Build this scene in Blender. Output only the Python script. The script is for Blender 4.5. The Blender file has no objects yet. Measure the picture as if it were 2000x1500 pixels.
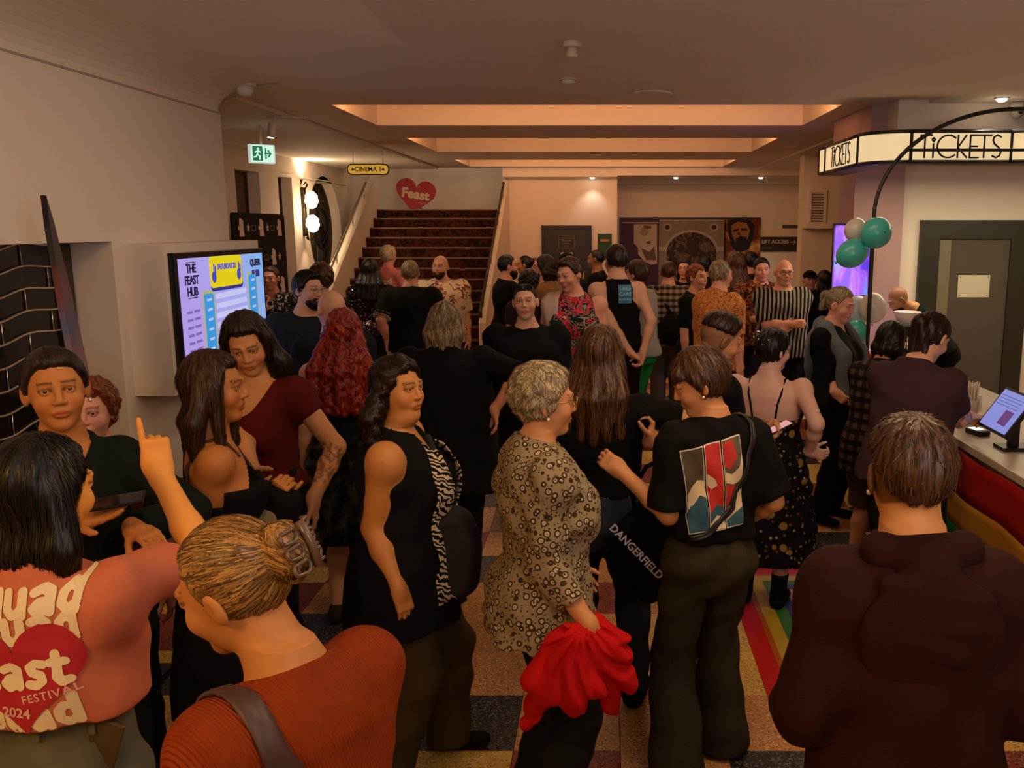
import bpy, bmesh, math, random
import numpy as np
from mathutils import Vector, Matrix, Euler
from mathutils.bvhtree import BVHTree
S = bpy.context.scene
COL = S.collection
PI = math.pi
# ---------------------------------------------------------------- camera, world, big lights, exposure
FPX, CX, CY, PITCH, CAMH = 1738.0, 1184.0, 750.0, math.radians(10), 2.15
cam_d = bpy.data.cameras.new('camera'); cam = bpy.data.objects.new('camera', cam_d); COL.objects.link(cam)
cam.location = (0, 0, CAMH); cam.rotation_euler = (PI/2 - PITCH, 0, 0)
cam_d.sensor_width = 36; cam_d.lens = FPX/2000*36; cam_d.shift_x = -(CX-1000)/2000; cam_d.clip_start = .05
S.camera = cam
S.view_settings.view_transform = 'Standard'; S.view_settings.look = 'None'
S.view_settings.gamma = 1.0; S.view_settings.use_curve_mapping = False
S.view_settings.exposure = 0.0
W = bpy.data.worlds.new('world'); S.world = W; W.use_nodes = True
W.node_tree.nodes['Background'].inputs[0].default_value = (1.0, .72, .5, 1)
W.node_tree.nodes['Background'].inputs[1].default_value = .006
def area(name, loc, rot, size, power, col, sy=None, spread=PI):
    d = bpy.data.lights.new(name, 'AREA'); d.energy = power; d.color = col; d.shape = 'RECTANGLE'
    d.size = size; d.size_y = sy or size; d.spread = spread
    o = bpy.data.objects.new(name, d); COL.objects.link(o); o.location = loc; o.rotation_euler = rot; return o
def spot(name, loc, rot, power, col, ang, blend=.6, rad=.04):
    d = bpy.data.lights.new(name, 'SPOT'); d.energy = power; d.color = col; d.spot_size = ang; d.spot_blend = blend; d.shadow_soft_size = rad
    o = bpy.data.objects.new(name, d); COL.objects.link(o); o.location = loc; o.rotation_euler = rot; return o
def point(name, loc, power, col, rad=.05):
    d = bpy.data.lights.new(name, 'POINT'); d.energy = power; d.color = col; d.shadow_soft_size = rad
    o = bpy.data.objects.new(name, d); COL.objects.link(o); o.location = loc; return o
WARM = (1.0, .70, .46); AMBER = (1.0, .53, .12); COVE = (1.0, .48, .22)
# three ceiling coves: a light strip tucked in behind the near lip of each
COVES = [(8.07, 9.67), (11.0, 13.0), (14.5, 16.1)]
for y0, y1 in COVES:
    area('cove_lamp', (-.17, y0+.10, 3.28), (math.radians(125), 0, 0), 4.3, 28, COVE, .10)
# warm foyer lamps behind and above the photographer
area('foyer_lamp', (-1.7, -.4, 3.05), (math.radians(24), math.radians(-6), 0), .5, 38, AMBER, .5)
area('foyer_lamp', (1.5, -1.0, 3.05), (math.radians(20), math.radians(4), 0), .5, 20, AMBER, .5)
# fill areas added to brighten left wall, ceiling and floor; no such fittings seen
area('wall_washer', (-1.1, 2.6, 3.13), (0, math.radians(52), 0), .15, 10, WARM, 5.5, math.radians(110))
area('uplighter', (1.2, -.4, 2.35), (math.radians(150), 0, 0), .9, 74, (.82, .80, .94), .9)
area('foyer_lamp', (.9, 2.7, 3.12), (0, 0, 0), 1.2, 28, (1., .66, .36), .6)  # overhead fill added for the dark front floor
area('foyer_lamp', (.6, 6.0, 3.12), (0, 0, 0), 2.6, 20, (1., .72, .50), .8)  # warm fill added over the middle of the room, no fixture
area('stairwell_lamp', (-3.0, 17.4, 4.8), (0, 0, 0), 1.0, 10, (1., .72, .48), .8)  # unseen fill added to lift the stairwell walls
area('rear_foyer_lamp', (-.4, 10.3, 3.15), (0, 0, 0), 3.0, 16, (1., .74, .58), .5)  # fill added over the rear foyer, no fixture
# ---------------------------------------------------------------- helpers
def ray(px, py):
    x, u = (px-CX)/FPX, -(py-CY)/FPX
    c, s = math.cos(PITCH), math.sin(PITCH)
    return (x, c + u*s, -s + u*c)
def at(px, py, Y):
    r = ray(px, py); t = Y/r[1]; return Vector((r[0]*t, Y, CAMH + r[2]*t))
def onx(px, py, X):
    r = ray(px, py); t = X/r[0]; return Vector((X, r[1]*t, CAMH + r[2]*t))
def onz(px, py, Z):
    r = ray(px, py); t = (Z-CAMH)/r[2]; return Vector((r[0]*t, r[1]*t, Z))
def fz(y):      # the foyer floor rises a hand's breadth towards the stairs
    t = min(max((y-5.8)/1.8, 0), 1); return .15*t*t*(3-2*t)
def lin(h):
    h = h.lstrip('#'); v = [int(h[i:i+2], 16)/255 for i in (0, 2, 4)]
    return tuple(c/12.92 if c <= .04045 else ((c+.055)/1.055)**2.4 for c in v)
MC = {}
def mat(name, col, rough=.6, metal=0., emit=None, est=0., bump=None, alpha=None, trans=0., attr=None, spec=None, sheen=0.):
    key = (name,)
    if key in MC: return MC[key]
    if isinstance(col, str): col = lin(col)
    m = bpy.data.materials.new(name); m.use_nodes = True; nt = m.node_tree; b = nt.nodes['Principled BSDF']
    b.inputs['Base Color'].default_value = (*col, 1); b.inputs['Roughness'].default_value = rough; b.inputs['Metallic'].default_value = metal
    if spec is not None: b.inputs['Specular IOR Level'].default_value = spec
    if emit is not None:
        e = lin(emit) if isinstance(emit, str) else emit
        b.inputs['Emission Color'].default_value = (*e, 1); b.inputs['Emission Strength'].default_value = est
    if trans: b.inputs['Transmission Weight'].default_value = trans
    if attr:
        a = nt.nodes.new('ShaderNodeAttribute'); a.attribute_name = attr; nt.links.new(a.outputs['Color'], b.inputs['Base Color'])
    if bump:
        sc, st, dist = bump
        tc = nt.nodes.new('ShaderNodeTexCoord'); n = nt.nodes.new('ShaderNodeTexNoise'); n.inputs['Scale'].default_value = sc; n.inputs['Detail'].default_value = 4
        bp = nt.nodes.new('ShaderNodeBump'); bp.inputs['Strength'].default_value = st; bp.inputs['Distance'].default_value = dist
        nt.links.new(tc.outputs['Object'], n.inputs['Vector']); nt.links.new(n.outputs['Fac'], bp.inputs['Height']); nt.links.new(bp.outputs['Normal'], b.inputs['Normal'])
    MC[key] = m; return m
class NT:       # small wrapper to write patterned materials
    def __init__(s, name, rough=.7, metal=0., spec=None):
        s.m = bpy.data.materials.new(name); s.m.use_nodes = True; s.nt = s.m.node_tree; s.b = s.nt.nodes['Principled BSDF']
        s.b.inputs['Roughness'].default_value = rough; s.b.inputs['Metallic'].default_value = metal
        if spec is not None: s.b.inputs['Specular IOR Level'].default_value = spec
        s.tc = s.nt.nodes.new('ShaderNodeTexCoord').outputs['Object']
    def set(s, sock, v):
        if hasattr(v, 'is_output'): s.nt.links.new(v, sock)
        elif isinstance(v, (int, float)): sock.default_value = v
        elif len(sock.default_value) == 4: sock.default_value = (*v[:3], 1)
        else: sock.default_value = v[:3]
    def map(s, sc=(1, 1, 1), rot=(0, 0, 0), loc=(0, 0, 0), src=None):
        n = s.nt.nodes.new('ShaderNodeMapping'); n.inputs['Scale'].default_value = sc; n.inputs['Rotation'].default_value = rot; n.inputs['Location'].default_value = loc
        s.nt.links.new(src or s.tc, n.inputs['Vector']); return n.outputs[0]
    def noise(s, scale, v=None, detail=3, dist=0., out='Fac'):
        n = s.nt.nodes.new('ShaderNodeTexNoise'); n.inputs['Scale'].default_value = scale; n.inputs['Detail'].default_value = detail; n.inputs['Distortion'].default_value = dist
        s.nt.links.new(v or s.tc, n.inputs['Vector']); return n.outputs[out]
    def vor(s, scale, v=None, out='Distance', feat='F1', rnd=1.):
        n = s.nt.nodes.new('ShaderNodeTexVoronoi'); n.inputs['Scale'].default_value = scale; n.feature = feat; n.inputs['Randomness'].default_value = rnd
        s.nt.links.new(v or s.tc, n.inputs['Vector']); return n.outputs[out]
    def wave(s, scale, v=None, direction='X', dist=0., dsc=1.):
        n = s.nt.nodes.new('ShaderNodeTexWave'); n.inputs['Scale'].default_value = scale; n.bands_direction = direction; n.inputs['Distortion'].default_value = dist; n.inputs['Detail Scale'].default_value = dsc
        s.nt.links.new(v or s.tc, n.inputs['Vector']); return n.outputs['Fac']
    def ramp(s, fac, stops, const=False):
        n = s.nt.nodes.new('ShaderNodeValToRGB'); e = n.color_ramp.elements
        if const: n.color_ramp.interpolation = 'CONSTANT'
        while len(e) < len(stops): e.new(.5)
        for k, (p, c) in enumerate(stops):
            c = lin(c) if isinstance(c, str) else c
            e[k].position = p; e[k].color = (*c, 1)
        s.nt.links.new(fac, n.inputs[0]); return n.outputs[0]
    def mix(s, f, a, b, mode='MIX'):
        n = s.nt.nodes.new('ShaderNodeMix'); n.data_type = 'RGBA'; n.blend_type = mode
        for k, v in ((0, f), (6, a), (7, b)):
            if isinstance(v, str): v = lin(v)
            if isinstance(v, (int, float)): n.inputs[k].default_value = v
            else: s.set(n.inputs[k], v)
        return n.outputs[2]
    def math(s, op, a, b=0.):
        n = s.nt.nodes.new('ShaderNodeMath'); n.operation = op; s.set(n.inputs[0], a); s.set(n.inputs[1], b); return n.outputs[0]
    def sep(s, v=None):
        n = s.nt.nodes.new('ShaderNodeSeparateXYZ'); s.nt.links.new(v or s.tc, n.inputs[0]); return n.outputs
    def bump(s, h, st=.3, d=.01):
        n = s.nt.nodes.new('ShaderNodeBump'); n.inputs['Strength'].default_value = st; n.inputs['Distance'].default_value = d
        s.nt.links.new(h, n.inputs['Height']); s.nt.links.new(n.outputs[0], s.b.inputs['Normal'])
    def col(s, c):
        s.set(s.b.inputs['Base Color'], lin(c) if isinstance(c, str) else c); return s
    def emit(s, c, st):
        s.set(s.b.inputs['Emission Color'], c); s.b.inputs['Emission Strength'].default_value = st; return s
# ---- objects
def tag(o, label=None, cat=None, group=None, kind=None):
    if label: o['label'] = label
    if cat: o['category'] = cat
    if group: o['group'] = group
    if kind: o['kind'] = kind
    return o
def link(name, me, parent=None):
    o = bpy.data.objects.new(name, me); COL.objects.link(o)
    if parent is not None: o.parent = parent
    return o
def empty(name, loc, rz=0., label=None, cat=None, group=None, kind=None):
    o = bpy.data.objects.new(name, None); COL.objects.link(o); o.location = loc; o.rotation_euler = (0, 0, rz); o.empty_display_size = .1
    return tag(o, label, cat, group, kind)
def mesh_np(name, V, Q, m, smooth=True):
    me = bpy.data.meshes.new(name); nv, nq = len(V), len(Q)
    k = Q.shape[1]
    me.vertices.add(nv); me.vertices.foreach_set('co', np.asarray(V, np.float32).ravel())
    me.loops.add(nq*k); me.loops.foreach_set('vertex_index', np.asarray(Q, np.int32).ravel())
    me.polygons.add(nq); me.polygons.foreach_set('loop_start', np.arange(0, nq*k, k, dtype=np.int32))
    me.polygons.foreach_set('use_smooth', np.full(nq, smooth))
    me.update(calc_edges=True); me.materials.append(m); return me
class MB:       # collects shapes, builds ONE mesh object
    def __init__(s): s.bm = bmesh.new()
    def box(s, lo, hi, rot=None, at_=None, bev=0.):
        r = bmesh.ops.create_cube(s.bm, size=1)['verts']
        c = [(lo[i]+hi[i])/2 for i in range(3)]; d = [abs(hi[i]-lo[i]) for i in range(3)]
        M = Matrix.Translation(c) @ Matrix.Diagonal((*d, 1))
        if rot is not None: M = Matrix.Translation(at_ or (0, 0, 0)) @ rot.to_4x4() @ M
        bmesh.ops.transform(s.bm, matrix=M, verts=r)
        if bev:
            es = {e for v in r for e in v.link_edges}
            bmesh.ops.bevel(s.bm, geom=list(es), offset=bev, segments=2, affect='EDGES', profile=.5)
        return s
    def tube(s, pts, r, n=8, cap=True, closed=False):
        pts = [Vector(p) for p in pts]; rings = []; N = len(pts)
        rr = r if isinstance(r, (list, tuple)) else [r]*N
        up = None
        for i, p in enumerate(pts):
            if closed: t = pts[(i+1) % N]-pts[i-1]
            else: t = pts[min(i+1, N-1)]-pts[max(i-1, 0)]
            t.normalize()
            if up is None:
                up = Vector((0, 0, 1)) if abs(t.z) < .9 else Vector((1, 0, 0))
            a = up - t*up.dot(t)
            if a.length < 1e-4: a = t.orthogonal()
            a.normalize(); up = a; b = t.cross(a)
            rings.append([s.bm.verts.new(p + (a*math.cos(2*PI*k/n)+b*math.sin(2*PI*k/n))*rr[i]) for k in range(n)])
        m = N if closed else N-1
        for i in range(m):
            A, B = rings[i], rings[(i+1) % N]
            for k in range(n): 
                f = s.bm.faces.new((A[k], A[(k+1) % n], B[(k+1) % n], B[k])); f.smooth = True
        if cap and not closed:
            s.bm.faces.new(rings[0][::-1]); s.bm.faces.new(rings[-1])
        return s
    def lathe(s, prof, c, n=16, axis='Z', sx=1.):
        rings = []
        for r, z in prof:
            ring = []
            for k in range(n):
                a = 2*PI*k/n; p = (r*math.cos(a)*sx, r*math.sin(a), z)
                if axis == 'Y': p = (p[0], z, p[1])
                if axis == 'X': p = (z, p[0], p[1])
                ring.append(s.bm.verts.new((c[0]+p[0], c[1]+p[1], c[2]+p[2])))
            rings.append(ring)
        for A, B in zip(rings, rings[1:]):
            for k in range(n):
                f = s.bm.faces.new((A[k], A[(k+1) % n], B[(k+1) % n], B[k])); f.smooth = True
        if prof[0][0] > 1e-5: s.bm.faces.new(rings[0][::-1])
        if prof[-1][0] > 1e-5: s.bm.faces.new(rings[-1])
        return s
    def prism(s, poly, d, frame):      # polygon in (u,v), thickness d along n; frame = (origin,u,v,n)
        o, u, v, n = [Vector(x) for x in frame]
        A = [s.bm.verts.new(o+u*p[0]+v*p[1]) for p in poly]; B = [s.bm.verts.new(o+u*p[0]+v*p[1]+n*d) for p in poly]
        s.bm.faces.new(A[::-1]); s.bm.faces.new(B)
        for k in range(len(poly)):
            j = (k+1) % len(poly); s.bm.faces.new((A[k], A[j], B[j], B[k]))
        return s
    def quad(s, *p):
        s.bm.faces.new([s.bm.verts.new(x) for x in p]); return s
    def strokes(s, lines, w, frame, d=.004):
        for L in lines:
            for (x0, y0), (x1, y1) in zip(L, L[1:]):
                t = Vector((x1-x0, y1-y0)); l = t.length
                if l < 1e-6: continue
                t /= l; n = Vector((-t.y, t.x))*w/2; e = t*w*.3
                P = [Vector((x0, y0))-e+n, Vector((x0, y0))-e-n, Vector((x1, y1))+e-n, Vector((x1, y1))+e+n]
                s.prism([(q.x, q.y) for q in P], d, frame)
        return s
    def build(s, name, m, parent=None, smooth=None):
        bmesh.ops.recalc_face_normals(s.bm, faces=s.bm.faces[:])
        if smooth is not None:
            for f in s.bm.faces: f.smooth = smooth
        me = bpy.data.meshes.new(name); s.bm.to_mesh(me); s.bm.free()
        for x in (m if isinstance(m, (list, tuple)) else [m]): me.materials.append(x)
        return link(name, me, parent)
def text_me(txt, size, ext=.002, bold=0., align='CENTER', shear=0., space=1.):
    c = bpy.data.curves.new('t', 'FONT'); c.body = txt; c.size = size; c.extrude = ext; c.offset = bold; c.align_x = align; c.align_y = 'CENTER'; c.shear = shear; c.space_character = space; c.resolution_u = 3
    o = bpy.data.objects.new('t', c); COL.objects.link(o); bpy.context.view_layer.update()
    me = bpy.data.meshes.new_from_object(o.evaluated_get(bpy.context.evaluated_depsgraph_get())); bpy.data.objects.remove(o); return me
def text(name, txt, size, frame, m, parent=None, **k):
    me = text_me(txt, size, **k); o, u, v, n = [Vector(x) for x in frame]
    M = Matrix(((u.x, v.x, n.x, o.x), (u.y, v.y, n.y, o.y), (u.z, v.z, n.z, o.z), (0, 0, 0, 1)))
    me.transform(M); me.materials.clear(); me.materials.append(m); return link(name, me, parent)
# ---------------------------------------------------------------- implicit surfaces (bodies, clothes, hair)
A_ = lambda *v: np.array(v if len(v) > 1 else v[0], dtype=np.float64)
def rc(a, b, ra, rb):
    a, b = A_(a), A_(b); ba = b-a; L2 = max(float(ba@ba), 1e-9); R = max(ra, rb)
    def fn(X, Y, Z):
        dx, dy, dz = X-a[0], Y-a[1], Z-a[2]
        t = np.clip((dx*ba[0]+dy*ba[1]+dz*ba[2])/L2, 0, 1)
        return np.sqrt((dx-t*ba[0])**2+(dy-t*ba[1])**2+(dz-t*ba[2])**2)-(ra+(rb-ra)*t)
    return fn, np.minimum(a, b)-R, np.maximum(a, b)+R
def sl(a, b, ra, rb, t0=0., t1=1.):       # cone with flat ends
    a, b = A_(a), A_(b); ba = b-a; L = math.sqrt(max(float(ba@ba), 1e-9)); R = max(ra, rb, ra+(rb-ra)*t1)
    def fn(X, Y, Z):
        dx, dy, dz = X-a[0], Y-a[1], Z-a[2]
        t = (dx*ba[0]+dy*ba[1]+dz*ba[2])/(L*L)
        d = np.sqrt((dx-t*ba[0])**2+(dy-t*ba[1])**2+(dz-t*ba[2])**2)-(ra+(rb-ra)*t)
        return np.maximum(d, np.maximum((t0-t)*L, (t-t1)*L))
    e = a+ba*t1
    return fn, np.minimum(a, e)-R, np.maximum(a, e)+R
def ell(c, r, R=None):
    c, r = A_(c), A_(r)
    if R is None:
        def fn(X, Y, Z):
            qx, qy, qz = (X-c[0])/r[0], (Y-c[1])/r[1], (Z-c[2])/r[2]
            k0 = np.sqrt(qx*qx+qy*qy+qz*qz); k1 = np.sqrt((qx/r[0])**2+(qy/r[1])**2+(qz/r[2])**2)
            return k0*(k0-1)/np.maximum(k1, 1e-6)
        h = r
    else:
        def fn(X, Y, Z):
            dx, dy, dz = X-c[0], Y-c[1], Z-c[2]
            q = [(dx*R[0, i]+dy*R[1, i]+dz*R[2, i])/r[i] for i in range(3)]
            k0 = np.sqrt(q[0]**2+q[1]**2+q[2]**2); k1 = np.sqrt((q[0]/r[0])**2+(q[1]/r[1])**2+(q[2]/r[2])**2)
            return k0*(k0-1)/np.maximum(k1, 1e-6)
        h = np.full(3, r.max())
    return fn, c-h, c+h
def bx(c, h, R, rnd):
    c, h = A_(c), A_(h)-rnd
    def fn(X, Y, Z):
        dx, dy, dz = X-c[0], Y-c[1], Z-c[2]
        q = [np.abs(dx*R[0, i]+dy*R[1, i]+dz*R[2, i])-h[i] for i in range(3)]
        o = np.sqrt(sum(np.maximum(v, 0)**2 for v in q)); return o+np.minimum(np.maximum(np.maximum(q[0], q[1]), q[2]), 0)-rnd
    m = float(np.linalg.norm(h))+rnd
    return fn, c-m, c+m
def plane(p, n):
    p, n = A_(p), A_(n); n = n/np.linalg.norm(n)
    return lambda X, Y, Z: (X-p[0])*n[0]+(Y-p[1])*n[1]+(Z-p[2])*n[2]
class Field:
    def __init__(s): s.ops = []
    def u(s, prim, k=.02): s.ops.append(('u', k, *prim)); return s
    def sub(s, prim, k=.01): s.ops.append(('s', k, *prim)); return s
    def cut(s, fn, k=0.): s.ops.append(('c', k, fn, None, None)); return s      # keep where fn < 0
    def box(s):
        lo = np.min([o[3] for o in s.ops if o[0] == 'u'], 0); hi = np.max([o[4] for o in s.ops if o[0] == 'u'], 0); return lo, hi
    def grid(s, lo, hi, res, disp=None):
        lo, hi = A_(lo), A_(hi); n = np.maximum(np.ceil((hi-lo)/res).astype(int)+1, 3)
        ax = [(lo[i]+np.arange(n[i])*res).astype(np.float32) for i in range(3)]
        BIG = .09; D = np.full(n, BIG, np.float32)
        for op, k, fn, l, h in s.ops:
            if op == 'c':
                v = fn(ax[0][:, None, None], ax[1][None, :, None], ax[2][None, None, :]); D[...] = np.maximum(D, v) if k <= 0 else np.maximum(D, v)+np.maximum(k-np.abs(D-v), 0)**2/(4*k); continue
            m = k+2*res+.012
            i0 = np.maximum(np.floor((l-m-lo)/res).astype(int), 0); i1 = np.minimum(np.ceil((h+m-lo)/res).astype(int)+1, n)
            if np.any(i1 <= i0): continue
            sl_ = tuple(slice(a, b) for a, b in zip(i0, i1))
            v = fn(ax[0][sl_[0]][:, None, None], ax[1][sl_[1]][None, :, None], ax[2][sl_[2]][None, None, :])
            d = D[sl_]
            if op == 'u':
                if k > 0:
                    hh = np.maximum(k-np.abs(d-v), 0)/k; D[sl_] = np.minimum(d, v)-hh*hh*k*.25
                else: D[sl_] = np.minimum(d, v)
            else:
                v = -v
                if k > 0:
                    hh = np.maximum(k-np.abs(d-v), 0)/k; D[sl_] = np.maximum(d, v)+hh*hh*k*.25
                else: D[sl_] = np.maximum(d, v)
        if disp is not None:
            D += disp(ax[0][:, None, None], ax[1][None, :, None], ax[2][None, None, :]).astype(np.float32)
        return D, lo
    def mesh(s, res, lo=None, hi=None, disp=None, cut_after=None, pad=None):
        if lo is None:
            lo, hi = s.box(); p = pad or (.012+res*2); lo = lo-p; hi = hi+p
        D, lo = s.grid(lo, hi, res, disp)
        if cut_after:
            n = D.shape; ax = [(lo[i]+np.arange(n[i])*res).astype(np.float32) for i in range(3)]
            for fn in cut_after: np.maximum(D, fn(ax[0][:, None, None], ax[1][None, :, None], ax[2][None, None, :]), out=D)
        return snets(D, lo, res)
CORN = np.array([(i, j, k) for i in (0, 1) for j in (0, 1) for k in (0, 1)])
EDG = [(a, b) for a in range(8) for b in range(a+1, 8) if np.abs(CORN[a]-CORN[b]).sum() == 1]
def snets(D, lo, res):
    I = D < 0; c = np.zeros(np.array(D.shape)-1, np.int8)
    for i, j, k in CORN: c += I[i:I.shape[0]-1+i, j:I.shape[1]-1+j, k:I.shape[2]-1+k]
    act = (c > 0) & (c < 8); idx = np.argwhere(act)
    if len(idx) == 0: return np.zeros((0, 3)), np.zeros((0, 4), int)
    v = [D[idx[:, 0]+i, idx[:, 1]+j, idx[:, 2]+k] for i, j, k in CORN]
    acc = np.zeros((len(idx), 3)); cnt = np.zeros(len(idx))
    for a, b in EDG:
        m = (v[a] < 0) != (v[b] < 0); t = v[a][m]/(v[a][m]-v[b][m])
        acc[m] += CORN[a]+(CORN[b]-CORN[a])*t[:, None]; cnt[m] += 1
    V = (idx+acc/cnt[:, None])*res+lo
    ID = np.full(act.shape, -1, np.int64); ID[act] = np.arange(len(idx)); Q = []
    def emit(P, inside, o1, o2):
        q = np.stack([ID[tuple((P-o1-o2).T)], ID[tuple((P-o2).T)], ID[tuple(P.T)], ID[tuple((P-o1).T)]], 1)
        q[~inside] = q[~inside][:, ::-1]; Q.append(q)
    X, Y, Z = np.eye(3, dtype=int)
    P = np.argwhere(I[:-1, 1:-1, 1:-1] != I[1:, 1:-1, 1:-1])+Y+Z; emit(P, I[tuple(P.T)], Y, Z)
    P = np.argwhere(I[1:-1, :-1, 1:-1] != I[1:-1, 1:, 1:-1])+X+Z; emit(P, I[tuple(P.T)], Z, X)
    P = np.argwhere(I[1:-1, 1:-1, :-1] != I[1:-1, 1:-1, 1:])+X+Y; emit(P, I[tuple(P.T)], X, Y)
    Q = np.concatenate(Q); Q = Q[(Q >= 0).all(1)]
    return V, Q
def join(parts):
    Vs, Qs, n = [], [], 0
    for V, Q in parts: Vs.append(V); Qs.append(Q+n); n += len(V)
    return np.concatenate(Vs), np.concatenate(Qs)
def folds(amp, seed, f=1.):
    r = np.random.RandomState(seed); p = r.rand(6)*6.28; d = r.randn(3)*.4
    def fn(X, Y, Z):
        return amp*(np.sin(34*f*(Z+(.35+d[0])*X)+2.6*np.sin(9*X+5*Y+p[0])+p[1]) + .7*np.sin(46*f*(.8*X-(.5+d[1])*Z+.3*Y)+2.2*np.sin(8*Z+p[2])+p[3]) + .6*np.sin(25*f*(Y+.6*Z+d[2]*X)+p[4]))*.5
    return fn
# ---------------------------------------------------------------- people
def cloth(col, rough=.85, name=None, fine=True):
    n = name or 'cloth_'+str(col).strip('#')
    return mat(n, col, rough, spec=.15, bump=(260, .25, .004) if fine else None)
SKIN_M = mat('skin', (.5, .3, .2), .5, attr='Col', spec=.3)
SKINS = dict(fair=(.62, .33, .20), tan=(.46, .21, .10), olive=(.52, .25, .12), rosy=(.62, .29, .19), brown=(.30, .13, .06))
def hair_m(c1, c2, name):
    if name in MC: return MC[name]
    m = NT(name, .42, spec=.35)
    f = m.noise(1., m.map((130, 130, 9)), 4, .6)
    m.col(m.ramp(f, [(.36, c1), (.66, c2)])); m.bump(f, .5, .006); MC[name] = m.m; return m.m
HAIRS = dict(black=('#070504', '#1c1410'), dark=('#120a06', '#2e1c10'), brown=('#1f120a', '#4a2f1a'), chestnut=('#2a170c', '#5b3820'),
             lightbrown=('#3a2413', '#83592f'), blonde=('#4a3214', '#b98a48'), ash=('#4a3c2a', '#a8906a'), grey=('#5a4c36', '#c0a87c'), red=('#3a0a08', '#a8301c'), ginger=('#4a200e', '#9a5028'), platinum=('#8a7a58', '#e0d0a8'), ombre=('#1c110a', '#6b4526'))
EYE_W = mat('eye_white', (.62, .56, .5), .25); EYE_I = mat('eye_iris', (.05, .03, .02), .15)
def eye_mesh():
    bm = bmesh.new(); bmesh.ops.create_uvsphere(bm, u_segments=14, v_segments=12, radius=.0125)
    bmesh.ops.rotate(bm, verts=bm.verts[:], matrix=Matrix.Rotation(-PI/2, 3, 'X'))
    for f in bm.faces:
        f.smooth = True
        if f.calc_center_median().y > .0104: f.material_index = 1
    me = bpy.data.meshes.new('eye'); bm.to_mesh(me); bm.free(); me.materials.append(EYE_W); me.materials.append(EYE_I); return me
EYE = eye_mesh()
def ik(Sh, T, l1, l2, pole):
    d = T-Sh; L = np.linalg.norm(d); u = d/max(L, 1e-6); L = min(max(L, abs(l1-l2)+.02), (l1+l2)*.998)
    c = (l1*l1+L*L-l2*l2)/(2*l1*L); c = max(-1, min(1, c)); p = pole-u*(pole@u); p = p/max(np.linalg.norm(p), 1e-6)
    return Sh+u*(l1*c)+p*(l1*math.sqrt(1-c*c)), Sh+u*L
def rotm(ax, deg):
    return np.array(Matrix.Rotation(math.radians(deg), 3, ax))
PROF = dict(
 m=[(.80, .125, .085, -.012), (.88, .160, .112, -.012), (.95, .164, .112, -.006), (1.05, .152, .102, .004), (1.15, .154, .106, .006), (1.27, .172, .118, .002), (1.35, .176, .112, -.006), (1.40, .158, .094, -.014), (1.435, .118, .074, -.018), (1.465, .076, .062, -.018), (1.50, .056, .055, -.012)],
 f=[(.80, .130, .090, -.014), (.88, .172, .120, -.016), (.95, .168, .114, -.008), (1.06, .134, .092, .006), (1.15, .138, .094, .006), (1.25, .152, .104, .002), (1.34, .156, .100, -.006), (1.39, .142, .084, -.014), (1.43, .104, .066, -.018), (1.46, .068, .056, -.018), (1.50, .050, .050, -.012)])
CURLS = dict(relax=[(.3, .45, .3)]*4, open=[(.08, .12, .1)]*4, hold=[(.75, .85, .5)]*4, fist=[(1.25, 1.5, 1.0)]*4, grip=[(1.0, 1.2, .8)]*4, pinch=[(.9, .7, .4), (1.0, .9, .6), (1.1, 1.1, .7), (1.2, 1.2, .8)],
             point=[(.0, .08, .05), (1.3, 1.5, 1.0), (1.35, 1.5, 1.0), (1.35, 1.5, 1.0)])
def hand(F, o, d, n, sx, curl='relax', sc=1., thumb=None):
    d = d/np.linalg.norm(d); n = n-d*(n@d); n /= np.linalg.norm(n); th = np.cross(d, n)*sx; q = lambda v: A_(v)*sc
    R = np.stack([th, n, d], 1)
    F.u(bx(o+d*.05*sc, q((.037, .012, .048)), R, .011*sc), .018)
    F.u(rc(o-d*.012, o+d*.03*sc, .026*sc, .024*sc), .02)
    F.u(ell(o+(d*.035+th*.024+n*.008)*sc, q((.016, .014, .03)), R), .015)
    for i, (off, ln) in enumerate(((.029, .070), (.0095, .079), (-.0095, .074), (-.028, .058))):
        p = o+(d*.092-abs(off-.004)*.25*d+th*off)*sc; a = 0.; r = .0088 if i < 3 else .0076
        for c, l, (ra, rb) in zip(CURLS[curl][i], (.46, .30, .24), ((1., .92), (.92, .84), (.84, .74))):
            a += c; dd = d*math.cos(a)+n*math.sin(a)+th*off*.9*(1 if curl == 'open' else .4); dd /= np.linalg.norm(dd); e = p+dd*ln*l*sc
            F.u(rc(p, e, r*ra*sc, r*rb*sc), .004); p = e
    p = o+(d*.028+th*.030+n*.006)*sc
    td = thumb or {'relax': (.8, .5, .35), 'open': (.55, .85, .1), 'hold': (.6, .35, .8), 'fist': (.5, -.1, .9), 'grip': (.5, .1, .9), 'pinch': (.75, .2, .65), 'point': (.55, -.1, .85)}[curl]
    dd = d*td[0]+th*td[1]+n*td[2]; dd /= np.linalg.norm(dd)
    for l, ra, rb in ((.040, .0125, .0105), (.030, .0105, .0095), (.024, .0095, .0075)):
        e = p+dd*l*sc; F.u(rc(p, e, ra*sc, rb*sc), .006); p = e
        dd = dd*.9+d*.25+n*.05; dd /= np.linalg.norm(dd)
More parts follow.
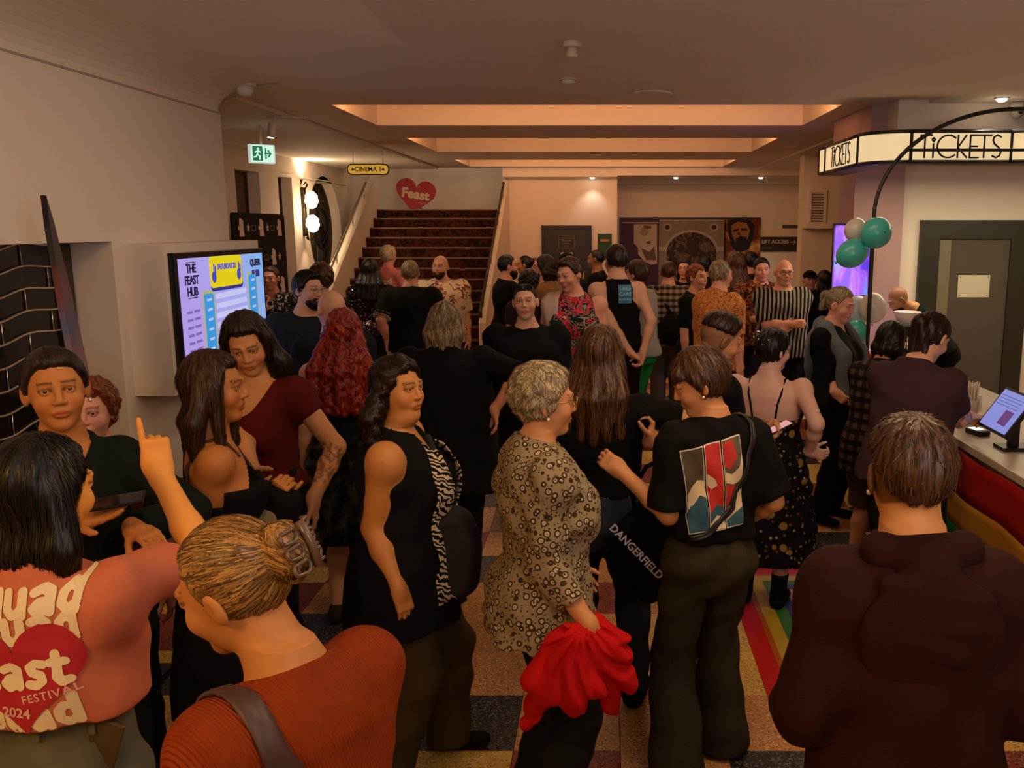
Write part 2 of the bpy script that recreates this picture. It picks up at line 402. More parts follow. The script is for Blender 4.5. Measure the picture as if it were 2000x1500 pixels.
def head_ops(F, o, R, sex, fat=0.):
    h = lambda *v: o+R@A_(*v)
    m = 1. if sex == 'm' else 0.
    F.u(ell(h(0, -.016, .030), (.074, .094, .088), R), .03)
    F.u(ell(h(0, .018, -.008), (.064+fat*.3, .066, .078), R), .03)
    F.u(ell(h(0, .030, -.052), (.050+m*.005+fat*.6, .054, .058), R), .025)
    F.u(ell(h(0, .064, -.093), (.026+m*.004, .022, .020), R), .022)
    if fat > .008: F.u(ell(h(0, .02, -.105), (.05+fat, .05, .03+fat), R), .03)
    for s in (-1, 1):
        F.u(ell(h(s*.036, .058, -.026), (.028, .026, .028), R), .02)                      # cheeks
        F.sub(ell(h(s*.032, .098, .012), (.021, .022, .013), R), .014)                     # sockets
        F.u(ell(h(s*.032, .0745, .012), (.0155, .0148, .0140), R), .004)                     # lids
        F.sub(ell(h(s*.032, .0905, .0115), (.0125, .0100, .0048), R), .0015)                 # eye opening
        F.u(rc(h(s*.014, .086, .031), h(s*.044, .076, .033), .009+m*.002, .007), .014)     # brow
        F.u(ell(h(s*.082, -.008, -.004), (.009, .021, .033), R@rotm('X', -12)@rotm('Z', s*24)), .006)
        F.sub(ell(h(s*.091, .001, -.002), (.006, .009, .016), R@rotm('Z', s*24)), .005)
    F.u(rc(h(0, .083, .022), h(0, .102, -.020), .0075, .0105), .012)
    for s in (-1, 1): F.u(ell(h(s*.0115, .092, -.024), (.0082, .011, .0078), R), .006)
    F.u(ell(h(0, .080, -.052), (.027, .013, .018), R), .012)
    F.u(ell(h(0, .0885, -.0535), (.020, .0068, .0046), R), .005)
    F.u(ell(h(0, .0880, -.0650), (.017, .0072, .0052), R), .005)
    F.sub(ell(h(0, .101, -.0592), (.021, .012, .0016), R), .003)
def head_loc(o, R):
    def f(X, Y, Z):
        dx, dy, dz = X-o[0], Y-o[1], Z-o[2]
        return [dx*R[0, i]+dy*R[1, i]+dz*R[2, i] for i in range(3)]
    return f
def hair_field(style, o, R, p):
    F = Field(); h = lambda *v: o+R@A_(*v); L = head_loc(o, R); t = p.get('t', .006); fy = p.get('fy', .0)
    long = p.get('len', .30); D = A_(0, 0, -1.)
    F.u(ell(h(0, -.014, .030), (.078+t, .097+t, .091+t*1.3), R), 0)
    line0 = lambda ly, lz: (ly-.004-fy-.60*np.maximum(lz+.02, 0)-p.get('fr', 0.)*(lz > .02))*.85
    line = lambda ly, lz, lx=0.: line0(ly, lz)+(.011*np.exp(-((np.abs(lx)-.046)/.018)**2)*(lz > .02)+.0016*np.sin(lx*230)*(lz > .03) if not p.get('fringe') else 0.)
    if style in ('short', 'fade', 'crop', 'curly'):
        if style == 'curly': F.u(ell(h(0, -.02, .035), (.085+t, .105+t, .095+t), R), .02)
        if p.get('quiff'): F.u(ell(h(0, .045, .092), (.055, .045, .03), R), .02)
        if p.get('fringe'): F.u(ell(h(p.get('fx', 0), .062, .062), (.062, .035, .04), R), .015)
        low = p.get('low', -.04)
        def cut(X, Y, Z):
            lx, ly, lz = L(X, Y, Z); b = (low+np.minimum(ly+.02, 0)*p.get('nape', .62))-lz
            a = np.maximum(line(ly, lz, lx)-(.06*(lz > .045) if p.get('fringe') else 0), b)
            if style != 'curly': a = np.maximum(a, .012-np.maximum(np.abs(ly-.0)/1.2, np.abs(lz+.012))*.6-(np.abs(lx) < .068)*.05) if False else a
            return a
        if style == 'fade': F.u(ell(h(0, -.005, .075), (.072, .098, .055), R), .02)
        F.cut(cut, .035 if style == 'fade' else .018)
    else:
        if style in ('long', 'bob'):
            z1 = h(0, 0, 0)[2]-long; yb = h(0, -.075, 0)[1]
            for sx in (-1, -.5, 0, .5, 1):
                a = h(sx*.066, -.05+.03*abs(sx), .01); e = A_(a[0]*1.+sx*p.get('sp', .02), min(a[1]-.015, yb+.03*abs(sx))-p.get('back', .02), z1+abs(sx)*.02)
                mid = (a+e)/2+A_(sx*p.get('sp', .02)*.6, -.012-p.get('back', .02)*.45, 0)
                F.u(rc(a, mid, .036, .036), .025).u(rc(mid, e, .036, p.get('tip', .022)), .02)
            if p.get('front'):
                for sx in (-1, 1):
                    a = h(sx*.074, .02, .03); e = A_(a[0]+sx*.012, a[1]+.012, z1+.03)
                    F.u(rc(a, e, .024, .018), .02)
            if p.get('fringe'): F.u(ell(h(0, .058, .060), (.066, .036, .036), R), .015)
        def cut(X, Y, Z):
            lx, ly, lz = L(X, Y, Z); c = line(ly, lz, lx)-(.075*(lz > .035) if p.get('fringe') else 0)
            if p.get('front'): c = np.minimum(c, np.maximum(.058-np.abs(lx), ly-.05))
            if style in ('up', 'pony', 'bun'): c = np.maximum(c, (-.05+np.minimum(ly+.02, 0)*.62)-lz)
            return c
        F.cut(cut, .020 if style in ('up', 'bun', 'pony') else .010)
    if style == 'pony':
        a = h(0, -.10, .045); F.u(rc(a, h(0, -.125, .03), .022, .03), .01)
        for sx in (-1, 0, 1): F.u(rc(h(sx*.012, -.125, .03), A_(a[0]+sx*.035, a[1]-.05, a[2]-long), .03, .016), .02)
    if style == 'bun': F.u(ell(h(*p.get('bp', (0, -.105, .05))), p.get('br', (.042, .036, .042)), R), .01)
    return F
def hair_disp(o, R, amp, seed, curly=False):
    L = head_loc(o, R); r = np.random.RandomState(seed).rand(6)*6.28
    def fn(X, Y, Z):
        if curly: 
            k = 62.; return amp*1.5*(np.sin(k*X+2*np.sin(k*.5*Z)+r[0])*np.sin(k*Y+r[1])*np.sin(k*Z+2*np.sin(k*.4*X)+r[2]) + .5*np.sin(k*1.9*X+r[3])*np.sin(k*1.8*Z+r[4]))
        lx, ly, lz = L(X, Y, Z); a = np.arctan2(lx, -(ly-.01))
        return amp*(np.sin(a*15+2.2*np.sin(lz*26+r[0])+r[1])+.6*np.sin(a*33+3*np.sin(lz*18+r[2])+r[3])+.4*np.sin(lz*60+a*5+r[4]))*.6
    return fn
STRAND_M = mat('hair_strand', (.1, .06, .03), .4, attr='Col', spec=.35)
def strands(hobj, V, Q, o, R, s, st, cols, n, seed, wd, p):
    r = np.random.RandomState(seed); tree = BVHTree.FromPolygons(V.tolist(), Q.tolist()); c1, c2 = np.array(lin(cols[0])), np.array(lin(cols[1]))
    crown = A_(p.get('part', 0.), -.035, .118); anch = A_(0, -.105, .045) if st != 'bun' else A_(*p.get('bp', (0, -.105, .05))); L = 6; curl = st == 'curly' or p.get('curl')
    fc = Q[r.randint(0, len(Q), n)]; w4 = r.dirichlet((1, 1, 1, 1), n); P0 = (V[fc]*w4[:, :, None]).sum(1); VV, FF, CC = [], [], []
    step = {'short': .009, 'fade': .005, 'curly': .010, 'up': .014, 'bun': .014, 'pony': .016}.get(st, .022)
    Rt = R.T
    for i in range(n):
        x = P0[i]; pts = []; nr = []; lift = r.rand()*(.0025 if st not in ('up', 'pony', 'bun') else .0008); ph = r.rand()*6.28; ax = r.randn(3)
        for k in range(L):
            loc, nn, _, _ = tree.find_nearest(Vector(x))
            if loc is None: break
            nn = A_(*nn); q = Rt@(A_(*loc)-o)
            if st in ('up', 'pony', 'bun') and q[2] > -.09 and np.linalg.norm(q-anch) > .05: d = R@(anch-q)
            elif q[2] > .02: d = R@((q-crown)*A_(1, 1, .6)+A_(0, 0, -.03))
            else: d = A_(0, -.15, -1.)
            if curl: d = d/np.linalg.norm(d)+.9*A_(math.sin(ph+k*1.3)*ax[0], math.cos(ph+k*1.1)*ax[1], .5*math.sin(ph+k)*ax[2])
            else: d = d/np.linalg.norm(d)+ax*.10
            d = d-nn*(d@nn); d /= max(np.linalg.norm(d), 1e-6); pts.append(A_(*loc)+nn*(.0006+lift*(k+1)/2)); nr.append((d, nn)); x = A_(*loc)+d*step*(.8+.5*w4[i, 0])
        m = len(pts)
        if m < 3: continue
        b = len(VV)
        for k, (pt, (d, nn)) in enumerate(zip(pts, nr)):
            u = np.cross(d, nn)*wd*(1-.75*(k/(m-1))**2); VV += [pt-u, pt+u]
        FF += [(b+2*k, b+2*k+1, b+2*k+3, b+2*k+2) for k in range(m-1)]
        c = c1+(c2-c1)*np.clip(r.rand()**1.5*1.1, 0, 1); CC += [np.append(c, 1)]*(2*m)
    if not VV: return
    me = mesh_np('strands', np.array(VV)*s, np.array(FF), STRAND_M); me.color_attributes.new('Col', 'FLOAT_COLOR', 'POINT').data.foreach_set('color', np.array(CC, np.float32).ravel())
    so = link('strands', me, hobj); so['kind'] = 'stuff'
NP = [0]
PEOPLE = {}
def person(key, px, py, Y, f, sex, label, skin='olive', hair=None, top=None, bottom=None, arms=None, w=1., head=(0, 0, 0), lean=0., feet=None,
           shoe='#0a0908', glasses=None, beard=None, fat=0., group=None, extra=None, sh=1., aw=1., bust=None, zoff=0., brow=None, dress=None, hs=1., hunch=0., neckf=1., q=None, boots=False, jaw=None, scalp=None, shadow=None, tattoo=None, sneaker=False):
    NP[0] += 1; seed = NP[0]*17
    W0 = at(px, py, Y); base_z = fz(Y)+zoff
    cl, s_ = math.cos(math.radians(lean)), math.sin(math.radians(lean))
    T = lambda v: A_(v[0], cl*v[1]+s_*(v[2]-.95), -s_*v[1]+cl*(v[2]-.95)+.95)
    tin = lambda X, Y_, Z: (X, cl*Y_-s_*(Z-.95), s_*Y_+cl*(Z-.95)+.95)
    Rh = rotm('Z', head[0])@rotm('X', head[1])@rotm('Y', head[2])      # yaw +left, pitch +up, tilt
    hb = T((0, -.012+hunch*.6, 1.515)); ho = hb+A_(0, hunch*.7, 0)+Rh@A_(0, .022, .088)*hs
    crown = ho+Rh@A_(0, -.015, .118)*hs
    top_z = max(crown[2], (ho+Rh@A_(0, -.09, .06)*hs)[2])
    s = (W0.z-base_z)/(top_z+.012)
    cf, sf = math.cos(math.radians(f)), math.sin(math.radians(f))
    M = np.array(((cf, -sf, 0), (sf, cf, 0), (0, 0, 1)))
    bp = np.array((W0.x, Y, base_z))-M@A_(crown[0], crown[1], 0)*s
    bp[2] = base_z
    toL = lambda v: M.T@(A_(*v)-bp)/s
    root = empty('person', tuple(bp), math.radians(f), label, 'person', group)
    near = Y < 3.5; mid = Y < 6.4
    q = q or (1 if near else 2 if mid else 3)
    rb, rh, rha, rcl, rhr = {0: (.011, .0030, .0036, .0075, .0036), 1: (.012, .0036, .0040, .0085, .0042), 2: (.014, .0050, .0054, .0115, .006), 3: (.019, .0075, .0075, .015, .0085)}[q]
    # ---- skeleton
    prof = np.array(PROF[sex]); g = np.interp(prof[:, 0], [.8, .9, 1.3, 1.4, 1.5], [1, 1, 1, .6, .25]); belly = max(w-1.05, 0)
    prof[:, 1] *= 1+(w-1)*g; prof[:, 2] *= 1+(w-1)*g*1.1; prof[:, 3] += belly*.05*np.interp(prof[:, 0], [.9, 1.08, 1.3], [0, 1, 0]); prof[:, 1] *= np.interp(prof[:, 0], [1.2, 1.36], [1, sh])
    def loft(P, e=0., n=2.35, lo=None, hi=None):
        P = np.array(P, float)
        def fn(X, Y_, Z):
            x, y, z = tin(X, Y_, Z); zc = np.clip(z, P[0, 0], P[-1, 0])
            A = np.interp(zc, P[:, 0], P[:, 1])+e; B = np.interp(zc, P[:, 0], P[:, 2])+e; yo = np.interp(zc, P[:, 0], P[:, 3])
            k = (np.abs(x/A)**n+np.abs((y-yo)/B)**n)**(1/n); d = (k-1)*np.minimum(A, B)*.9
            return np.maximum(d, np.maximum(P[0, 0]-z, z-P[-1, 0]))
        m = P[:, 1:3].max()+abs(e)+.03; c = [T((0, 0, P[0, 0])), T((0, 0, P[-1, 0]))]
        return fn, np.minimum(*c)-m, np.maximum(*c)+m
    bw = bust if bust is not None else (1. if sex == 'f' else 0.)
    def torso(F, e=0., P=None, k=.02):
        F.u(loft(prof if P is None else P, e), k)
        if bw:
            for sx in (-1, 1): F.u(ell(T((sx*.070*w**.5, .072*w+.01*bw, 1.235)), A_(.068, .058, .070)*(.8+.2*bw)*w**.4+e, rotm('X', -lean)), .05)
    arm_in = dict(L={}, R={}); arm_in.update(arms or {}); AR = {}
    for sd, sx in (('L', -1), ('R', 1)):
        a = arm_in[sd] or {}
        sho = T((sx*.158*sh*(1+(w-1)*.85), -.014, 1.384))
        t = a.get('t', (sx*(.235+.13*(w-1)), .02, .80))
        if t[0] == 'w': t = toL(at(*t[1:]))
        t = A_(*t); pole = A_(*a.get('pole', (sx*.35, -1, -.1)))
        el, wr = ik(sho, t, .285*a.get('l', 1), .25*a.get('l', 1), pole)
        if 'e' in a:
            e_ = toL(at(*a['e'][1:])) if a['e'][0] == 'w' else A_(*a['e']); el = sho+(e_-sho)/np.linalg.norm(e_-sho)*.285; wr = el+(t-el)/np.linalg.norm(t-el)*.25
        hd = A_(M.T@A_(*a['hd'])) if 'hd' in a else (wr-el)
        pn = A_(M.T@A_(*a['pn'])) if 'pn' in a else A_(-sx, -.15, .0)
        hd = hd/np.linalg.norm(hd)
        if abs(hd@(pn/np.linalg.norm(pn))) > .97: pn = pn+A_(.3, .5, .2)
        AR[sd] = dict(sx=sx, s=sho, e=el, w=wr, d=hd, n=pn, curl=a.get('curl', 'relax'), thumb=a.get('thumb'))
    feet = feet or ((-.105, 0.), (.105, .0)); LG = {}
    for sd, sx, (fx, fy) in (('L', -1, feet[0]), ('R', 1, feet[1])):
        hip = A_(sx*.088*w**.4, -.004, .90); ank = A_(fx, fy-.03, .085); kn, ank = ik(hip, ank, .43, .415, A_(sx*.05, 1, 0)); LG[sd] = (hip, kn, ank, sx)
    # ---- body
    F = Field(); torso(F)
    nk = (.052 if sex == 'f' else .060)*neckf*(1+fat*4)
    F.u(rc(T((0, -.018, 1.43)), ho+Rh@A_(0, -.012, -.045)*hs, nk*1.12, nk), .03)
    tw = w**.6
    for sd in 'LR':
        hip, kn, an, sx = LG[sd]
        F.u(rc(hip, kn, .083*tw, .054*tw), .04); F.u(rc(kn, kn*.68+an*.32+A_(0, -.012, 0), .050*tw, .055*tw), .03); F.u(rc(kn*.68+an*.32+A_(0, -.012, 0), an, .053*tw, .036), .02)
        F.u(rc(an+A_(0, -.022, -.05), an+A_(sx*.018, .135, -.062), .034, .024), .03)
    H = Field(); HB = []
    for sd in 'LR':
        a = AR[sd]; k = aw*(1. if sex == 'm' else .9)*(1+(w-1)*.7)
        for f_ in (F, H):
            f_.u(rc(a['s'], a['e'], .050*k, .040*k), .035); f_.u(rc(a['e'], a['e']*.65+a['w']*.35, .038*k, .041*k), .025); f_.u(rc(a['e']*.65+a['w']*.35, a['w'], .040*k, .0265), .02)
        F.u(ell(a['s']+A_(a['sx']*.004, 0, -.006), (.056*k, .058*k, .062*k)), .04)
        hand(F, a['w'], a['d'], a['n'], a['sx'], a['curl'], 1.0 if sex == 'm' else .93, a['thumb'])
        c = a['w']+a['d']*.075; HB.append((c-.125, c+.125, a))
    Hd = Field(); Hd.u(rc(T((0, -.018, 1.43)), ho+Rh@A_(0, -.012, -.045)*hs, nk*1.12, nk), .0)
    head_ops(Hd, ho, Rh*1., sex, fat)
    if shadow: pass
    hlo, hhi = ho-.155, ho+.155; hlo[2] = ho[2]-.135
    F2 = Field(); F2.ops = F.ops+Hd.ops[1:]
    lo, hi = F.box()
    parts = [F.mesh(rb, lo-.03, hi+A_(.03, .03, 0))]
    V, Q = parts[0]
    for l, h_, a in HB:
        ins = ((V > l+rb*.8) & (V < h_-rb*.8)).all(1) & (((V-a['w'])@a['d']) > -.03); Q = Q[~ins[Q].all(1)]
    ins = ((V > hlo+rb*.2) & (V < hhi)).all(1) & (V[:, 2] > hlo[2]+rb*.5); Q = Q[~ins[Q].all(1)]
    parts[0] = (V, Q); nb = len(V)
    hv = F2.mesh(rh, hlo, hhi); parts.append(hv)
    for l, h_, a in HB:
        v, qd = F.mesh(rha, l, h_); dist = (v-a['w'])@a['d']; keep = dist > -.05; keep &= np.linalg.norm(v-(a['w']+a['d']*.07), axis=1) < .24
        # leave out bits of torso or leg caught in the hand's box
        g_ = Field()
        hand(g_, a['w'], a['d'], a['n'], a['sx'], a['curl'], 1.0 if sex == 'm' else .93, a['thumb']); g_.u(rc(a['e'], a['w'], .04, .03), .01)
        D = np.full(len(v), .09)
        for op in g_.ops: D = np.minimum(D, op[2](v[:, 0], v[:, 1], v[:, 2]))
        keep &= D < .02
        parts.append((v, qd[keep[qd].all(1)]))
    Vb, Qb = join(parts)
    me = mesh_np('body', Vb*s, Qb, SKIN_M); sk = A_(*SKINS[skin]) if isinstance(skin, str) else A_(*skin)
    C = np.tile(np.append(sk, 1.), (len(Vb), 1)).astype(np.float32)
    hidx = slice(nb, nb+len(hv[0])); lx, ly, lz = (hv[0]-ho)@Rh[:, 0], (hv[0]-ho)@Rh[:, 1], (hv[0]-ho)@Rh[:, 2]; c = C[hidx]
    def paint(m, col, amt):
        m = (np.clip(m, 0, 1)*amt)[:, None]; c[:, :3] = c[:, :3]*(1-m)+np.array(col)*m
    hc = lin(HAIRS[hair[1]][0]) if hair else (.03, .02, .012)
    fr = ly > .05
    paint(fr*np.exp(-((np.abs(lx)-.045)/.02)**2-((lz+.03)/.02)**2), sk*A_(1.05, .72, .68), .6)
    paint(fr*(1.2-((lx/.024)**2+((lz+.0595)/.0125)**2))*4*(ly > .078), sk*A_(.72, .42, .40) if sex == 'f' else sk*A_(.8, .55, .5), .85)
    bx_ = np.abs(lx); bz = .036-.18*(bx_-.028)**2*20
    paint((ly > .045)*(bx_ > .010)*(bx_ < .050)*(1.3-np.abs(lz-bz)/.0042), hc if brow is None else brow, .85)
    paint((ly > .06)*(1.5-np.abs(np.hypot((bx_-.032)/.0155, (lz-.0125)/.0078)-1)*5)*(lz > .010), A_(.03, .02, .015), .75)
    if scalp: paint((-(ly-.01-.62*np.maximum(lz+.02, 0))/.01)*np.clip((lz+.06-.4*np.minimum(ly+.02, 0)*-1)/.03, 0, 1), hc, scalp)
    if jaw: paint(np.clip((-.028-lz)/.012, 0, 1)*np.clip((ly-.0)/.02, 0, 1)*(np.abs(lz+.0595) > .006), hc, jaw)
    for (sd, t0, t1, side) in (tattoo or ()):
        a = AR[sd]; p0, p1 = (a['e'], a['w']) if t0 < 1 else (a['s'], a['e']); t0 %= 1.0001; d_ = p1-p0; tt = ((Vb-p0)@d_)/(d_@d_); rad = np.linalg.norm(Vb-p0-tt[:, None]*d_, axis=1)
        nz = np.sin(Vb[:, 0]*150+3*np.sin(Vb[:, 2]*70))*np.sin(Vb[:, 2]*120+2*np.sin(Vb[:, 1]*90)); mk = (tt > t0) & (tt < t1) & (rad < .075) & (nz > -.1); C[mk, :3] *= .38
    cs = me.color_attributes.new('Col', 'FLOAT_COLOR', 'POINT'); cs.data.foreach_set('color', C.ravel())
    link('body', me, root)
    hp = lambda *v: ho+Rh@A_(*v)
    # eyes
    face = (M@Rh@A_(0, 1, 0))
    if face[1] < .45 or abs(face[0]) > .8:
        for sx in (-1, 1):
            e = link('eye', EYE, root); p = hp(sx*.032, .0735, .0118)*s; e.location = p; e.scale = (s, s, s)
            e.rotation_euler = Matrix(Rh.tolist()).to_euler()
    if hair:
        st, colr, hpp = hair[0], hair[1], (hair[2] if len(hair) > 2 else {})
        hf = hair_field(st, ho, Rh, hpp); amp = hpp.get('amp', {'curly': .005, 'fade': .0015, 'crop': .0010}.get(st, .0026))
        V, Q = hf.mesh(rhr, disp=hair_disp(ho, Rh, amp, seed, st == 'curly' or hpp.get('curl', False)), pad=.03)
        ho_ = link('hair', mesh_np('hair', V*s, Q, hair_m(*HAIRS[colr], 'hair_'+colr)), root)
        nst = {0: 2600, 1: 1500, 2: 600, 3: 160}[q]
        if st != 'crop' and len(V): strands(ho_, V, Q, ho, Rh, s, st, HAIRS[colr], nst if st != 'fade' else nst//2, seed, {0: .0011, 1: .0015, 2: .0024, 3: .004}[q], hpp)
    if beard:
        bf = Field(); t = beard[1] if len(beard) > 1 else .008
        bf.u(ell(hp(0, .034, -.062), (.058+t*.6, .054+t, .056+t), Rh), 0).u(ell(hp(0, .064, -.094), (.03+t, .024+t, .022+t*1.5), Rh), .02).u(ell(hp(0, .083, -.046), (.03, .014, .008), Rh), .01)
        bf.sub(ell(hp(0, .098, -.0605), (.021, .02, .0075), Rh), .004)
        L_ = head_loc(ho, Rh)
        def bcut(X, Y_, Z):
            a, b, c_ = L_(X, Y_, Z); return np.maximum((c_+.032+.3*np.minimum(np.abs(a)-.05, 0)*-1.0*(b > .06)), .0-b)
        bf.cut(bcut); V, Q = bf.mesh(rhr, disp=hair_disp(ho, Rh, .002, seed+3, True))
        link('beard', mesh_np('beard', V*s, Q, hair_m(*HAIRS[beard[0]], 'hair_'+beard[0])), root)
    if glasses:
        gm = mat('glasses_'+glasses, {'dark': '#0c0a09', 'gold': '#b08a4a', 'clear': '#a8a29a', 'sun': '#0b0a0c'}[glasses], .3, .6 if glasses == 'gold' else .1)
        b = MB(); up = .095 if glasses == 'sun' else 0; bk = -.045 if glasses == 'sun' else 0
        for sx in (-1, 1):
            ring = [hp(sx*(.034+.025*math.cos(a)), .104+bk-.008*abs(math.cos(a)), .008+up+.019*math.sin(a))*s for a in np.linspace(0, 2*PI, 14)[:-1]]
            b.tube(ring, .0022*s, 5, closed=True); b.tube([hp(sx*.058, .098+bk, .014+up)*s, hp(sx*.080, .05+bk, .014+up)*s, hp(sx*.086, -.01+bk*.3, .010+up*.7)*s], .002*s, 5)
        b.tube([hp(-.010, .107+bk, .012+up)*s, hp(0, .109+bk, .014+up)*s, hp(.010, .107+bk, .012+up)*s], .002*s, 5)
        go = b.build('glasses', gm, root)
        if glasses == 'sun':
            b = MB()
            for sx in (-1, 1): b.prism([(.024*math.cos(a), .018*math.sin(a)) for a in np.linspace(0, 2*PI, 14)[:-1]], .003, (hp(sx*.034, .098+bk, .008+up)*s, Rh[:, 0]*s, Rh[:, 2]*s, Rh[:, 1]*s))
            b.build('lens', mat('sunglass_lens', '#0a0a10', .08), go)
    # ---- clothes
    out = {}
    def put(nm, Fd, m, res=None, amp=.004, sd=0, cuts=None, smooth=True, ff=1.):
        V, Q = Fd.mesh(res or rcl, disp=folds(amp, seed+sd, ff) if amp else None, cut_after=cuts)
        o = link(nm, mesh_np(nm, V*s, Q, m), root); out[nm] = o; return o
    def mats(m): return m if not isinstance(m, str) else cloth(m)
    if bottom:
        b = bottom; kind = b.get('kind', 'trousers'); e = b.get('e', .014); tz = b.get('top', 1.03); P = prof[prof[:, 0] <= 1.16]
        Fd = Field(); Fd.u(loft(P, e*.8), 0)
        cuts = [lambda X, Y_, Z: tin(X, Y_, Z)[2]-tz]
        if kind in ('trousers', 'shorts'):
            hem = b.get('hem', .045 if kind == 'trousers' else .50); fl = b.get('fl', 0.)
            for sd in 'LR':
                hip, kn, an, sx = LG[sd]; fo = an+A_(0, -.0, -.06)
                Fd.u(rc(hip+A_(0, -.01, 0), kn, .090*tw+e, .058*tw+e+fl*.25), .03); Fd.u(rc(kn, fo, .058*tw+e+fl*.25, .046+e+fl), .03); Fd.u(rc(kn, kn*.66+an*.34+A_(0, -.012, 0), .052*tw+e*.7, .058*tw+e*.7), .02)
            Fd.u(ell(A_(0, -.06, .90), A_(.15, .10, .12)*w**.7), .05)
            cuts.append(lambda X, Y_, Z: hem-Z)
        else:
            hem = b.get('hem', .5); fl = b.get('fl', .06)
            i = np.argmin(np.abs(prof[:, 0]-.88)); a0, b0 = prof[i, 1], prof[i, 2]
            Fd.u(loft([(hem-.04, a0+fl, b0+fl+.02, -.01), (hem+.1, a0+fl*.8, b0+fl*.8+.02, -.01), (.88, a0+.012, b0+.015, -.01), (1.0, prof[2, 1], prof[2, 2], 0)], e), .03)
            cuts.append(lambda X, Y_, Z: hem-Z)
        put({'trousers': 'trousers', 'shorts': 'shorts'}.get(kind, 'skirt'), Fd, mats(b['m']), amp=b.get('amp', .004), sd=1, cuts=cuts, ff=b.get('ff', 1.))
    if top:
        tp = top; e = tp.get('e', .013); hem = tp.get('hem', .93); sl_l = tp.get('sl', .5); es = tp.get('es', .014); nk_ = tp.get('neck', 'crew'); fl = tp.get('fl', .0)
        Fd = Field(); P = prof.copy()
        if hem < .86:
            i = 1; a0, b0 = P[1, 1], P[1, 2]; P = np.vstack([[(hem-.02, a0+fl, b0+fl+.01, -.01)], P[1:]])
        else: P[:4, 1:3] += np.array([fl, fl, fl*.8, fl*.4])[:, None]
        if hem < 1.0: lowr = P[:, 0] <= 1.06; P[lowr, 1:3] += max(0, (bottom or {}).get('e', .014)+.010-e)
        torso(Fd, e, P)
        if tp.get('boxy'):      # a straight loose cut
            Fd.u(loft([(hem-.02, .165*w+fl, .118*w+fl, 0), (1.3, .172*w, .118*w, 0), (1.36, .15*w, .09*w, 0)], e), .03)
        if hem < 1.0:
            be = (bottom or {}).get('e', .014)+.016
            for sd in 'LR':
                hip, kn, an, sx = LG[sd]; Fd.u(rc(hip+A_(0, -.01, 0), kn, .090*tw+be, .058*tw+be), .05)
            Fd.u(ell(A_(0, -.06, .90), A_(.15, .10, .12)*w**.7+.012), .05)
        zt = {'crew': 1.462, 'v': 1.468, 'scoop': 1.462, 'collar': 1.475, 'high': 1.50, 'wide': 1.445}[nk_]
        Fd.cut(lambda X, Y_, Z: hem-tin(X, Y_, Z)[2]); Fd.cut(lambda X, Y_, Z: (lambda x, y, z: (y+.02)*.27+(z-zt)*.96)(*tin(X, Y_, Z)))
        if nk_ == 'v':
            zv = tp.get('zv', 1.30)
            Fd.cut(lambda X, Y_, Z: (lambda x, y, z: np.minimum(np.minimum((z-zv)*.42-np.abs(x), y), .05))(*tin(X, Y_, Z)))
        if nk_ == 'scoop':
            zs = tp.get('zv', 1.36); sw = tp.get('sw', .085)
            Fd.cut(lambda X, Y_, Z: (lambda x, y, z: np.minimum((1-np.sqrt((x/sw)**2+((z-1.46)/(1.46-zs))**2))*.05, y+.01))(*tin(X, Y_, Z)))
        if tp.get('tank'):      # bare shoulders: narrow the top above the armpits
            wt, zb = tp['tank'], tp.get('zb', 1.27)
            Fd.cut(lambda X, Y_, Z: (lambda x, y, z: np.abs(x)-(wt*(1+(w-1)*.8)+np.clip((zb+.05-z)/.08, 0, 1)**2*.16))(*tin(X, Y_, Z)))
        if tp.get('cami'):      # cut straight across the chest; straps are added after
            zc, zk = tp['cami']
            Fd.cut(lambda X, Y_, Z: (lambda x, y, z: z-np.where(y > 0, zc, zk))(*tin(X, Y_, Z)))
        if sl_l > 0:
            for sd in 'LR':
                a = AR[sd]; k = aw*(1. if sex == 'm' else .9)*(1+(w-1)*.7); ra, rm = .051*k+es, .042*k+es
                Fd.u(ell(a['s']+A_(a['sx']*.004, 0, -.006), A_(.056, .058, .062)*k+es*.85), .055)
                if sl_l <= 1: Fd.u(sl(a['s'], a['e'], ra, rm+tp.get('sfl', .004), 0, sl_l), .03)
                else:
                    Fd.u(rc(a['s'], a['e'], ra, rm), tp.get('ks', .03)); Fd.u(sl(a['e'], a['w'], rm, .032+es, 0, min(sl_l-1, 1.)), min(tp.get('ks', .02), .02))
        cuts = None
        m = mats(tp['m']); sm = put(tp.get('nm', 'shirt'), Fd, m, amp=tp.get('amp', .005), sd=2, cuts=cuts, res=tp.get('res'))
        if tp.get('straps'):
            sm_ = mats(tp['straps'])
            for sx in (-1, 1):
                bt = BVHTree.FromPolygons(parts[0][0].tolist(), parts[0][1].tolist()); pts = []
                for x_, y_, z_ in ((.078, 1, tp['cami'][0]-.03), (.082, 1, 1.33), (.088, 1, 1.38), (.092, .03, 0), (.094, -.01, 0), (.092, -.05, 0), (.085, -1, 1.36), (.070, -1, 1.30), (.055, -1, tp['cami'][1]-.03)):
                    if z_: o_, d_ = Vector((sx*x_*w**.5, y_*1.0, z_)), Vector((0, -y_, 0))
                    else: o_, d_ = Vector((sx*x_*w**.5, y_, 1.75)), Vector((0, 0, -1))
                    h_ = bt.ray_cast(o_, d_)
                    if h_[0] is not None: pts.append(h_[0]-d_*.007)
                MB().tube([p*s for p in pts], .006*s, 6).build('strap', sm_, sm)
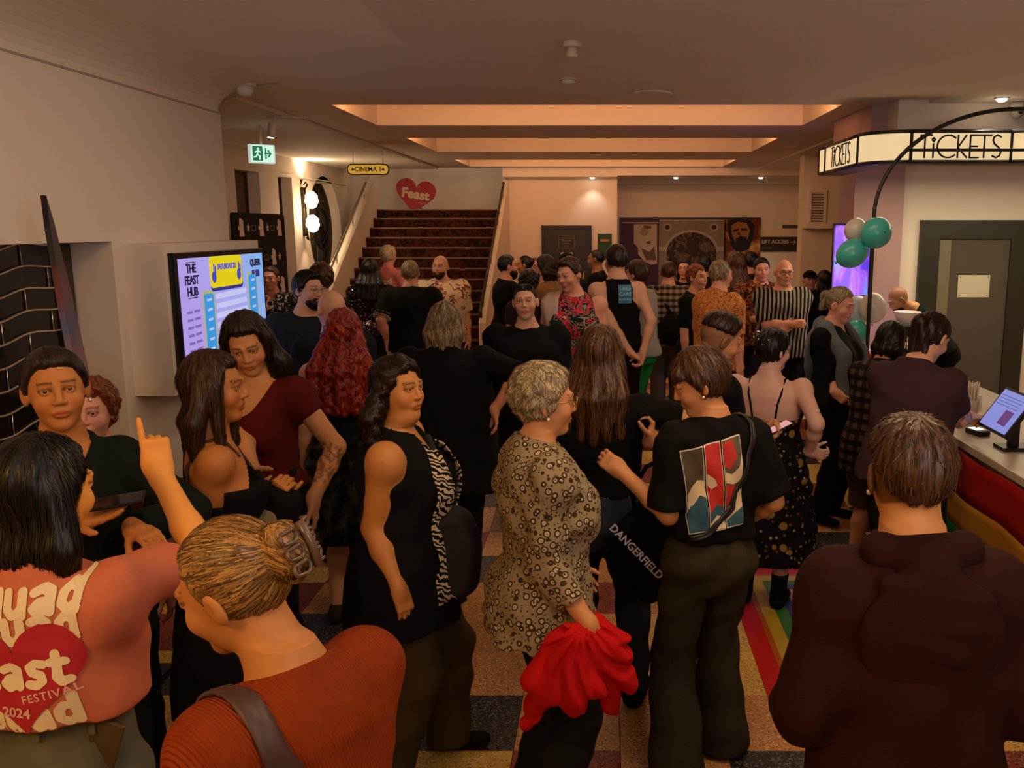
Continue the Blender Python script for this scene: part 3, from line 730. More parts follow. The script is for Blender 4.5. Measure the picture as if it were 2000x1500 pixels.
        if nk_ == 'collar':
            b = MB(); pts = [T((.066*math.sin(a)*1.05, -.018+.062*math.cos(a)*-1, 1.478-.022*math.cos(a+PI)*-1)) for a in np.linspace(.35, 2*PI-.35, 15)]
            pts = [T((-.070*math.sin(a), .072*math.cos(a)-.014, 1.472-.020*math.cos(a))) for a in np.linspace(.3, 2*PI-.3, 15)]
            b.tube([p*s for p in pts], [.013*s]*15, 6); b.build('collar', m, sm)
        if tp.get('hood'):
            Fh = Field(); Fh.u(ell(T((0, -.118*w-.01, 1.30)), (.145, .036, .16), rotm('X', 10-lean)), 0).u(rc(T((-.085, -.05, 1.462)), T((.0, -.105, 1.455)), .038, .042), .04).u(rc(T((.085, -.05, 1.462)), T((.0, -.105, 1.455)), .038, .042), .04).u(rc(T((-.085, -.05, 1.462)), T((-.075, .05, 1.42)), .036, .024), .03).u(rc(T((.085, -.05, 1.462)), T((.075, .05, 1.42)), .036, .024), .03)
            for z_, x_ in ((1.40, .09), (1.345, .07), (1.29, .05)): Fh.u(rc(T((-x_, -.135*w, z_+.02)), T((x_, -.15*w, z_-.01)), .022, .022), .02)
            V, Q = Fh.mesh(rcl, disp=folds(.005, seed+5)); link('hood', mesh_np('hood', V*s, Q, m), sm)
    for sd in 'LR':
        if shoe is None: break
        hip, kn, an, sx = LG[sd]; Fd = Field(); t0, t1 = an+A_(0, -.03, -.042), an+A_(sx*.02, .15, -.052)
        Fd.u(rc(t0, t1, .042, .033), 0).u(rc(t0+A_(0, 0, .01), an+A_(0, 0, .01), .044, .043), .03)
        if boots: Fd.u(rc(an, an*.7+kn*.3, .047, .054), .02)
        Fd.cut(lambda X, Y_, Z: .004-Z); Fd.cut(lambda X, Y_, Z, z=an[2]+(.13 if boots else .02): Z-z)
        V, Q = Fd.mesh(.012 if q < 2 else .018); so = link('shoe', mesh_np('shoe', V*s, Q, mats(shoe)), root)
        if sneaker:
            Fs = Field(); Fs.u(rc(t0, t1, .045, .037), 0).u(ell(t1+A_(0, .012, .0), (.034, .030, .030)), .01); Fs.cut(lambda X, Y_, Z, y=t1[1]: np.minimum(Z-.030, np.maximum(y-Y_, Z-.052))); Fs.cut(lambda X, Y_, Z: .003-Z)
            V, Q = Fs.mesh(.009); link('sole', mesh_np('sole', V*s, Q, mats('#b8ac98')), so)
            MB().tube([Vector(t1+A_(sgn*.022, -.035-.018*k, .040+.009*k))*s for k in range(4) for sgn in ((-1, 1) if k % 2 else (1, -1))], .004*s, 5).build('laces', mats('#b8ac98'), so)
    PEOPLE[key] = dict(root=root, s=s, T=T, hp=hp, ho=ho, Rh=Rh, M=M, bp=bp, AR=AR, LG=LG, w=w, prof=prof, out=out, cloth=put, mats=mats, rcl=rcl, W=lambda v: Vector(bp+M@A_(*v)*s), rb=rb)
    return PEOPLE[key]
def hold(P, sd, along=.085, off=.03):      # a point in the palm of a hand, in the world
    a = P['AR'][sd]; n = a['n']-a['d']*(a['n']@a['d']); n /= np.linalg.norm(n); return P['W'](a['w']+a['d']*along+n*off)
# ---------------------------------------------------------------- the room
def wallmat(name, c, rough=.75):
    m = NT(name, rough, spec=.2); n = m.noise(1.6, detail=5)
    m.col(m.mix(n, tuple(x*.95 for x in c), tuple(min(x*1.04, 1) for x in c))); m.bump(m.noise(140), .12, .003); return m.m
M_WALL = wallmat('plaster_cream', (.80, .71, .61)); M_CEIL = wallmat('ceiling_paint', (.82, .74, .66)); M_MAUVE = wallmat('mauve_paint', (.42, .27, .27))  # M_MAUVE has purple light from the screens put into its colour
M_COVE = wallmat('cove_paint', (.80, .66, .50)); M_BLACK = mat('black_paint', (.012, .011, .010), .45); M_DARKWOOD = mat('dark_timber', (.045, .022, .014), .5, bump=(60, .2, .003))
def struct(o): o['kind'] = 'structure'; return o
def wbox(name, lo, hi, m=None, parent=None): 
    o = MB().box(lo, hi).build(name, m or M_WALL, parent)
    return struct(o) if parent is None else o
# floor: divided terrazzo, a chequer that runs in diagonals of black, red and yellow-to-orange
def terr(name, c, spk, spk2):
    m = NT(name, .38, spec=.4); v = m.vor(150, out='Color'); r = m.sep(v)[0]
    base = m.mix(m.noise(3, detail=3), c, tuple(x*.8 for x in c)); a = m.ramp(r, [(.0, spk), (.13, spk), (.14, spk2), (.22, spk2), (.23, (1, 1, 1))], True)
    k = m.ramp(r, [(0, (1, 1, 1)), (.22, (1, 1, 1)), (.23, (0, 0, 0))], True); m.col(m.mix(k, base, a)); return m.m
T_YEL = terr('terrazzo_yellow', (.72, .43, .08), (.75, .58, .28), (.25, .14, .05)); T_ORG = terr('terrazzo_orange', (.58, .26, .08), (.7, .45, .22), (.2, .08, .04))
T_RED = terr('terrazzo_red', (.24, .05, .03), (.34, .16, .12), (.05, .015, .014)); T_BLK = terr('terrazzo_black', (.022, .020, .020), (.16, .14, .12), (.07, .06, .055))
TS = .446; X0, Y0 = .0587, 3.389
floor = struct(MB().box((-5.2, -3.6, -.25), (6.2, 18.6, -.012)).build('floor', mat('screed', (.1, .08, .06), .8)))
def tile_me(m):
    g = TS/2-.0012; return MB().box((-g, -g, -.012), (g, g, 0), bev=.0015).build('t', m).data
TM = {}
for k, m in (('y', T_YEL), ('o', T_ORG), ('r', T_RED), ('b', T_BLK)):
    o = None; TM[k] = tile_me(m)
for o in [o for o in COL.objects if o.name.startswith('t') and len(o.name) <= 5 and o.type == 'MESH']: bpy.data.objects.remove(o)
rnd = random.Random(4)
far = MB(); farf = []
def tile_kind(c, r):
    k = (c-r) % 4
    return 'b' if k == 1 else 'r' if k == 3 else ('y' if rnd.random() < .55 else 'o')
FIX = {(-2, 0): 'y', (1, 2): 'y', (0, 3): 'y', (-1, 2): 'o', (-2, 3): 'o', (1, 4): 'o', (0, 4): 'o', (-3, 4): 'y', (0, 1): 'o'}
n_t = 0; slots = {'y': 0, 'o': 1, 'r': 2, 'b': 3}
for r in range(-9, 30):
    for c in range(-11, 13):
        cx_, cy_ = X0+(c+.5)*TS, Y0+(r-.5)*TS
        if cx_ < -5 or cx_ > 6 or cy_ < -3.4 or cy_ > 16: continue
        k = FIX.get((c, r+0), tile_kind(c, r)); zc = cy_*.985+.37
        if 1.9 < cy_ < 5.6 and zc > 0 and -1184-260 < cx_*FPX/zc < 816+260 and n_t < 290:
            o = link('tile', TM[k], floor); o.location = (cx_, cy_, 0); n_t += 1
        else:
            nf = len(far.bm.faces); g = TS/2-.0012; za, zb = fz(cy_-g), fz(cy_+g)
            vs = [far.bm.verts.new(p) for p in ((cx_-g, cy_-g, za), (cx_+g, cy_-g, za), (cx_+g, cy_+g, zb), (cx_-g, cy_+g, zb), (cx_-g, cy_-g, za-.014), (cx_+g, cy_-g, za-.014), (cx_+g, cy_+g, zb-.014), (cx_-g, cy_+g, zb-.014))]
            for f in ((0, 1, 2, 3), (0, 4, 5, 1), (1, 5, 6, 2), (2, 6, 7, 3), (3, 7, 4, 0)):
                ff = far.bm.faces.new([vs[i] for i in f]); ff.material_index = slots[k]
tf = far.build('tile_field', [T_YEL, T_ORG, T_RED, T_BLK], floor); tf['kind'] = 'stuff'
# rainbow bands stuck to the floor in front of the counter
mt = empty('floor_sticker', (.75, 3.68, .001), 0, 'rainbow bands taped as a rectangle on the tiled floor before the counter', 'floor sticker')
for i, (c, w) in enumerate((('#c01c14', .105), ('#b05a1a', .03), ('#c0a024', .075), ('#3c7a2c', .07), ('#2a3a7a', .05))):
    ofs = sum((.105, .03, .075, .07, .05)[:i]); x0, y0, x1, y1 = ofs, ofs, 1.12, 1.72-ofs
    b = MB().box((x0, y0, 0), (x0+w, y1, .004)).box((x0+w, y0, 0), (x1, y0+w, .004)).box((x0+w, y1-w, 0), (x1, y1, .004))
    b.build('band', mat('tape_'+c[1:], c, .45), mt)
# ceiling
ZC, ZR = 3.17, 3.20
cb = MB()
RX0, RX1, RY0, RY1 = -3.0, 2.7, 7.4, 16.3
CX0, CX1 = -2.40, 2.06
def slab(x0, x1, y0, y1, z=ZC, t=.5): cb.box((x0, y0, z), (x1, y1, z+t))
slab(-2.35, 6.2, -3.6, RY0); slab(-4.75, RX0, 6.7, RY1); slab(RX1, 6.2, RY0, 18.6); slab(-1.85, RX1, RY1, 18.6, ZC); slab(-2.8, -2.35, 6.7, RY0); slab(-3.0, -2.8, 6.7, RY0)
slab(RX0, CX0, RY0, RY1, ZR); slab(CX1, RX1, RY0, RY1, ZR)
ys = [RY0]+[v for c in COVES for v in c]+[RY1]
for a, b_ in zip(ys[::2], ys[1::2]): slab(CX0, CX1, a, b_, ZR, .03)
slab(CX0, CX1, RY0, RY1, 3.42, .2)
for a, b_ in zip(ys[::2], ys[1::2]):
    cb.box((CX0, a+.02, ZR+.03), (CX1, b_-.02, 3.42)) if a == RY0 or b_ == RY1 else cb.box((CX0, a+.0, ZR+.03), (CX1, b_, 3.42))
ceil = struct(cb.build('ceiling', M_CEIL))
for y0, y1 in COVES:      # cove linings and the strip itself
    b = MB().quad((CX0, y0, 3.418), (CX1, y0, 3.418), (CX1, y1, 3.418), (CX0, y1, 3.418)).quad((CX0, y1-.004, ZR), (CX1, y1-.004, ZR), (CX1, y1-.004, 3.418), (CX0, y1-.004, 3.418))
    b.quad((CX0+.004, y0, ZR), (CX0+.004, y1, ZR), (CX0+.004, y1, 3.418), (CX0+.004, y0, 3.418)).quad((CX1-.004, y0, ZR), (CX1-.004, y1, ZR), (CX1-.004, y1, 3.418), (CX1-.004, y0, 3.418))
    b.build('cove_lining', M_COVE, ceil)
    MB().box((CX0+.1, y0+.02, ZR+.02), (CX1-.1, y0+.05, ZR+.04)).build('light_strip', mat('strip_glow', (1, .6, .3), .5, emit=(1., .55, .24), est=2.5), ceil)
# near left wall with its curved cornice, and the niche behind the tall board
XL = -2.8; NX = -3.05; NY1 = 5.1; NZ = 2.07
wl = struct(MB().box((-3.5, -3.6, NZ), (XL, 6.7, 2.97)).box((-3.5, NY1, 0), (XL, 6.7, NZ)).box((-3.5, -3.6, -.01), (NX-.03, NY1, NZ)).box((-4.75, 6.55, 2.9), (-3.4, 6.7, 3.3)).box((-4.75, 6.55, 0), (-3.4, 6.7, 3.3)).build('wall_left', M_WALL))
prof = [(XL, 2.97)]+[(XL+.45*(1-math.cos(a)), 2.97+.20*math.sin(a)) for a in np.linspace(0, PI/2, 10)]
b = MB()
for (xa, za), (xb, zb) in zip(prof, prof[1:]): b.quad((xa, -3.6, za), (xa, 6.7, za), (xb, 6.7, zb), (xb, -3.6, zb))
b.prism([(-3.5, 2.97)]+prof+[(-2.35, 3.3), (-3.5, 3.3)], .05, ((0, 6.65, 0), (1, 0, 0), (0, 0, 1), (0, 1, 0)))
o = struct(b.build('trim_1', M_WALL)); 
for p in o.data.polygons: p.use_smooth = len(p.vertices) == 4 and abs(p.normal.y) < .3
wbox('trim_2', (XL-.01, -3.6, 2.955), (XL+.006, 6.7, 2.967), mat('cornice_line', (.42, .34, .27), .7))
M_TILE = mat('black_gloss_tile', (.008, .008, .009), .12, spec=.5); M_SILV = mat('silver_strip', (.80, .74, .64), .25, .9)
# black wavy tiles laid in staggered rows on the niche's back wall, silver strips between
RH = .117; LEN = .42; n_rows = 12
def wv(y): return .017*math.sin(y*8.2)+.007*math.sin(y*15+1)
tr = empty('niche_lining', (0, 0, 0), kind='structure')
tr.name = 'wall_niche'
for r in range(n_rows):
    z0, z1 = NZ-.02-(r+1)*RH, NZ-.02-r*RH; y = 3.0-(r % 2)*LEN/2
    while y < NY1-.12:
        ya, yb = max(y, 2.9), min(y+LEN, NY1-.12); y += LEN
        if yb-ya < .05: continue
        n = 6; ysamp = np.linspace(ya+.004, yb-.004, n)
        poly = [(v, z0+wv(v)+.004) for v in ysamp]+[(v, z1+wv(v)-.004) for v in ysamp[::-1]]
        MB().prism(poly, .012+.002*((r*7+int(y*10)) % 3), ((NX-.02, 0, 0), (0, 1, 0), (0, 0, 1), (1, 0, 0))).build('tile', M_TILE, tr)
        if ya > 2.95: MB().tube([(NX+.0, ya, z0+wv(ya)+.004), (NX+.0, ya, z1+wv(ya)-.004)], .0035, 6).build('silver_joint', M_SILV, tr)
    MB().tube([(NX+.002, v, z1+wv(v)) for v in np.linspace(2.9, NY1-.12, 44)], .0065, 6).build('silver_strip', M_SILV, tr)
MB().box((NX-.02, NY1-.12, .55), (NX+.03, NY1-.02, NZ-.01), bev=.01).build('carved_pilaster', mat('bronze_relief', (.07, .045, .03), .4, .3, bump=(38, 1., .02)), tr)
wbox('trim_3', (NX-.03, 2.5, .50), (-2.62, NY1+.45, .56), M_DARKWOOD)
wbox('trim_4', (NX-.03, 2.5, 0), (-2.66, NY1+.40, .50), mat('plinth_panel', (.30, .22, .20), .7))
# the left recess with its windows
XW = -4.7
b = MB()
WINS = [(11.55, 12.35), (13.05, 13.62)]
b.box((-5.3, 6.7, 2.88), (XW, 16.6, 3.3)); b.box((-5.3, 6.7, 0), (XW, WINS[0][0], 2.88)); b.box((-5.3, WINS[0][1], 0), (XW, WINS[1][0], 2.88)); b.box((-5.3, 6.7, 0), (XW, 14.1, .9)); b.box((-5.3, WINS[1][1], 0), (XW, 14.0, 2.88))
ww = struct(b.build('wall_windows', M_WALL))
CCY, CCZ, CR = 15.15, 2.12, .86
def ring_wall(y0, y1, z0, z1, x0, x1, n=48):       # wall piece with a round hole
    b = MB(); F_, B_ = [], []
    for k in range(n):
        a = 2*PI*k/n; c, s = math.cos(a), math.sin(a); t = min(((y1-CCY) if c > 0 else (CCY-y0))/max(abs(c), 1e-6), ((z1-CCZ) if s > 0 else (CCZ-z0))/max(abs(s), 1e-6))
        for L_, x in ((F_, x1), (B_, x0)): L_.append((b.bm.verts.new((x, CCY+CR*c, CCZ+CR*s)), b.bm.verts.new((x, CCY+t*c, CCZ+t*s))))
    for k in range(n):
        j = (k+1) % n
        b.bm.faces.new((F_[k][0], F_[k][1], F_[j][1], F_[j][0])); f = b.bm.faces.new((F_[k][0], F_[j][0], B_[j][0], B_[k][0])); f.smooth = True
        b.bm.faces.new((B_[k][0], B_[j][0], B_[j][1], B_[k][1]))
    return b.build('wall_round', M_WALL)
struct(ring_wall(14.0, 16.6, 0, 2.885, -5.3, XW)); wbox('trim_5', (XW, 7, 2.90), (XW+.012, 16.5, 2.92), M_CEIL)
M_GLASS = mat('night_glass', (.02, .018, .014), .08, spec=.6); M_AMBERG = mat('amber_leadlight', (.10, .055, .02), .2); M_LEAD = mat('lead_came', (.02, .015, .012), .5)
for i, (y0, y1) in enumerate(WINS):
    w_ = empty('window_%d' % (i+1), (XW-.19, (y0+y1)/2, 0), kind='structure')
    h = (y1-y0)/2
    for a, b_ in ((.9, 1.55), (1.57, 2.2), (2.22, 2.86)): MB().box((-.01, -h+.03, a), (.01, h-.03, b_)).build('pane', M_AMBERG, w_)
    b = MB().box((-.03, -h, .9), (.03, -h+.04, 2.88)).box((-.03, h-.04, .9), (.03, h, 2.88))
    for z in (.9, 1.55, 2.2, 2.85): b.box((-.025, -h, z-.01), (.025, h, z+.02))
    b.build('window_frame', M_DARKWOOD, w_)
w3 = empty('window_3', (XW-.19, CCY, CCZ), kind='structure')
MB().lathe([(0, -.006), (CR-.02, -.006), (CR-.02, .006), (0, .006)], (0, 0, 0), 40, 'X').build('pane', mat('leadlight_glass', (.09, .065, .045), .18), w3)
MB().tube([(0, CR*.98*math.cos(a), CR*.98*math.sin(a)) for a in np.linspace(0, 2*PI, 49)[:-1]], .035, 6, closed=True).build('window_frame', M_DARKWOOD, w3)
for k in range(7):
    a = PI*k/7; R2 = .55 if k % 2 else .35
    c = (0, .38*math.cos(a*2), .38*math.sin(a*2)); MB().tube([(0.012, c[1]+R2*math.cos(t), c[2]+R2*math.sin(t)) for t in np.linspace(0, 2*PI, 25)[:-1] if math.hypot(c[1]+R2*math.cos(t), c[2]+R2*math.sin(t)) < CR*1.05], .011, 5).build('lead_came', M_LEAD, w3)
MB().box((-.008, -.012, -CR), (.014, .012, CR)).build('lead_came', M_LEAD, w3)
# staircase
SX0, SX1, SY0, SY1 = -4.2, -1.87, 13.0, 16.6; NS = 14; SZ0 = .15; RI = 2.32/NS; TR = (SY1-SY0)/(NS-1)
mc = NT('stair_carpet', .95, spec=.05); v = mc.vor(22, out='Color'); mc.col(mc.mix(mc.ramp(mc.sep(v)[0], [(.0, (0, 0, 0)), (.55, (0, 0, 0)), (.6, (1, 1, 1))], True), (.075, .020, .014), (.022, .012, .010))); M_CARPET = mc.m
M_NOSE = mat('brass_nosing', (.22, .12, .08), .45, .3)
stw = empty('staircase', (0, 0, 0), kind='structure')
for k in range(NS):
    y = SY0+k*TR; z = SZ0+(k+1)*RI; fl = max(0, 4-k)*.07
    MB().box((SX0, y, z-RI), (SX1+fl, y+TR+.03 if k < NS-1 else 18.2, z)).build('step', M_CARPET, stw)
    MB().box((SX0, y-.014, z-.022), (SX1+fl, y+.03, z+.006), bev=.004).build('nosing', M_NOSE, stw)
def slope_z(y): return SZ0+RI+(y-SY0)/TR*RI
for nm, x0, x1, y0 in (('balustrade_left', SX0-.12, SX0, 12.75), ('balustrade_right', SX1, SX1+.10, 13.0)):
    P = [(y0, .0), (16.75, 0), (16.75, slope_z(16.75)+.55), (y0+.1, slope_z(y0)+.55), (y0, slope_z(y0)+.45)]
    o = MB().prism(P, x1-x0, ((x0, 0, 0), (0, 1, 0), (0, 0, 1), (1, 0, 0))).build('wall_'+nm, M_WALL); struct(o)
M_STEEL = mat('brushed_steel', (.62, .56, .48), .25, 1.)
for x, lb in ((SX0-.06, 'steel handrail on the left side of the carpeted stairs'), (SX1+.05, 'steel handrail on the right side of the carpeted stairs')):
    h = empty('handrail', (x, 12.9, 0), 0, lb, 'handrail')
    P = [(0, v-12.9, slope_z(v)+.72) for v in (12.9, 14.0, 15.1, 16.15)]
    MB().tube([(0, -.02, P[0][2]-.12), (0, -.03, P[0][2]-.03)]+P, .024, 8).build('rail', M_STEEL if x < -3 else mat('dark_rail', (.06, .045, .035), .4, .5), h)
    for v in (13.2, 14.2, 15.2, 16.0): MB().tube([(0, v-12.9, slope_z(v)+.54), (0, v-12.9, slope_z(v)+.71)], .010, 6).build('bracket', M_STEEL, h)
wbox('wall_stair_left', (-5.3, 16.6, 0), (-4.75, 18.6, 4.9)); wbox('wall_stair_right', (SX1+.1, 16.75, 2.9), (SX1+.25, 18.6, 4.9)); wbox('wall_stair_back', (-4.75, 18.2, 2.2), (SX1+.2, 18.4, 4.9)); wbox('ceiling_stair', (-5.0, 16.3, 4.85), (-1.7, 18.6, 5.0), M_CEIL)
wbox('wall_stair_front', (-4.75, 16.28, ZR), (SX1+.2, 16.42, 4.9))
# back wall
XB = .20
wbox('wall_back', (SX1+.1, 16.6, 0), (XB, 18.8, 3.3)); wbox('wall_back_recess', (XB, 18.0, 0), (6.2, 18.3, 3.3)); wbox('trim_6', (XB, 17.75, 2.98), (4.2, 18.0, 3.17), M_CEIL); wbox('trim_7', (XB, 17.5, 3.08), (4.2, 17.76, 3.17), M_CEIL)
d1 = empty('door_1', (at(1108, 600, 16.6).x, 16.58, .15), kind='structure')
MB().box((-.46, -.05, 0), (-.40, .02, 1.97)).box((.40, -.05, 0), (.46, .02, 1.97)).box((-.46, -.05, 1.97), (.46, .02, 2.03)).build('door_frame', M_BLACK, d1)
MB().box((-.40, -.02, 0), (.40, .01, 1.97)).build('door_leaf', mat('door_black', (.016, .012, .010), .4), d1)
sg = MB().box((-.14, -.028, 1.62), (.14, -.02, 1.84)).build('door_sign', mat('sign_black', (.02, .018, .016), .5), d1)
MB().box((-.145, -.026, 1.835), (.145, -.018, 1.845)).box((-.145, -.026, 1.615), (.145, -.018, 1.625)).box((-.145, -.026, 1.62), (-.137, -.018, 1.84)).box((.137, -.026, 1.62), (.145, -.018, 1.84)).build('sign_border', mat('sign_pale', (.35, .3, .25), .6), sg)
for k in range(4): text('sign_lettering', ('CINEMA PATRONS', 'PLEASE HAVE', 'TICKETS', 'READY')[k], .030, ((0, -.029, 1.80-k*.048), (1, 0, 0), (0, 0, 1), (0, -1, 0)), mat('sign_pale', (.35, .3, .25)), sg)
MB().box((-.11, -.03, 1.28), (.11, -.02, 1.54)).build('notice', mat('paper', (.75, .70, .62), .8), d1)
MB().box((.26, -.03, .95), (.32, -.02, 1.20)).build('push_plate', mat('brass', (.45, .30, .12), .35, .8), d1)
# right: wall with the vent, pillar with purple spill in its colour, wall with the glazed door
wbox('wall_vent', (2.86, 13.2, 0), (6.2, 13.5, 3.3)); wbox('wall_vent_side', (4.15, 13.5, 0), (4.3, 18.0, 3.3)); 
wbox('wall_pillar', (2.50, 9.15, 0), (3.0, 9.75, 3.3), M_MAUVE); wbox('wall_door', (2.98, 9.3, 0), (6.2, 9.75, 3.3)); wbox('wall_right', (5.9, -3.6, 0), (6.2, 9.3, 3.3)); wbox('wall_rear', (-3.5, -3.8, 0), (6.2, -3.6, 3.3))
v_ = at(1596, 405, 13.2); vt = empty('air_vent', (v_.x, 13.2, v_.z), 0, 'white louvred air vent high on the wall left of the ticket sign', 'vent')
MB().box((-.13, -.03, -.25), (-.09, 0, .25)).box((.09, -.03, -.25), (.13, 0, .25)).box((-.09, -.03, .21), (.09, 0, .25)).box((-.09, -.03, -.25), (.09, 0, -.21)).box((-.09, -.004, -.21), (.09, .0, .21)).build('vent_frame', M_WALL, vt)
lou = MB().box((-.09, -.022, -.006), (.09, -.004, .006), rot=Matrix.Rotation(.6, 3, 'X')).build('louvre', mat('louvre_grey', (.22, .19, .15), .6), vt)
lou.location.z = -.19
for k in range(1, 11):
    c = lou.copy(); COL.objects.link(c); c.location.z = -.19+k*.038
p_ = at(1603, 438, 13.2); wbox('trim_8', (2.86, 12.95, p_.z-.06), (3.5, 13.2, p_.z+.02))
# glazed door on the right
A0, A1 = at(1797, 430, 9.3), at(2012, 430, 9.3)
d2 = empty('door_2', ((A0.x+A1.x)/2, 9.28, 0), kind='structure'); hw = (A1.x-A0.x)/2
MB().box((-hw, -.04, 0), (-hw+.20, .02, A0.z-.19)).box((hw-.2, -.04, 0), (hw, .02, A0.z-.19)).box((-hw, -.04, A0.z-.19), (hw, .02, A0.z)).build('door_frame', mat('green_black_timber', (.022, .020, .012), .45), d2)
mg = NT('smoked_glass', .22, spec=.5); mg.col((.085, .075, .06)); M_SMOKE = mg.m
MB().box((-hw+.2, -.012, 0), (hw-.2, .0, A0.z-.19)).build('door_glass', M_SMOKE, d2)
MB().box((-hw+.2, -.03, 0), (-hw+.32, -.012, A0.z-.2)).build('door_stile', mat('olive_paint', (.17, .15, .09), .5), d2)
q = at(1901, 559, 9.27); pn = empty('paper_notice', (q.x, 9.265, q.z), 0, 'blank cream paper notice pinned to the smoked glass door', 'notice')
MB().box((-.165, -.004, -.115), (.165, 0, .115)).build('sheet', mat('paper_yellowed', (.58, .54, .40), .85), pn)
for sx in (-1, 1):
    for sz in (-1, 1): MB().lathe([(.008, -.003), (.006, .003)], (sx*.145, -.005, sz*.095), 8, 'Y').build('pin', mat('pin_grey', (.25, .24, .2), .4), pn)
wbox('trim_9', (5.28, 9.2, 1.2), (5.9, 9.3, 2.6), M_WALL)
# ---------------------------------------------------------------- fittings and things
def glow(name, c, st=1.): 
    c = lin(c) if isinstance(c, str) else c
    return mat(name, tuple(x*.3 for x in c), .4, emit=c, est=st)
def rrect(x0, y0, x1, y1, r, n=5):
    P = []
    for cx_, cy_, a0 in ((x1-r, y1-r, 0), (x0+r, y1-r, PI/2), (x0+r, y0+r, PI), (x1-r, y0+r, 1.5*PI)):
        P += [(cx_+r*math.cos(a0+a), cy_+r*math.sin(a0+a)) for a in np.linspace(0, PI/2, n)]
    return P
def heart(w, n=44):
    P = []
    for t in np.linspace(0, 2*PI, n+1)[:-1]:
        P.append((w/34*16*math.sin(t)**3, w/34*(13*math.cos(t)-5*math.cos(2*t)-2*math.cos(3*t)-math.cos(4*t))))
    return P[::-1]
# --- display on the left wall
wbox('wall_display_housing', (XL, 5.2, 1.16), (-2.56, 6.62, 2.055), M_WALL)
TX = -2.55; tv = empty('display_screen', (TX, 5.24, 1.2), 0, 'wide lilac and blue event display mounted on the left wall', 'screen')
TW, TH = 1.36, .80
MB().box((-.01, 0, 0), (.03, TW, TH), bev=.004).build('bezel', mat('bezel_black', '#0a0a0c', .3), tv)
m = NT('display_picture', .4); x_, y_, z_ = m.sep()
g = m.math('ADD', m.math('MULTIPLY', y_, .55), m.math('MULTIPLY', z_, .35)); c = m.ramp(g, [(.25, '#b49ce8'), (.62, '#a9a6ee'), (.95, '#7fb4ee')]); m.col('#20202a'); m.emit(c, .95)
MB().box((.03, .035, .03), (.033, TW-.03, TH-.035)).build('picture', m.m, tv)
fr = lambda y, z, d=.0335: ((d, y, z), (0, 1, 0), (0, 0, 1), (1, 0, 0))
G_Y, G_B, G_N, G_W, G_C = glow('screen_yellow', '#e6d414', .85), glow('screen_blue', '#3da0ee', .8), glow('screen_navy', '#3a3ca0', .6), glow('screen_white', '#c4c8f4', .9), glow('screen_ink', '#2c2858', .5)
MB().prism(rrect(.45, .555, .95, .80-.035, .03), .0016, fr(0, -.012, .0332)).build('banner_shadow', G_N, tv)
ban = MB().prism(rrect(.445, .565, .945, .80-.035, .03), .002, fr(0, 0, .0335)).build('banner', G_Y, tv)
text('banner_lettering', 'SATURDAY 23', .049, fr(.70, .695, .036), glow('screen_violet', '#6a62c8', .8), ban, space=.9, bold=.002)
for k, y in enumerate((.50, .89)):
    b = MB().prism([(y+.032*math.cos(a), .635+.038*math.sin(a)) for a in np.linspace(0, 2*PI, 15)[:-1]], .0015, fr(0, 0, .0356))
    b.prism(rrect(y-.004, .66, y+.012, .72, .007, 3), .0015, fr(0, 0, .0356)).prism(rrect(y+.018, .655, y+.034, .705, .007, 3), .0015, fr(0, 0, .0356)); b.build('hand_emblem', glow('screen_indigo', '#4a48c8', .8), ban)
for y, z1 in ((.335, .50), (1.05, .585)):
    MB().prism(rrect(y-.02, .01, y+.155, z1+.02, .03), .0012, fr(0, .035, .0332)).build('column_rim', glow('screen_cream', '#d0d08a', .6), tv)
    col_ = MB().prism(rrect(y, .01, y+.135, z1, .02), .002, fr(0, .035, .0335)).build('column', G_B, tv)
    for k in range(int(z1/.07)): MB().strokes([[(y+.045, z1-.04-k*.062), (y+.10, z1-.037-k*.062)]], .014, fr(0, .035, .0357), .001).build('list_mark', G_W, col_)
for k in range(8): MB().prism([(.51, .49-k*.062), (1.0, .50-k*.062), (1.0, .535-k*.062), (.51, .525-k*.062)], .0012, fr(0, 0, .0335)).build('programme_row', G_W, tv)
for k, t in enumerate(('THE', 'FEAST', 'HUB')): text('logo_lettering', t, .075, fr(.19, .70-k*.07, .0336), G_C, tv, bold=.002, space=.9)
for z in (.738, .525): MB().strokes([[(.13, z), (.25, z)]], .006, fr(0, 0, .0336), .001).build('logo_rule', G_C, tv)
for k in range(9): MB().strokes([[(.10, .44-k*.047), (.165, .44-k*.047)], [(.195, .442-k*.047), (.265, .444-k*.047)]], .016, fr(0, 0, .0336), .001).build('time_entry', glow('screen_mauve', '#8a74c8', .7), tv)
text('logo_lettering', 'QUEER', .062, fr(1.19, .70, .0336), G_C, tv, bold=.003, space=.9)
MB().prism(rrect(1.12, .60, 1.17, .65, .01), .001, fr(0, 0, .0336)).prism(rrect(1.185, .60, 1.255, .65, .01), .001, fr(0, 0, .0336)).build('logo_block', G_N, tv)
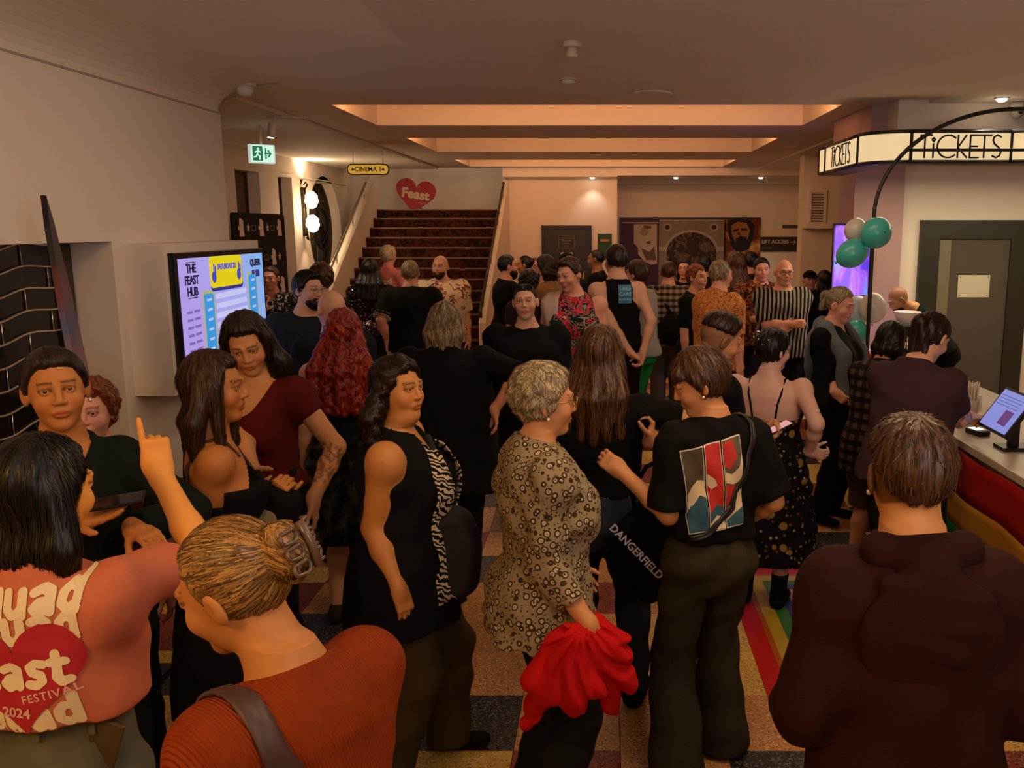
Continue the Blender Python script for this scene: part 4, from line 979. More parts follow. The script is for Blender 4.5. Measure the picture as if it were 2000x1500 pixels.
# --- tall narrow board seen almost edge-on
bp_ = at(214, 800, 3.95); bd = empty('festival_board', (bp_.x, bp_.y, .5), 0, 'tall narrow printed festival board seen edge-on before the black tiled niche', 'board')
va = math.radians(90+29.2-3.2); g_ = Vector((math.cos(va), math.sin(va), 0)); n_ = Vector((-g_.y, g_.x, 0)); lean_ = Vector((-.115, .02, 1)).normalized()
edge = [(-.20, 0), (.20, 0), (.25, .5), (.27, .95), (.22, 1.35), (.10, 1.68), (.0, 1.80), (-.10, 1.66), (-.22, 1.3), (-.26, .9), (-.25, .5)]
bm_ = NT('board_print', .5); n1 = bm_.noise(5, detail=2); z_ = bm_.sep()[2]
c1 = bm_.ramp(bm_.math('ADD', bm_.math('MULTIPLY', z_, .55), bm_.math('MULTIPLY', n1, .12)), [(.0, '#14100e'), (.30, '#123a26'), (.40, '#6a3a3c'), (.50, '#9a8478'), (.66, '#8a5a58'), (.74, '#3a4a6a'), (.82, '#6a2a34'), (.90, '#15121a')]); bm_.col(c1)
MB().prism(edge, .022, ((0, 0, 0), g_, lean_, n_)).build('panel', bm_.m, bd); MB().box((-.12, -.14, -.5), (.12, .14, -.47)).tube([(0, 0, -.48), (0, 0, .06)], .02, 8).build('stand', M_BLACK, bd)
# --- media wall with festival marks
bk = empty('media_banner', (-4.2, 10.1, .15), 0, 'black media banner printed with pale festival marks by the tall windows', 'banner')
ztop = at(500, 416, 10.6).z-.15; MB().prism(rrect(0, 0, 1.62, ztop, .05), .03, ((0, 0, 0), (0, 1, 0), (0, 0, 1), (1, 0, 0))).build('fabric', mat('banner_black', '#0b0908', .8), bk)
M_MARK = mat('mark_pale', (.80, .68, .62), .7)
for r in range(5):
    for c in range(3):
        y = .22+c*.60-(.25 if r % 2 else 0); z = ztop-.17-r*.36
        if y < .08 or y > 1.5: continue
        mk = MB().prism([(y-.09, z+.02), (y-.05, z+.02), (y-.05, z+.09), (y-.02, z+.11), (y+.06, z+.08), (y+.06, z-.02), (y+.08, z-.10), (y-.06, z-.10), (y-.05, z-.03), (y-.09, z-.02)], .003, ((.031, 0, 0), (0, 1, 0), (0, 0, 1), (1, 0, 0))).build('printed_mark', M_MARK, bk)
        st = [(.055*(1 if k % 2 == 0 else .42)*math.cos(PI/2+k*PI/5)+y+.2, .055*(1 if k % 2 == 0 else .42)*math.sin(PI/2+k*PI/5)+z) for k in range(10)]
        if y+.2 < 1.55: MB().prism(st, .003, ((.031, 0, 0), (0, 1, 0), (0, 0, 1), (1, 0, 0))).build('printed_star', M_MARK, bk)
        if y+.4 < 1.55: MB().strokes([[(y+.30, z+.03), (y+.42, z+.03), (y+.42, z-.03), (y+.30, z-.03), (y+.30, z+.03)]], .008, ((.031, 0, 0), (0, 1, 0), (0, 0, 1), (1, 0, 0)), .003).build('printed_mark', mat('mark_dim', (.30, .25, .25), .7), bk)
# --- exit sign, spotlight, sconce
e_ = at(511, 300, 9.4); ex = empty('exit_sign', tuple(e_), math.radians(38), 'lit green and white running man exit sign hanging above the windows', 'exit sign')
MB().box((-.13, -.03, -.10), (.13, .03, .09), bev=.01).build('housing', mat('exit_white', (.7, .72, .7), .4, emit=(.8, 1, .92), est=.5), ex)
MB().box((-.11, -.034, -.085), (.11, -.03, .08)).build('face', glow('exit_pale', (.62, 1., .82), .9), ex)
GR = glow('exit_green', (.0, .22, .11), .6); MB().box((-.10, -.036, -.075), (.0, -.034, .07)).build('green_panel', GR, ex)
fx = ((0, -.037, 0), (1, 0, 0), (0, 0, 1), (0, -1, 0)); PW = glow('exit_pale', (.62, 1., .82))
MB().lathe([(.013, 0), (.013, .002)], (-.045, -.037, .045), 10, 'Y').strokes([[(-.045, .03), (-.055, -.01)], [(-.047, .025), (-.075, .01)], [(-.047, .025), (-.022, .012)], [(-.055, -.01), (-.03, -.03), (-.035, -.06)], [(-.055, -.01), (-.07, -.035), (-.09, -.04)]], .013, fx).build('running_figure', PW, ex)
MB().strokes([[(.02, 0), (.08, 0)], [(.055, .03), (.08, 0), (.055, -.03)], [(.03, .05), (.03, -.05)]], .014, fx).build('arrow', GR, ex)
MB().tube([(0, 0, .09), (0, 0, 3.17-e_.z)], .012, 6).build('drop_rod', M_CEIL, ex)
s_ = at(533, 262, 8.6); sp = empty('spotlight', tuple(s_), 0, 'small white cylinder spotlight on the ceiling above the exit sign', 'spotlight')
MB().tube([(0, 0, .10), (-.02, 0, -.03)], .036, 12).build('barrel', mat('fitting_white', (.7, .66, .6), .4), sp); MB().tube([(-.0205, 0, -.031), (-.021, 0, -.036)], .030, 12).build('lamp_face', glow('lamp_white', (1, .85, .6), 6), sp); MB().tube([(0, 0, .09), (0.03, 0, 3.17-s_.z)], .008, 6).tube([(-.05, 0, 3.165-s_.z), (.28, .1, 3.165-s_.z)], .010, 6).build('stem', mat('fitting_white', (.7, .66, .6)), sp)
spot('spotlight_beam', (s_.x-.03, s_.y, s_.z-.06), (0, math.radians(-28), 0), 60, (1, .8, .55), math.radians(95), .8)
SCY, SCZ = 14.02, at(605, 412, 13.9).z; sc = empty('wall_sconce', (XW, SCY, SCZ), 0, 'glowing two globe wall sconce between the windows and the round window', 'wall lamp')
MB().tube([(.04, 0, .40), (.08, 0, .44), (.10, 0, .40), (.06, 0, .33), (.06, 0, -.36), (.07, 0, -.44), (.03, 0, -.40)], [.012, .016, .018, .014, .014, .03, .01], 8).box((0, -.04, -.38), (.05, .04, .36), bev=.01).build('bracket', mat('bronze_dark', (.05, .03, .018), .35, .8), sc)
for z in (.17, -.19): MB().lathe([(max(.10*math.sin(t)*(1+.06*math.cos(t*9)), 0), -.135*math.cos(t)) for t in np.linspace(0, PI, 30)], (.15, 0, z), 28).build('globe', glow('globe_glow', (1, .78, .48), 9), sc)
point('sconce_lamp', (XW+.28, SCY, SCZ+.02), 20, (1, .70, .40), .10)
spot('sconce_up', (XW+.14, SCY, SCZ+.40), (PI, 0, 0), 45, (1, .72, .42), math.radians(110), .9); spot('sconce_down', (XW+.14, SCY, SCZ-.40), (0, 0, 0), 12, (1, .72, .42), math.radians(80), .9)
# --- cinema sign and heart over the stairs
c_ = at(720, 331, 12.4); cs = empty('cinema_sign', tuple(c_), 0, 'yellow pill shaped cinema sign hanging before the stairs', 'sign')
f_ = lambda d: ((0, -d, 0), (1, 0, 0), (0, 0, 1), (0, -1, 0))
MB().prism(rrect(-.285, -.075, .285, .075, .07), .03, f_(0)).build('panel_edge', mat('sign_brown', '#1c0d05', .5), cs); MB().prism(rrect(-.272, -.062, .272, .062, .06), .004, f_(.03)).build('panel', glow('sign_amber', (.62, .34, .04), .75), cs)
text('lettering', 'CINEMA 1', .082, f_(.0345), mat('sign_brown', '#1c0d05'), cs, bold=.0015)
for sx in (-1, 1): MB().prism([(sx*.205-.025, -.015), (sx*.205+.025, -.015), (sx*.205, .025)], .002, f_(.0345)).build('arrow_mark', mat('sign_brown', '#1c0d05'), cs)
for sx in (-.2, .2): MB().tube([(sx, -.015, .07), (sx, -.015, 3.19-c_.z)], .004, 6).build('hanger', M_STEEL, cs)
h_ = at(812, 380, 17.1); hs_ = empty('heart_sign', (h_.x, 17.1, h_.z), 0, 'big red heart shaped festival sign at the top of the stairs', 'sign')
def rf(y, deg=-9): 
    c, s = math.cos(math.radians(deg)), math.sin(math.radians(deg)); return ((0, y, 0), (c, 0, s), (-s, 0, c), (0, -1, 0))
M_HEART = mat('heart_red', (.42, .008, .03), .5); M_CREAM = mat('cream_print', (.72, .60, .45), .6)
MB().prism([(x*1.02, y) for x, y in heart(.78)], .03, rf(0)).build('panel', M_HEART, hs_)
text('lettering', 'Feast', .235, rf(-.0315), M_CREAM, hs_, bold=.011, space=1.05)
o = text('lettering', 'FESTIVAL', .055, rf(-.0315), mat('heart_pink', (.62, .25, .22), .6), hs_, bold=.001); o.location = (.16, 0, -.17)
o = text('lettering', 'THE', .05, rf(-.0315), mat('heart_pink', (.62, .25, .22), .6), hs_); o.location = (.05, 0, .14)
hz = SZ0+NS*RI
MB().tube([(0.02, .02, -.2), (0.06, .30, hz-h_.z)], .012, 6).tube([(.08, .0, -.40), (.08, .0, hz-h_.z)], .012, 6).build('prop', M_BLACK, hs_)
# --- posters, signs on the back wall
YB = 17.98
def flat(name, pts, m, parent, y, d=.004):      # a flat printed shape on the back wall
    P = [at(px, py, YB) for px, py in pts]; L = [(p.x-parent.location.x, p.z-parent.location.z) for p in P]
    return MB().prism(L, d, ((0, y-parent.location.y, 0), (1, 0, 0), (0, 0, 1), (0, -1, 0))).build(name, m, parent)
def poster(name, x0, y0, x1, y1, m, label, part='backing'):
    a, b = at(x0, y0, YB), at(x1, y1, YB); r = empty(name, ((a.x+b.x)/2, YB, b.z), 0, label, 'poster')
    MB().box((a.x-r.location.x, -.03, 0), (b.x-r.location.x, 0, a.z-b.z)).build(part, m, r); return r
p1 = poster('wall_poster', 1212, 427, 1286, 560, mat('poster_plum', '#3a0e3c', .6), 'purple and white poster with sepia figures, left on the back wall')
flat('white_shape', [(1238, 438), (1283, 438), (1283, 515), (1272, 517), (1258, 510), (1246, 496), (1246, 484), (1238, 475)], mat('poster_white', '#b8a898', .6), p1, YB-.031)
flat('top_strip', [(1214, 434), (1286, 434), (1286, 436), (1214, 436)], mat('poster_white', '#b8a898'), p1, YB-.032)
M_SEPIA = mat('poster_sepia', '#5e4634', .6); M_SEP2 = mat('poster_sepia_pale', '#96806a', .6)
flat('sepia_head', [(1258+8*math.cos(a), 452+9*math.sin(a)) for a in np.linspace(0, 2*PI, 13)[:-1]][::-1], M_SEP2, p1, YB-.036); flat('sepia_hair', [(1256, 440), (1272, 441), (1271, 447), (1258, 446)], M_SEPIA, p1, YB-.038)
flat('sepia_figure', [(1252, 485), (1260, 488), (1268, 492), (1278, 480), (1281, 508), (1262, 508)], M_SEPIA, p1, YB-.036); flat('sepia_spot', [(1262, 472), (1270, 470), (1271, 476), (1264, 477)], M_SEPIA, p1, YB-.036)
stn = NT('poster_stone', .7); stn.col(stn.mix(stn.noise(6, detail=5), '#6e6258', '#9a8c7e'))
p2 = poster('wall_poster', 1287, 431, 1414, 560, stn.m, 'grey stone arch poster with a dark battle scene, middle of the back wall')
arc = [(1350+48*math.cos(a), 492-38*math.sin(a)) for a in np.linspace(0, PI, 20)]
flat('arch_opening', arc+[(1302, 550), (1398, 550)], (lambda m: (m.col(m.ramp(m.noise(7, detail=5, dist=1.5), [(.35, '#120d0a'), (.5, '#3a2a20'), (.62, '#75604c'), (.7, '#1c1512')])), m.m)[1])(NT('poster_scene', .7)), p2, YB-.032)
outer = [(1350+53*math.cos(a), 492-43*math.sin(a)) for a in np.linspace(0, PI, 20)]
for k in range(19): flat('arch_stone', [outer[k], outer[k+1], arc[k+1], arc[k]], mat('arch_pale', '#a89a8a', .6), p2, YB-.034)
for x in (1303, 1394): flat('roundel', [(x+8*math.cos(a), 444+8*math.sin(a)) for a in np.linspace(0, 2*PI, 15)[:-1]][::-1], mat('arch_pale', '#a89a8a'), p2, YB-.034); flat('roundel_boss', [(x+5*math.cos(a), 444+5*math.sin(a)) for a in np.linspace(0, 2*PI, 11)[:-1]][::-1], mat('poster_dark', '#2a211c', .7), p2, YB-.038)
flat('dark_horseman', [(1340, 478), (1346, 466), (1352, 470), (1360, 472), (1366, 484), (1360, 500), (1348, 500)], mat('poster_dark', '#1a1411', .7), p2, YB-.037)
for x in (1286, 1398): flat('pillar_cap', [(x, 482), (x+16, 482), (x+14, 490), (x+2, 490)], mat('arch_pale', '#a89a8a'), p2, YB-.038)
p3 = poster('wall_poster', 1415, 425, 1482, 560, (lambda m: (m.col(m.ramp(m.noise(3.2, detail=2), [(.36, '#7c1a0c'), (.5, '#5a120a'), (.6, '#b07a34'), (.68, '#c89a58')])), m.m)[1])(NT('poster_redgold', .6)), 'red and gold poster with a dark bearded head, right on the back wall')
flat('dark_hair', [(1421, 432), (1440, 426), (1462, 428), (1473, 440), (1470, 466), (1462, 486), (1440, 494), (1428, 480), (1422, 456)], mat('poster_hair', '#140a06', .7), p3, YB-.033)
flat('face', [(1428, 440), (1440, 433), (1458, 436), (1464, 450), (1460, 466), (1450, 474), (1436, 474), (1429, 458)], mat('poster_face', '#9a6a3e', .7), p3, YB-.036); [flat(n_, q_, mat('poster_hair', '#140a06'), p3, YB-.039) for n_, q_ in (('eye_shadow', [(1431, 449), (1441, 446), (1442, 450), (1432, 453)]), ('eye_shadow', [(1447, 446), (1458, 446), (1458, 450), (1447, 450)]), ('nose_shadow', [(1440, 459), (1442, 452), (1446, 460)]))]
flat('beard', [(1436, 466), (1446, 461), (1458, 463), (1456, 478), (1446, 488), (1437, 480)], mat('poster_hair', '#140a06'), p3, YB-.039)
for k in ((1214, 425, 1482, 428), (1210, 425, 1214, 545)):
    a, b = at(k[0], k[1], YB-.05), at(k[2], k[3], YB-.05); wbox('trim_%d' % (10+(k[3] > 430)), (a.x, YB-.05, b.z), (b.x, YB, a.z), M_BLACK)
ls_ = at(1523, 477, 17.9); ls = empty('access_sign', tuple(ls_), 0, 'black rounded access sign with a white arrow on the back wall', 'sign')
MB().prism(rrect(-.38, -.145, .38, .145, .03), .025, f_(-.1)).build('panel', mat('sign_black', '#0b0907', .5), ls); M_PALE = mat('sign_ivory', (.60, .52, .44), .6)
text('lettering', 'LIFT ACCESS', .105, (( -.08, .074, .045), (1, 0, 0), (0, 0, 1), (0, -1, 0)), M_PALE, ls, bold=.003, space=.92)
MB().strokes([[(.23, .04), (.33, .04)], [(.29, .08), (.33, .04), (.29, 0)]], .016, f_(-.074)).build('arrow', M_PALE, ls); text('lettering', 'CINEMAS', .05, ((-.24, .074, -.075), (1, 0, 0), (0, 0, 1), (0, -1, 0)), mat('sign_dim', (.2, .17, .14), .6), ls)
a, b = at(1559, 440, 17.4), at(1566, 440, 17.4); wbox('trim_12', (a.x, 17.35, .15), (b.x, 17.42, a.z), M_BLACK); a2 = at(1528, 440, 17.4); wbox('trim_13', (a2.x, 17.35, a.z-.06), (b.x, 17.42, a.z+.01), mat('lintel_brown', (.06, .04, .03), .5))
g0 = at(1181, 478, 16.6); gp = empty('wall_poster', (g0.x, 16.6, g0.z), 0, 'small green poster on the cream wall right of the black door', 'poster')
MB().box((-.13, -.012, -.20), (.13, 0, .20)).build('sheet', (lambda m: (m.col(m.ramp(m.sep()[2], [(-.2+.3, '#1c4a24'), (.40, '#2c6a34'), (.55, '#c07a3a'), (.75, '#3a7a44')])), m.m)[1])(NT('poster_green', .6)), gp); MB().box((-.08, -.015, .06), (.08, -.012, .10)).build('print_band', mat('poster_orange', '#c08048', .6), gp)
# --- portrait screen on the right
a, b = at(1628, 436, 8.95), at(1695, 580, 8.95); vs = empty('video_screen', ((a.x+b.x)/2, 8.95, .15), 0, 'upright violet and blue video screen behind the teal balloons', 'screen'); hw_ = (b.x-a.x)/2
MB().box((-hw_, -.03, b.z-.15), (hw_, .03, a.z-.15), bev=.004).box((-.05, -.02, .02), (.05, .02, b.z-.15)).box((-.2, -.15, 0), (.2, .15, .02)).build('bezel', mat('bezel_black', '#0a0a0c'), vs)
m = NT('video_picture', .4); n = m.noise(6, m.map((1, 1, .45)), 3, 1.5); m.col('#101018'); m.emit(m.ramp(n, [(.32, '#2a3ae0'), (.46, '#5a2cd8'), (.56, '#a050e8'), (.66, '#6a9af0'), (.74, '#1a1a60')]), 1.1)
MB().box((-hw_+.015, -.034, b.z-.13), (hw_-.015, -.03, a.z-.17)).build('picture', m.m, vs)
area('video_glow', (vs.location.x-.05, 8.88, 1.8), (PI/2, 0, 0), .3, 9, (.45, .2, 1.), .7)
# --- illuminated ticket canopy
zt, zb = at(1850, 254, 7.4).z, at(1850, 318, 7.4).z
plan = [(2.12, 9.1, 'e'), (2.12, 8.85, 's'), (2.12, 7.72, 't'), (2.46, 7.40, 'c'), (3.27, 7.40, 'f'), (3.75, 7.05, 'r'), (4.7, 7.0, 'x')]
tk = empty('ticket_canopy', (2.12, 7.4, zb), 0, 'lit cream ticket canopy with black lettering over the counter', 'sign')
off = lambda x, y: (x-2.12, y-7.4)
hh = zt-zb; M_LITE = glow('canopy_glow', (1., .74, .39), .74); M_FR = mat('canopy_black', (.012, .011, .01), .4)
frm = MB(); M_INK = mat('canopy_ink', (.012, .011, .01), .5)
for (x0, y0, _), (x1, y1, t) in zip(plan, plan[1:]):
    pts = [(x0, y0), (x1, y1)] if t != 'c' else [(2.12+.34*(1-math.cos(a)), 7.74-.34*math.sin(a)) for a in np.linspace(0, PI/2, 8)]
    P = [Vector((*off(*p), 0)) for p in pts]
    bm2 = MB(); 
    for A, B in zip(P, P[1:]): 
        n = (B-A).normalized().cross(Vector((0, 0, 1)))*-1
        bm2.quad(A+Vector((0, 0, .02)), B+Vector((0, 0, .02)), B+Vector((0, 0, hh-.02)), A+Vector((0, 0, hh-.02)))
    frm.tube([p+Vector((0, 0, .01)) for p in P], .014, 6); frm.tube([p+Vector((0, 0, hh-.01)) for p in P], .014, 6); frm.tube([P[-1], P[-1]+Vector((0, 0, hh))], .014, 4)
    bm2.build('light_panel', M_LITE, tk)
frm.tube([Vector((*off(2.12, 9.1), 0)), Vector((*off(2.12, 9.1), hh))], .014, 4); frm.build('frame', M_FR, tk)
MB().prism([off(x, y) for x, y in ((2.13, 9.1), (2.13, 7.74), (2.17, 7.60), (2.27, 7.49), (2.46, 7.42), (3.27, 7.41), (3.75, 7.06), (4.7, 7.01), (4.7, 9.28), (2.2, 9.28))][::-1], .02, ((0, 0, hh-.01), (1, 0, 0), (0, 1, 0), (0, 0, 1))).prism([off(x, y) for x, y in ((2.13, 9.1), (2.13, 7.74), (2.17, 7.60), (2.27, 7.49), (2.46, 7.42), (3.27, 7.41), (3.75, 7.06), (4.7, 7.01), (4.7, 7.6), (2.6, 7.6), (2.35, 7.9), (2.35, 9.1))][::-1], .02, ((0, 0, -.01), (1, 0, 0), (0, 1, 0), (0, 0, 1))).build('casing', mat('canopy_underside', (.16, .12, .08), .6), tk)
DECO = {'T': ([[(0, 1), (.52, 1)], [(.20, 1), (.20, 0)]], .50), 'i': ([[(.06, .62), (.06, 0)], [(.06+.07*math.cos(0), .80), (.06, .88), (-.01, .80), (.06, .72), (.13, .80)]], .20), 'C': ([[(.5+.5*math.cos(a), .5+.5*math.sin(a)) for a in np.linspace(.85, 2*PI-.85, 18)]], .86), 'K': ([[(.05, 1), (.05, 0)], [(.42, 1), (.05, .45), (.48, 0)]], .52),
        'E': ([[(.45, 1), (.05, 1), (.05, 0), (.45, 0)], [(.05, .5), (.38, .5)]], .46), 'S': ([[(.42, .92), (.25, 1), (.10, .93), (.05, .78), (.12, .62), (.36, .42), (.44, .25), (.38, .08), (.22, 0), (.05, .08)]], .5)}
def deco(word, h, frame, name, parent, m, w=.075, sx=1.):
    x = 0; L = []
    for ch in word:
        ls_, adv = DECO[ch]; L += [[((x+p[0])*h*sx, p[1]*h) for p in l] for l in ls_]; x += adv+.04
    tot = x*h*sx; L = [[(p[0]-tot/2, p[1]-h/2) for p in l] for l in L]; return MB().strokes(L, w*h, frame, .006).build(name, m, parent)
cxf = off((2.46+3.27)/2, 7.395); deco('TiCKETS', .175, ((cxf[0], cxf[1], hh/2), (1, 0, 0), (0, 0, 1), (0, -1, 0)), 'lettering', tk, M_INK)
cxs = off(2.115, 8.26); deco('TiCKETS', .175, ((cxs[0], cxs[1], hh/2), (0, -1, 0), (0, 0, 1), (-1, 0, 0)), 'lettering', tk, M_INK)
deco('E', .175, ((*off(3.42, 7.26), hh/2), (.81, -.59, 0), (0, 0, 1), (-.59, -.81, 0)), 'lettering', tk, M_INK)
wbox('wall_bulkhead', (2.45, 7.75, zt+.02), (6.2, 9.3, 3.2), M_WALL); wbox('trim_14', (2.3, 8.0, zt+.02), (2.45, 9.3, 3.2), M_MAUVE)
area('canopy_light', (3.4, 8.05, zb-.03), (0, 0, 0), 2.4, 44, (1, .80, .50), .3)
# --- ceiling fittings
wbox('trim_15', (-1.85, 16.3, 3.035), (XB, 16.62, 3.18), M_CEIL); wbox('trim_16', (XB, 16.3, 3.06), (4.15, 17.5, 3.18), M_CEIL)
def downlight(px, py, z, label, pw, col=(1, .90, .76)):
    p = onz(px, py, z); o = empty('downlight', (p.x, p.y, z), 0, label, 'ceiling light', 'round downlights in the ceiling')
    MB().lathe([(.058, 0), (.062, -.006), (.045, -.010), (.042, 0)], (0, 0, 0), 16).build('rim', mat('fitting_white', (.7, .66, .6)), o); MB().lathe([(.042, -.008), (.040, -.020), (.026, -.030), (0, -.034)], (0, 0, 0), 14).build('lamp_face', glow('lamp_bright', (1, .86, .62), 14), o)
    spot('downlight_beam', (p.x, p.y, z-.05), (0, 0, 0), pw, col, math.radians(100), .7, .04)
for px, py, z, lb, pw in ((1957, 191, ZC, 'lit round downlight in the ceiling above the ticket canopy', 18), (1577, 313, ZC, 'lit round downlight left of the ticket canopy', 14), (1525, 331, ZC, 'lit round downlight second left of the canopy, nearer row', 16), (1340, 330, ZC, 'lit round downlight behind the last cove, centre of the nearer row', 16), (1157, 330, ZC, 'lit round downlight above the black door, nearer row', 16), (1157, 346, ZC-.001, 'lit round downlight above the black door, against the wall', 9), (1320, 346, ZC-.001, 'lit round downlight over the posters, centre of the far row', 16), (1486, 346, ZC-.001, 'lit round downlight over the access sign in the far row', 26)):
    p = onz(px, py, z)
    z = {1157: ZR, 1525: ZR, 1340: ZR}.get(px, z) if py < 340 else {1157: 3.035, 1320: 3.06, 1486: 3.06}[px]
    downlight(px, py, z, lb, pw)
sd_ = onz(1117, 82, ZC); o = empty('sprinkler', (sd_.x, sd_.y, ZC), 0, 'cream two stage sprinkler fitting on the near ceiling', 'ceiling fitting')
M_FIT = mat('fitting_cream', (.62, .52, .38), .5); MB().lathe([(.055, 0), (.055, -.028), (.046, -.032)], (0, 0, 0), 18).build('base', M_FIT, o); MB().lathe([(.030, -.028), (.032, -.075), (.026, -.085), (0, -.085)], (0, 0, 0), 16).build('nozzle', M_FIT, o)
sd_ = onz(1110, 153, ZC); o = empty('smoke_detector', (sd_.x, sd_.y, ZC), 0, 'flat white smoke detector on the ceiling behind the sprinkler', 'ceiling fitting'); MB().lathe([(.06, 0), (.06, -.015)], (0, 0, 0), 18).build('base', M_FIT, o); MB().lathe([(.05, -.015), (.042, -.035), (.0, -.042)], (0, 0, 0), 18).build('cover', mat('fitting_white', (.7, .66, .6)), o)
sd_ = onz(1272, 182, ZC); o = empty('ceiling_speaker', (sd_.x, sd_.y, ZC), 0, 'round flush ceiling speaker in front of the first cove', 'speaker'); MB().lathe([(.16, 0), (.165, -.006), (.15, -.010)], (0, 0, 0), 24).build('rim', M_CEIL, o); MB().lathe([(.0, -.006), (.15, -.006)], (0, 0, 0), 24).build('grille', mat('speaker_grille', (.45, .38, .32), .7), o)
sd_ = onz(478, 160, ZC); o = empty('smoke_detector', (sd_.x, sd_.y, ZC), 0, 'white domed detector on the ceiling by the left wall corner', 'ceiling fitting'); MB().lathe([(.075, 0), (.075, -.03)], (0, 0, 0), 18).build('base', mat('fitting_white', (.7, .66, .6)), o); MB().lathe([(.06, -.03), (.058, -.07), (.04, -.095), (0, -.10)], (0, 0, 0), 18).build('dome', mat('fitting_white', (.7, .66, .6)), o)
sd_ = at(1963, 222, 7.9); o = empty('security_camera', (sd_.x, 7.745, sd_.z), 0, 'white dome security camera on the bulkhead over the ticket canopy', 'camera')
MB().lathe([(.06, .055), (.06, 0)], (0, -.08, 0), 18).box((-.05, -.09, .04), (.05, .0, .07)).build('base', mat('fitting_white', (.7, .66, .6)), o); MB().lathe([(.055, 0), (.05, -.04), (.025, -.065), (0, -.07)], (0, -.08, 0), 18).build('dome', mat('camera_dome', (.5, .48, .45), .2), o); MB().lathe([(.02, -.004), (.012, .0)], (0, -.135, -.02), 12, 'Y').build('lens', M_BLACK, o)
# --- counter
ct = empty('service_counter', (2.0, 5.0, 0), 0, 'long service counter with a pale stone top and lilac front along the right side', 'counter'); MB().box((-.06, -2.4, .955), (.74, 3.75, 1.0), bev=.006).build('slab', mat('pale_stone', (.50, .42, .34), .35, bump=(30, .1, .002)), ct)
MB().box((.02, -2.4, 0), (.70, 3.7, .955)).build('carcass', mat('counter_lilac', (.36, .26, .36), .55), ct); MB().box((-.01, -2.4, 0), (.03, 3.7, .26)).build('kickboard', mat('kick_dark', (.03, .022, .022), .5), ct)
fg = empty('rainbow_flag', (1.935, 4.95, .955), 0, 'rainbow striped flag draped over the front of the counter', 'flag')
for k, (c, z0, z1) in enumerate((('#8c1210', .0, .235), ('#9a6a1c', .235, .40), ('#0f4a24', .40, .60), ('#1a2a6a', .60, .76))):
    b = MB(); n = 40
    for i in range(n):
        ya, yb = -i*2.3/n, -(i+1)*2.3/n; w_ = lambda y, z: -.004-.012*(1+math.sin(y*9+z*3))+.03*z
        for j in range(4):
            za, zb2 = -(z0+(z1-z0)*j/4), -(z0+(z1-z0)*(j+1)/4); b.quad((w_(ya, za), ya, za), (w_(yb, za), yb, za), (w_(yb, zb2), yb, zb2), (w_(ya, zb2), ya, zb2))
    bmesh.ops.remove_doubles(b.bm, verts=b.bm.verts[:], dist=1e-5); bmesh.ops.recalc_face_normals(b.bm, faces=b.bm.faces[:])
    bmesh.ops.solidify(b.bm, geom=b.bm.faces[:], thickness=.004); b.build('stripe', cloth(c), fg, True)
def terminal(x, y, z, ln, label):
    t = empty('till_screen', (x, y, z), 0, label, 'till'); R_ = Matrix.Rotation(math.radians(-52), 3, 'Y')
    F_ = Matrix(((.0, .57, -.82), (-1, 0, 0), (0, .82, .57)))      # columns u (along the counter), v (up the tilt), n
    u, v, n = Vector((0, -1, 0)), Vector((.57, 0, .82)), Vector((-.82, 0, .57)); o_ = Vector((0, 0, .10))
    MB().prism(rrect(0, 0, ln, .25, .012), .022, (o_-n*.022, u, v, n)).build('casing', mat('till_black', '#0b0a0c', .35), t)
    m_ = NT('till_picture', .4); m_.col('#101018'); m_.emit((.30, .34, .86), .75)
    pc = MB().prism(rrect(.014, .014, ln-.014, .236, .004), .002, (o_, u, v, n)).build('picture', m_.m, t)
    MB().strokes([[(.03, .205-k*.018), (ln-.06, .205-k*.018)] for k in range(4)], .003, (o_+n*.0025, u, v, n), .0005).build('text_line', glow('till_ink', '#5058a8', .4), pc)
    MB().prism(rrect(ln*.52, .05, ln*.80, .135, .004), .0006, (o_+n*.0022, u, v, n)).build('picture_block', glow('till_rose', '#7a4a9a', .5), pc)
    MB().box((.05, -ln*.7, 0), (.22, -ln*.3, .02), bev=.004).box((.10, -ln*.55, .0), (.15, -ln*.45, .17)).build('stand', mat('till_black', '#0b0a0c'), t)
    return t
q = onz(1908, 831, 1.09); terminal(q.x, q.y, 1.0, .33, 'tilted black till screen with a blue page on the near counter')
q = onz(1688, 720, 1.09); terminal(q.x, q.y, 1.0, .36, 'tilted black till screen with a blue page farther along the counter')
q = onz(1912, 852, 1.0); cu = empty('straw_cup', (q.x+.08, q.y+.35, 1.0), 0, 'white paper cup full of straws on the counter', 'cup'); 
MB().lathe([(.045, 0), (.055, .14), (.057, .145), (.052, .145), (.043, .01), (0, .008)], (0, 0, 0), 20).build('cup', mat('cup_white', (.62, .54, .42), .6), cu); b = MB(); r_ = random.Random(3)
for k in range(46):
    a, q_ = r_.random()*6.28, .044*math.sqrt(r_.random()); b.tube([(q_*.8*math.cos(a), q_*.8*math.sin(a), .015), (q_*1.15*math.cos(a), q_*1.15*math.sin(a), .225+r_.random()*.025)], .0038, 5)
o = b.build('straws', mat('straw_paper', (.60, .50, .38), .7), cu); o['kind'] = 'stuff'
q = onz(1905, 850, 1.0); o = empty('card_reader', (q.x+.02, q.y+.02, 1.0), .3, 'small black card reader with a lit face by the near till', 'card reader'); MB().box((-.04, -.06, 0), (.04, .06, .03), bev=.008).build('body', mat('till_black', '#0b0a0c'), o); MB().box((-.028, -.02, .030), (.028, .05, .032)).build('lit_face', glow('reader_glow', (.8, .85, .9), 1.1), o)
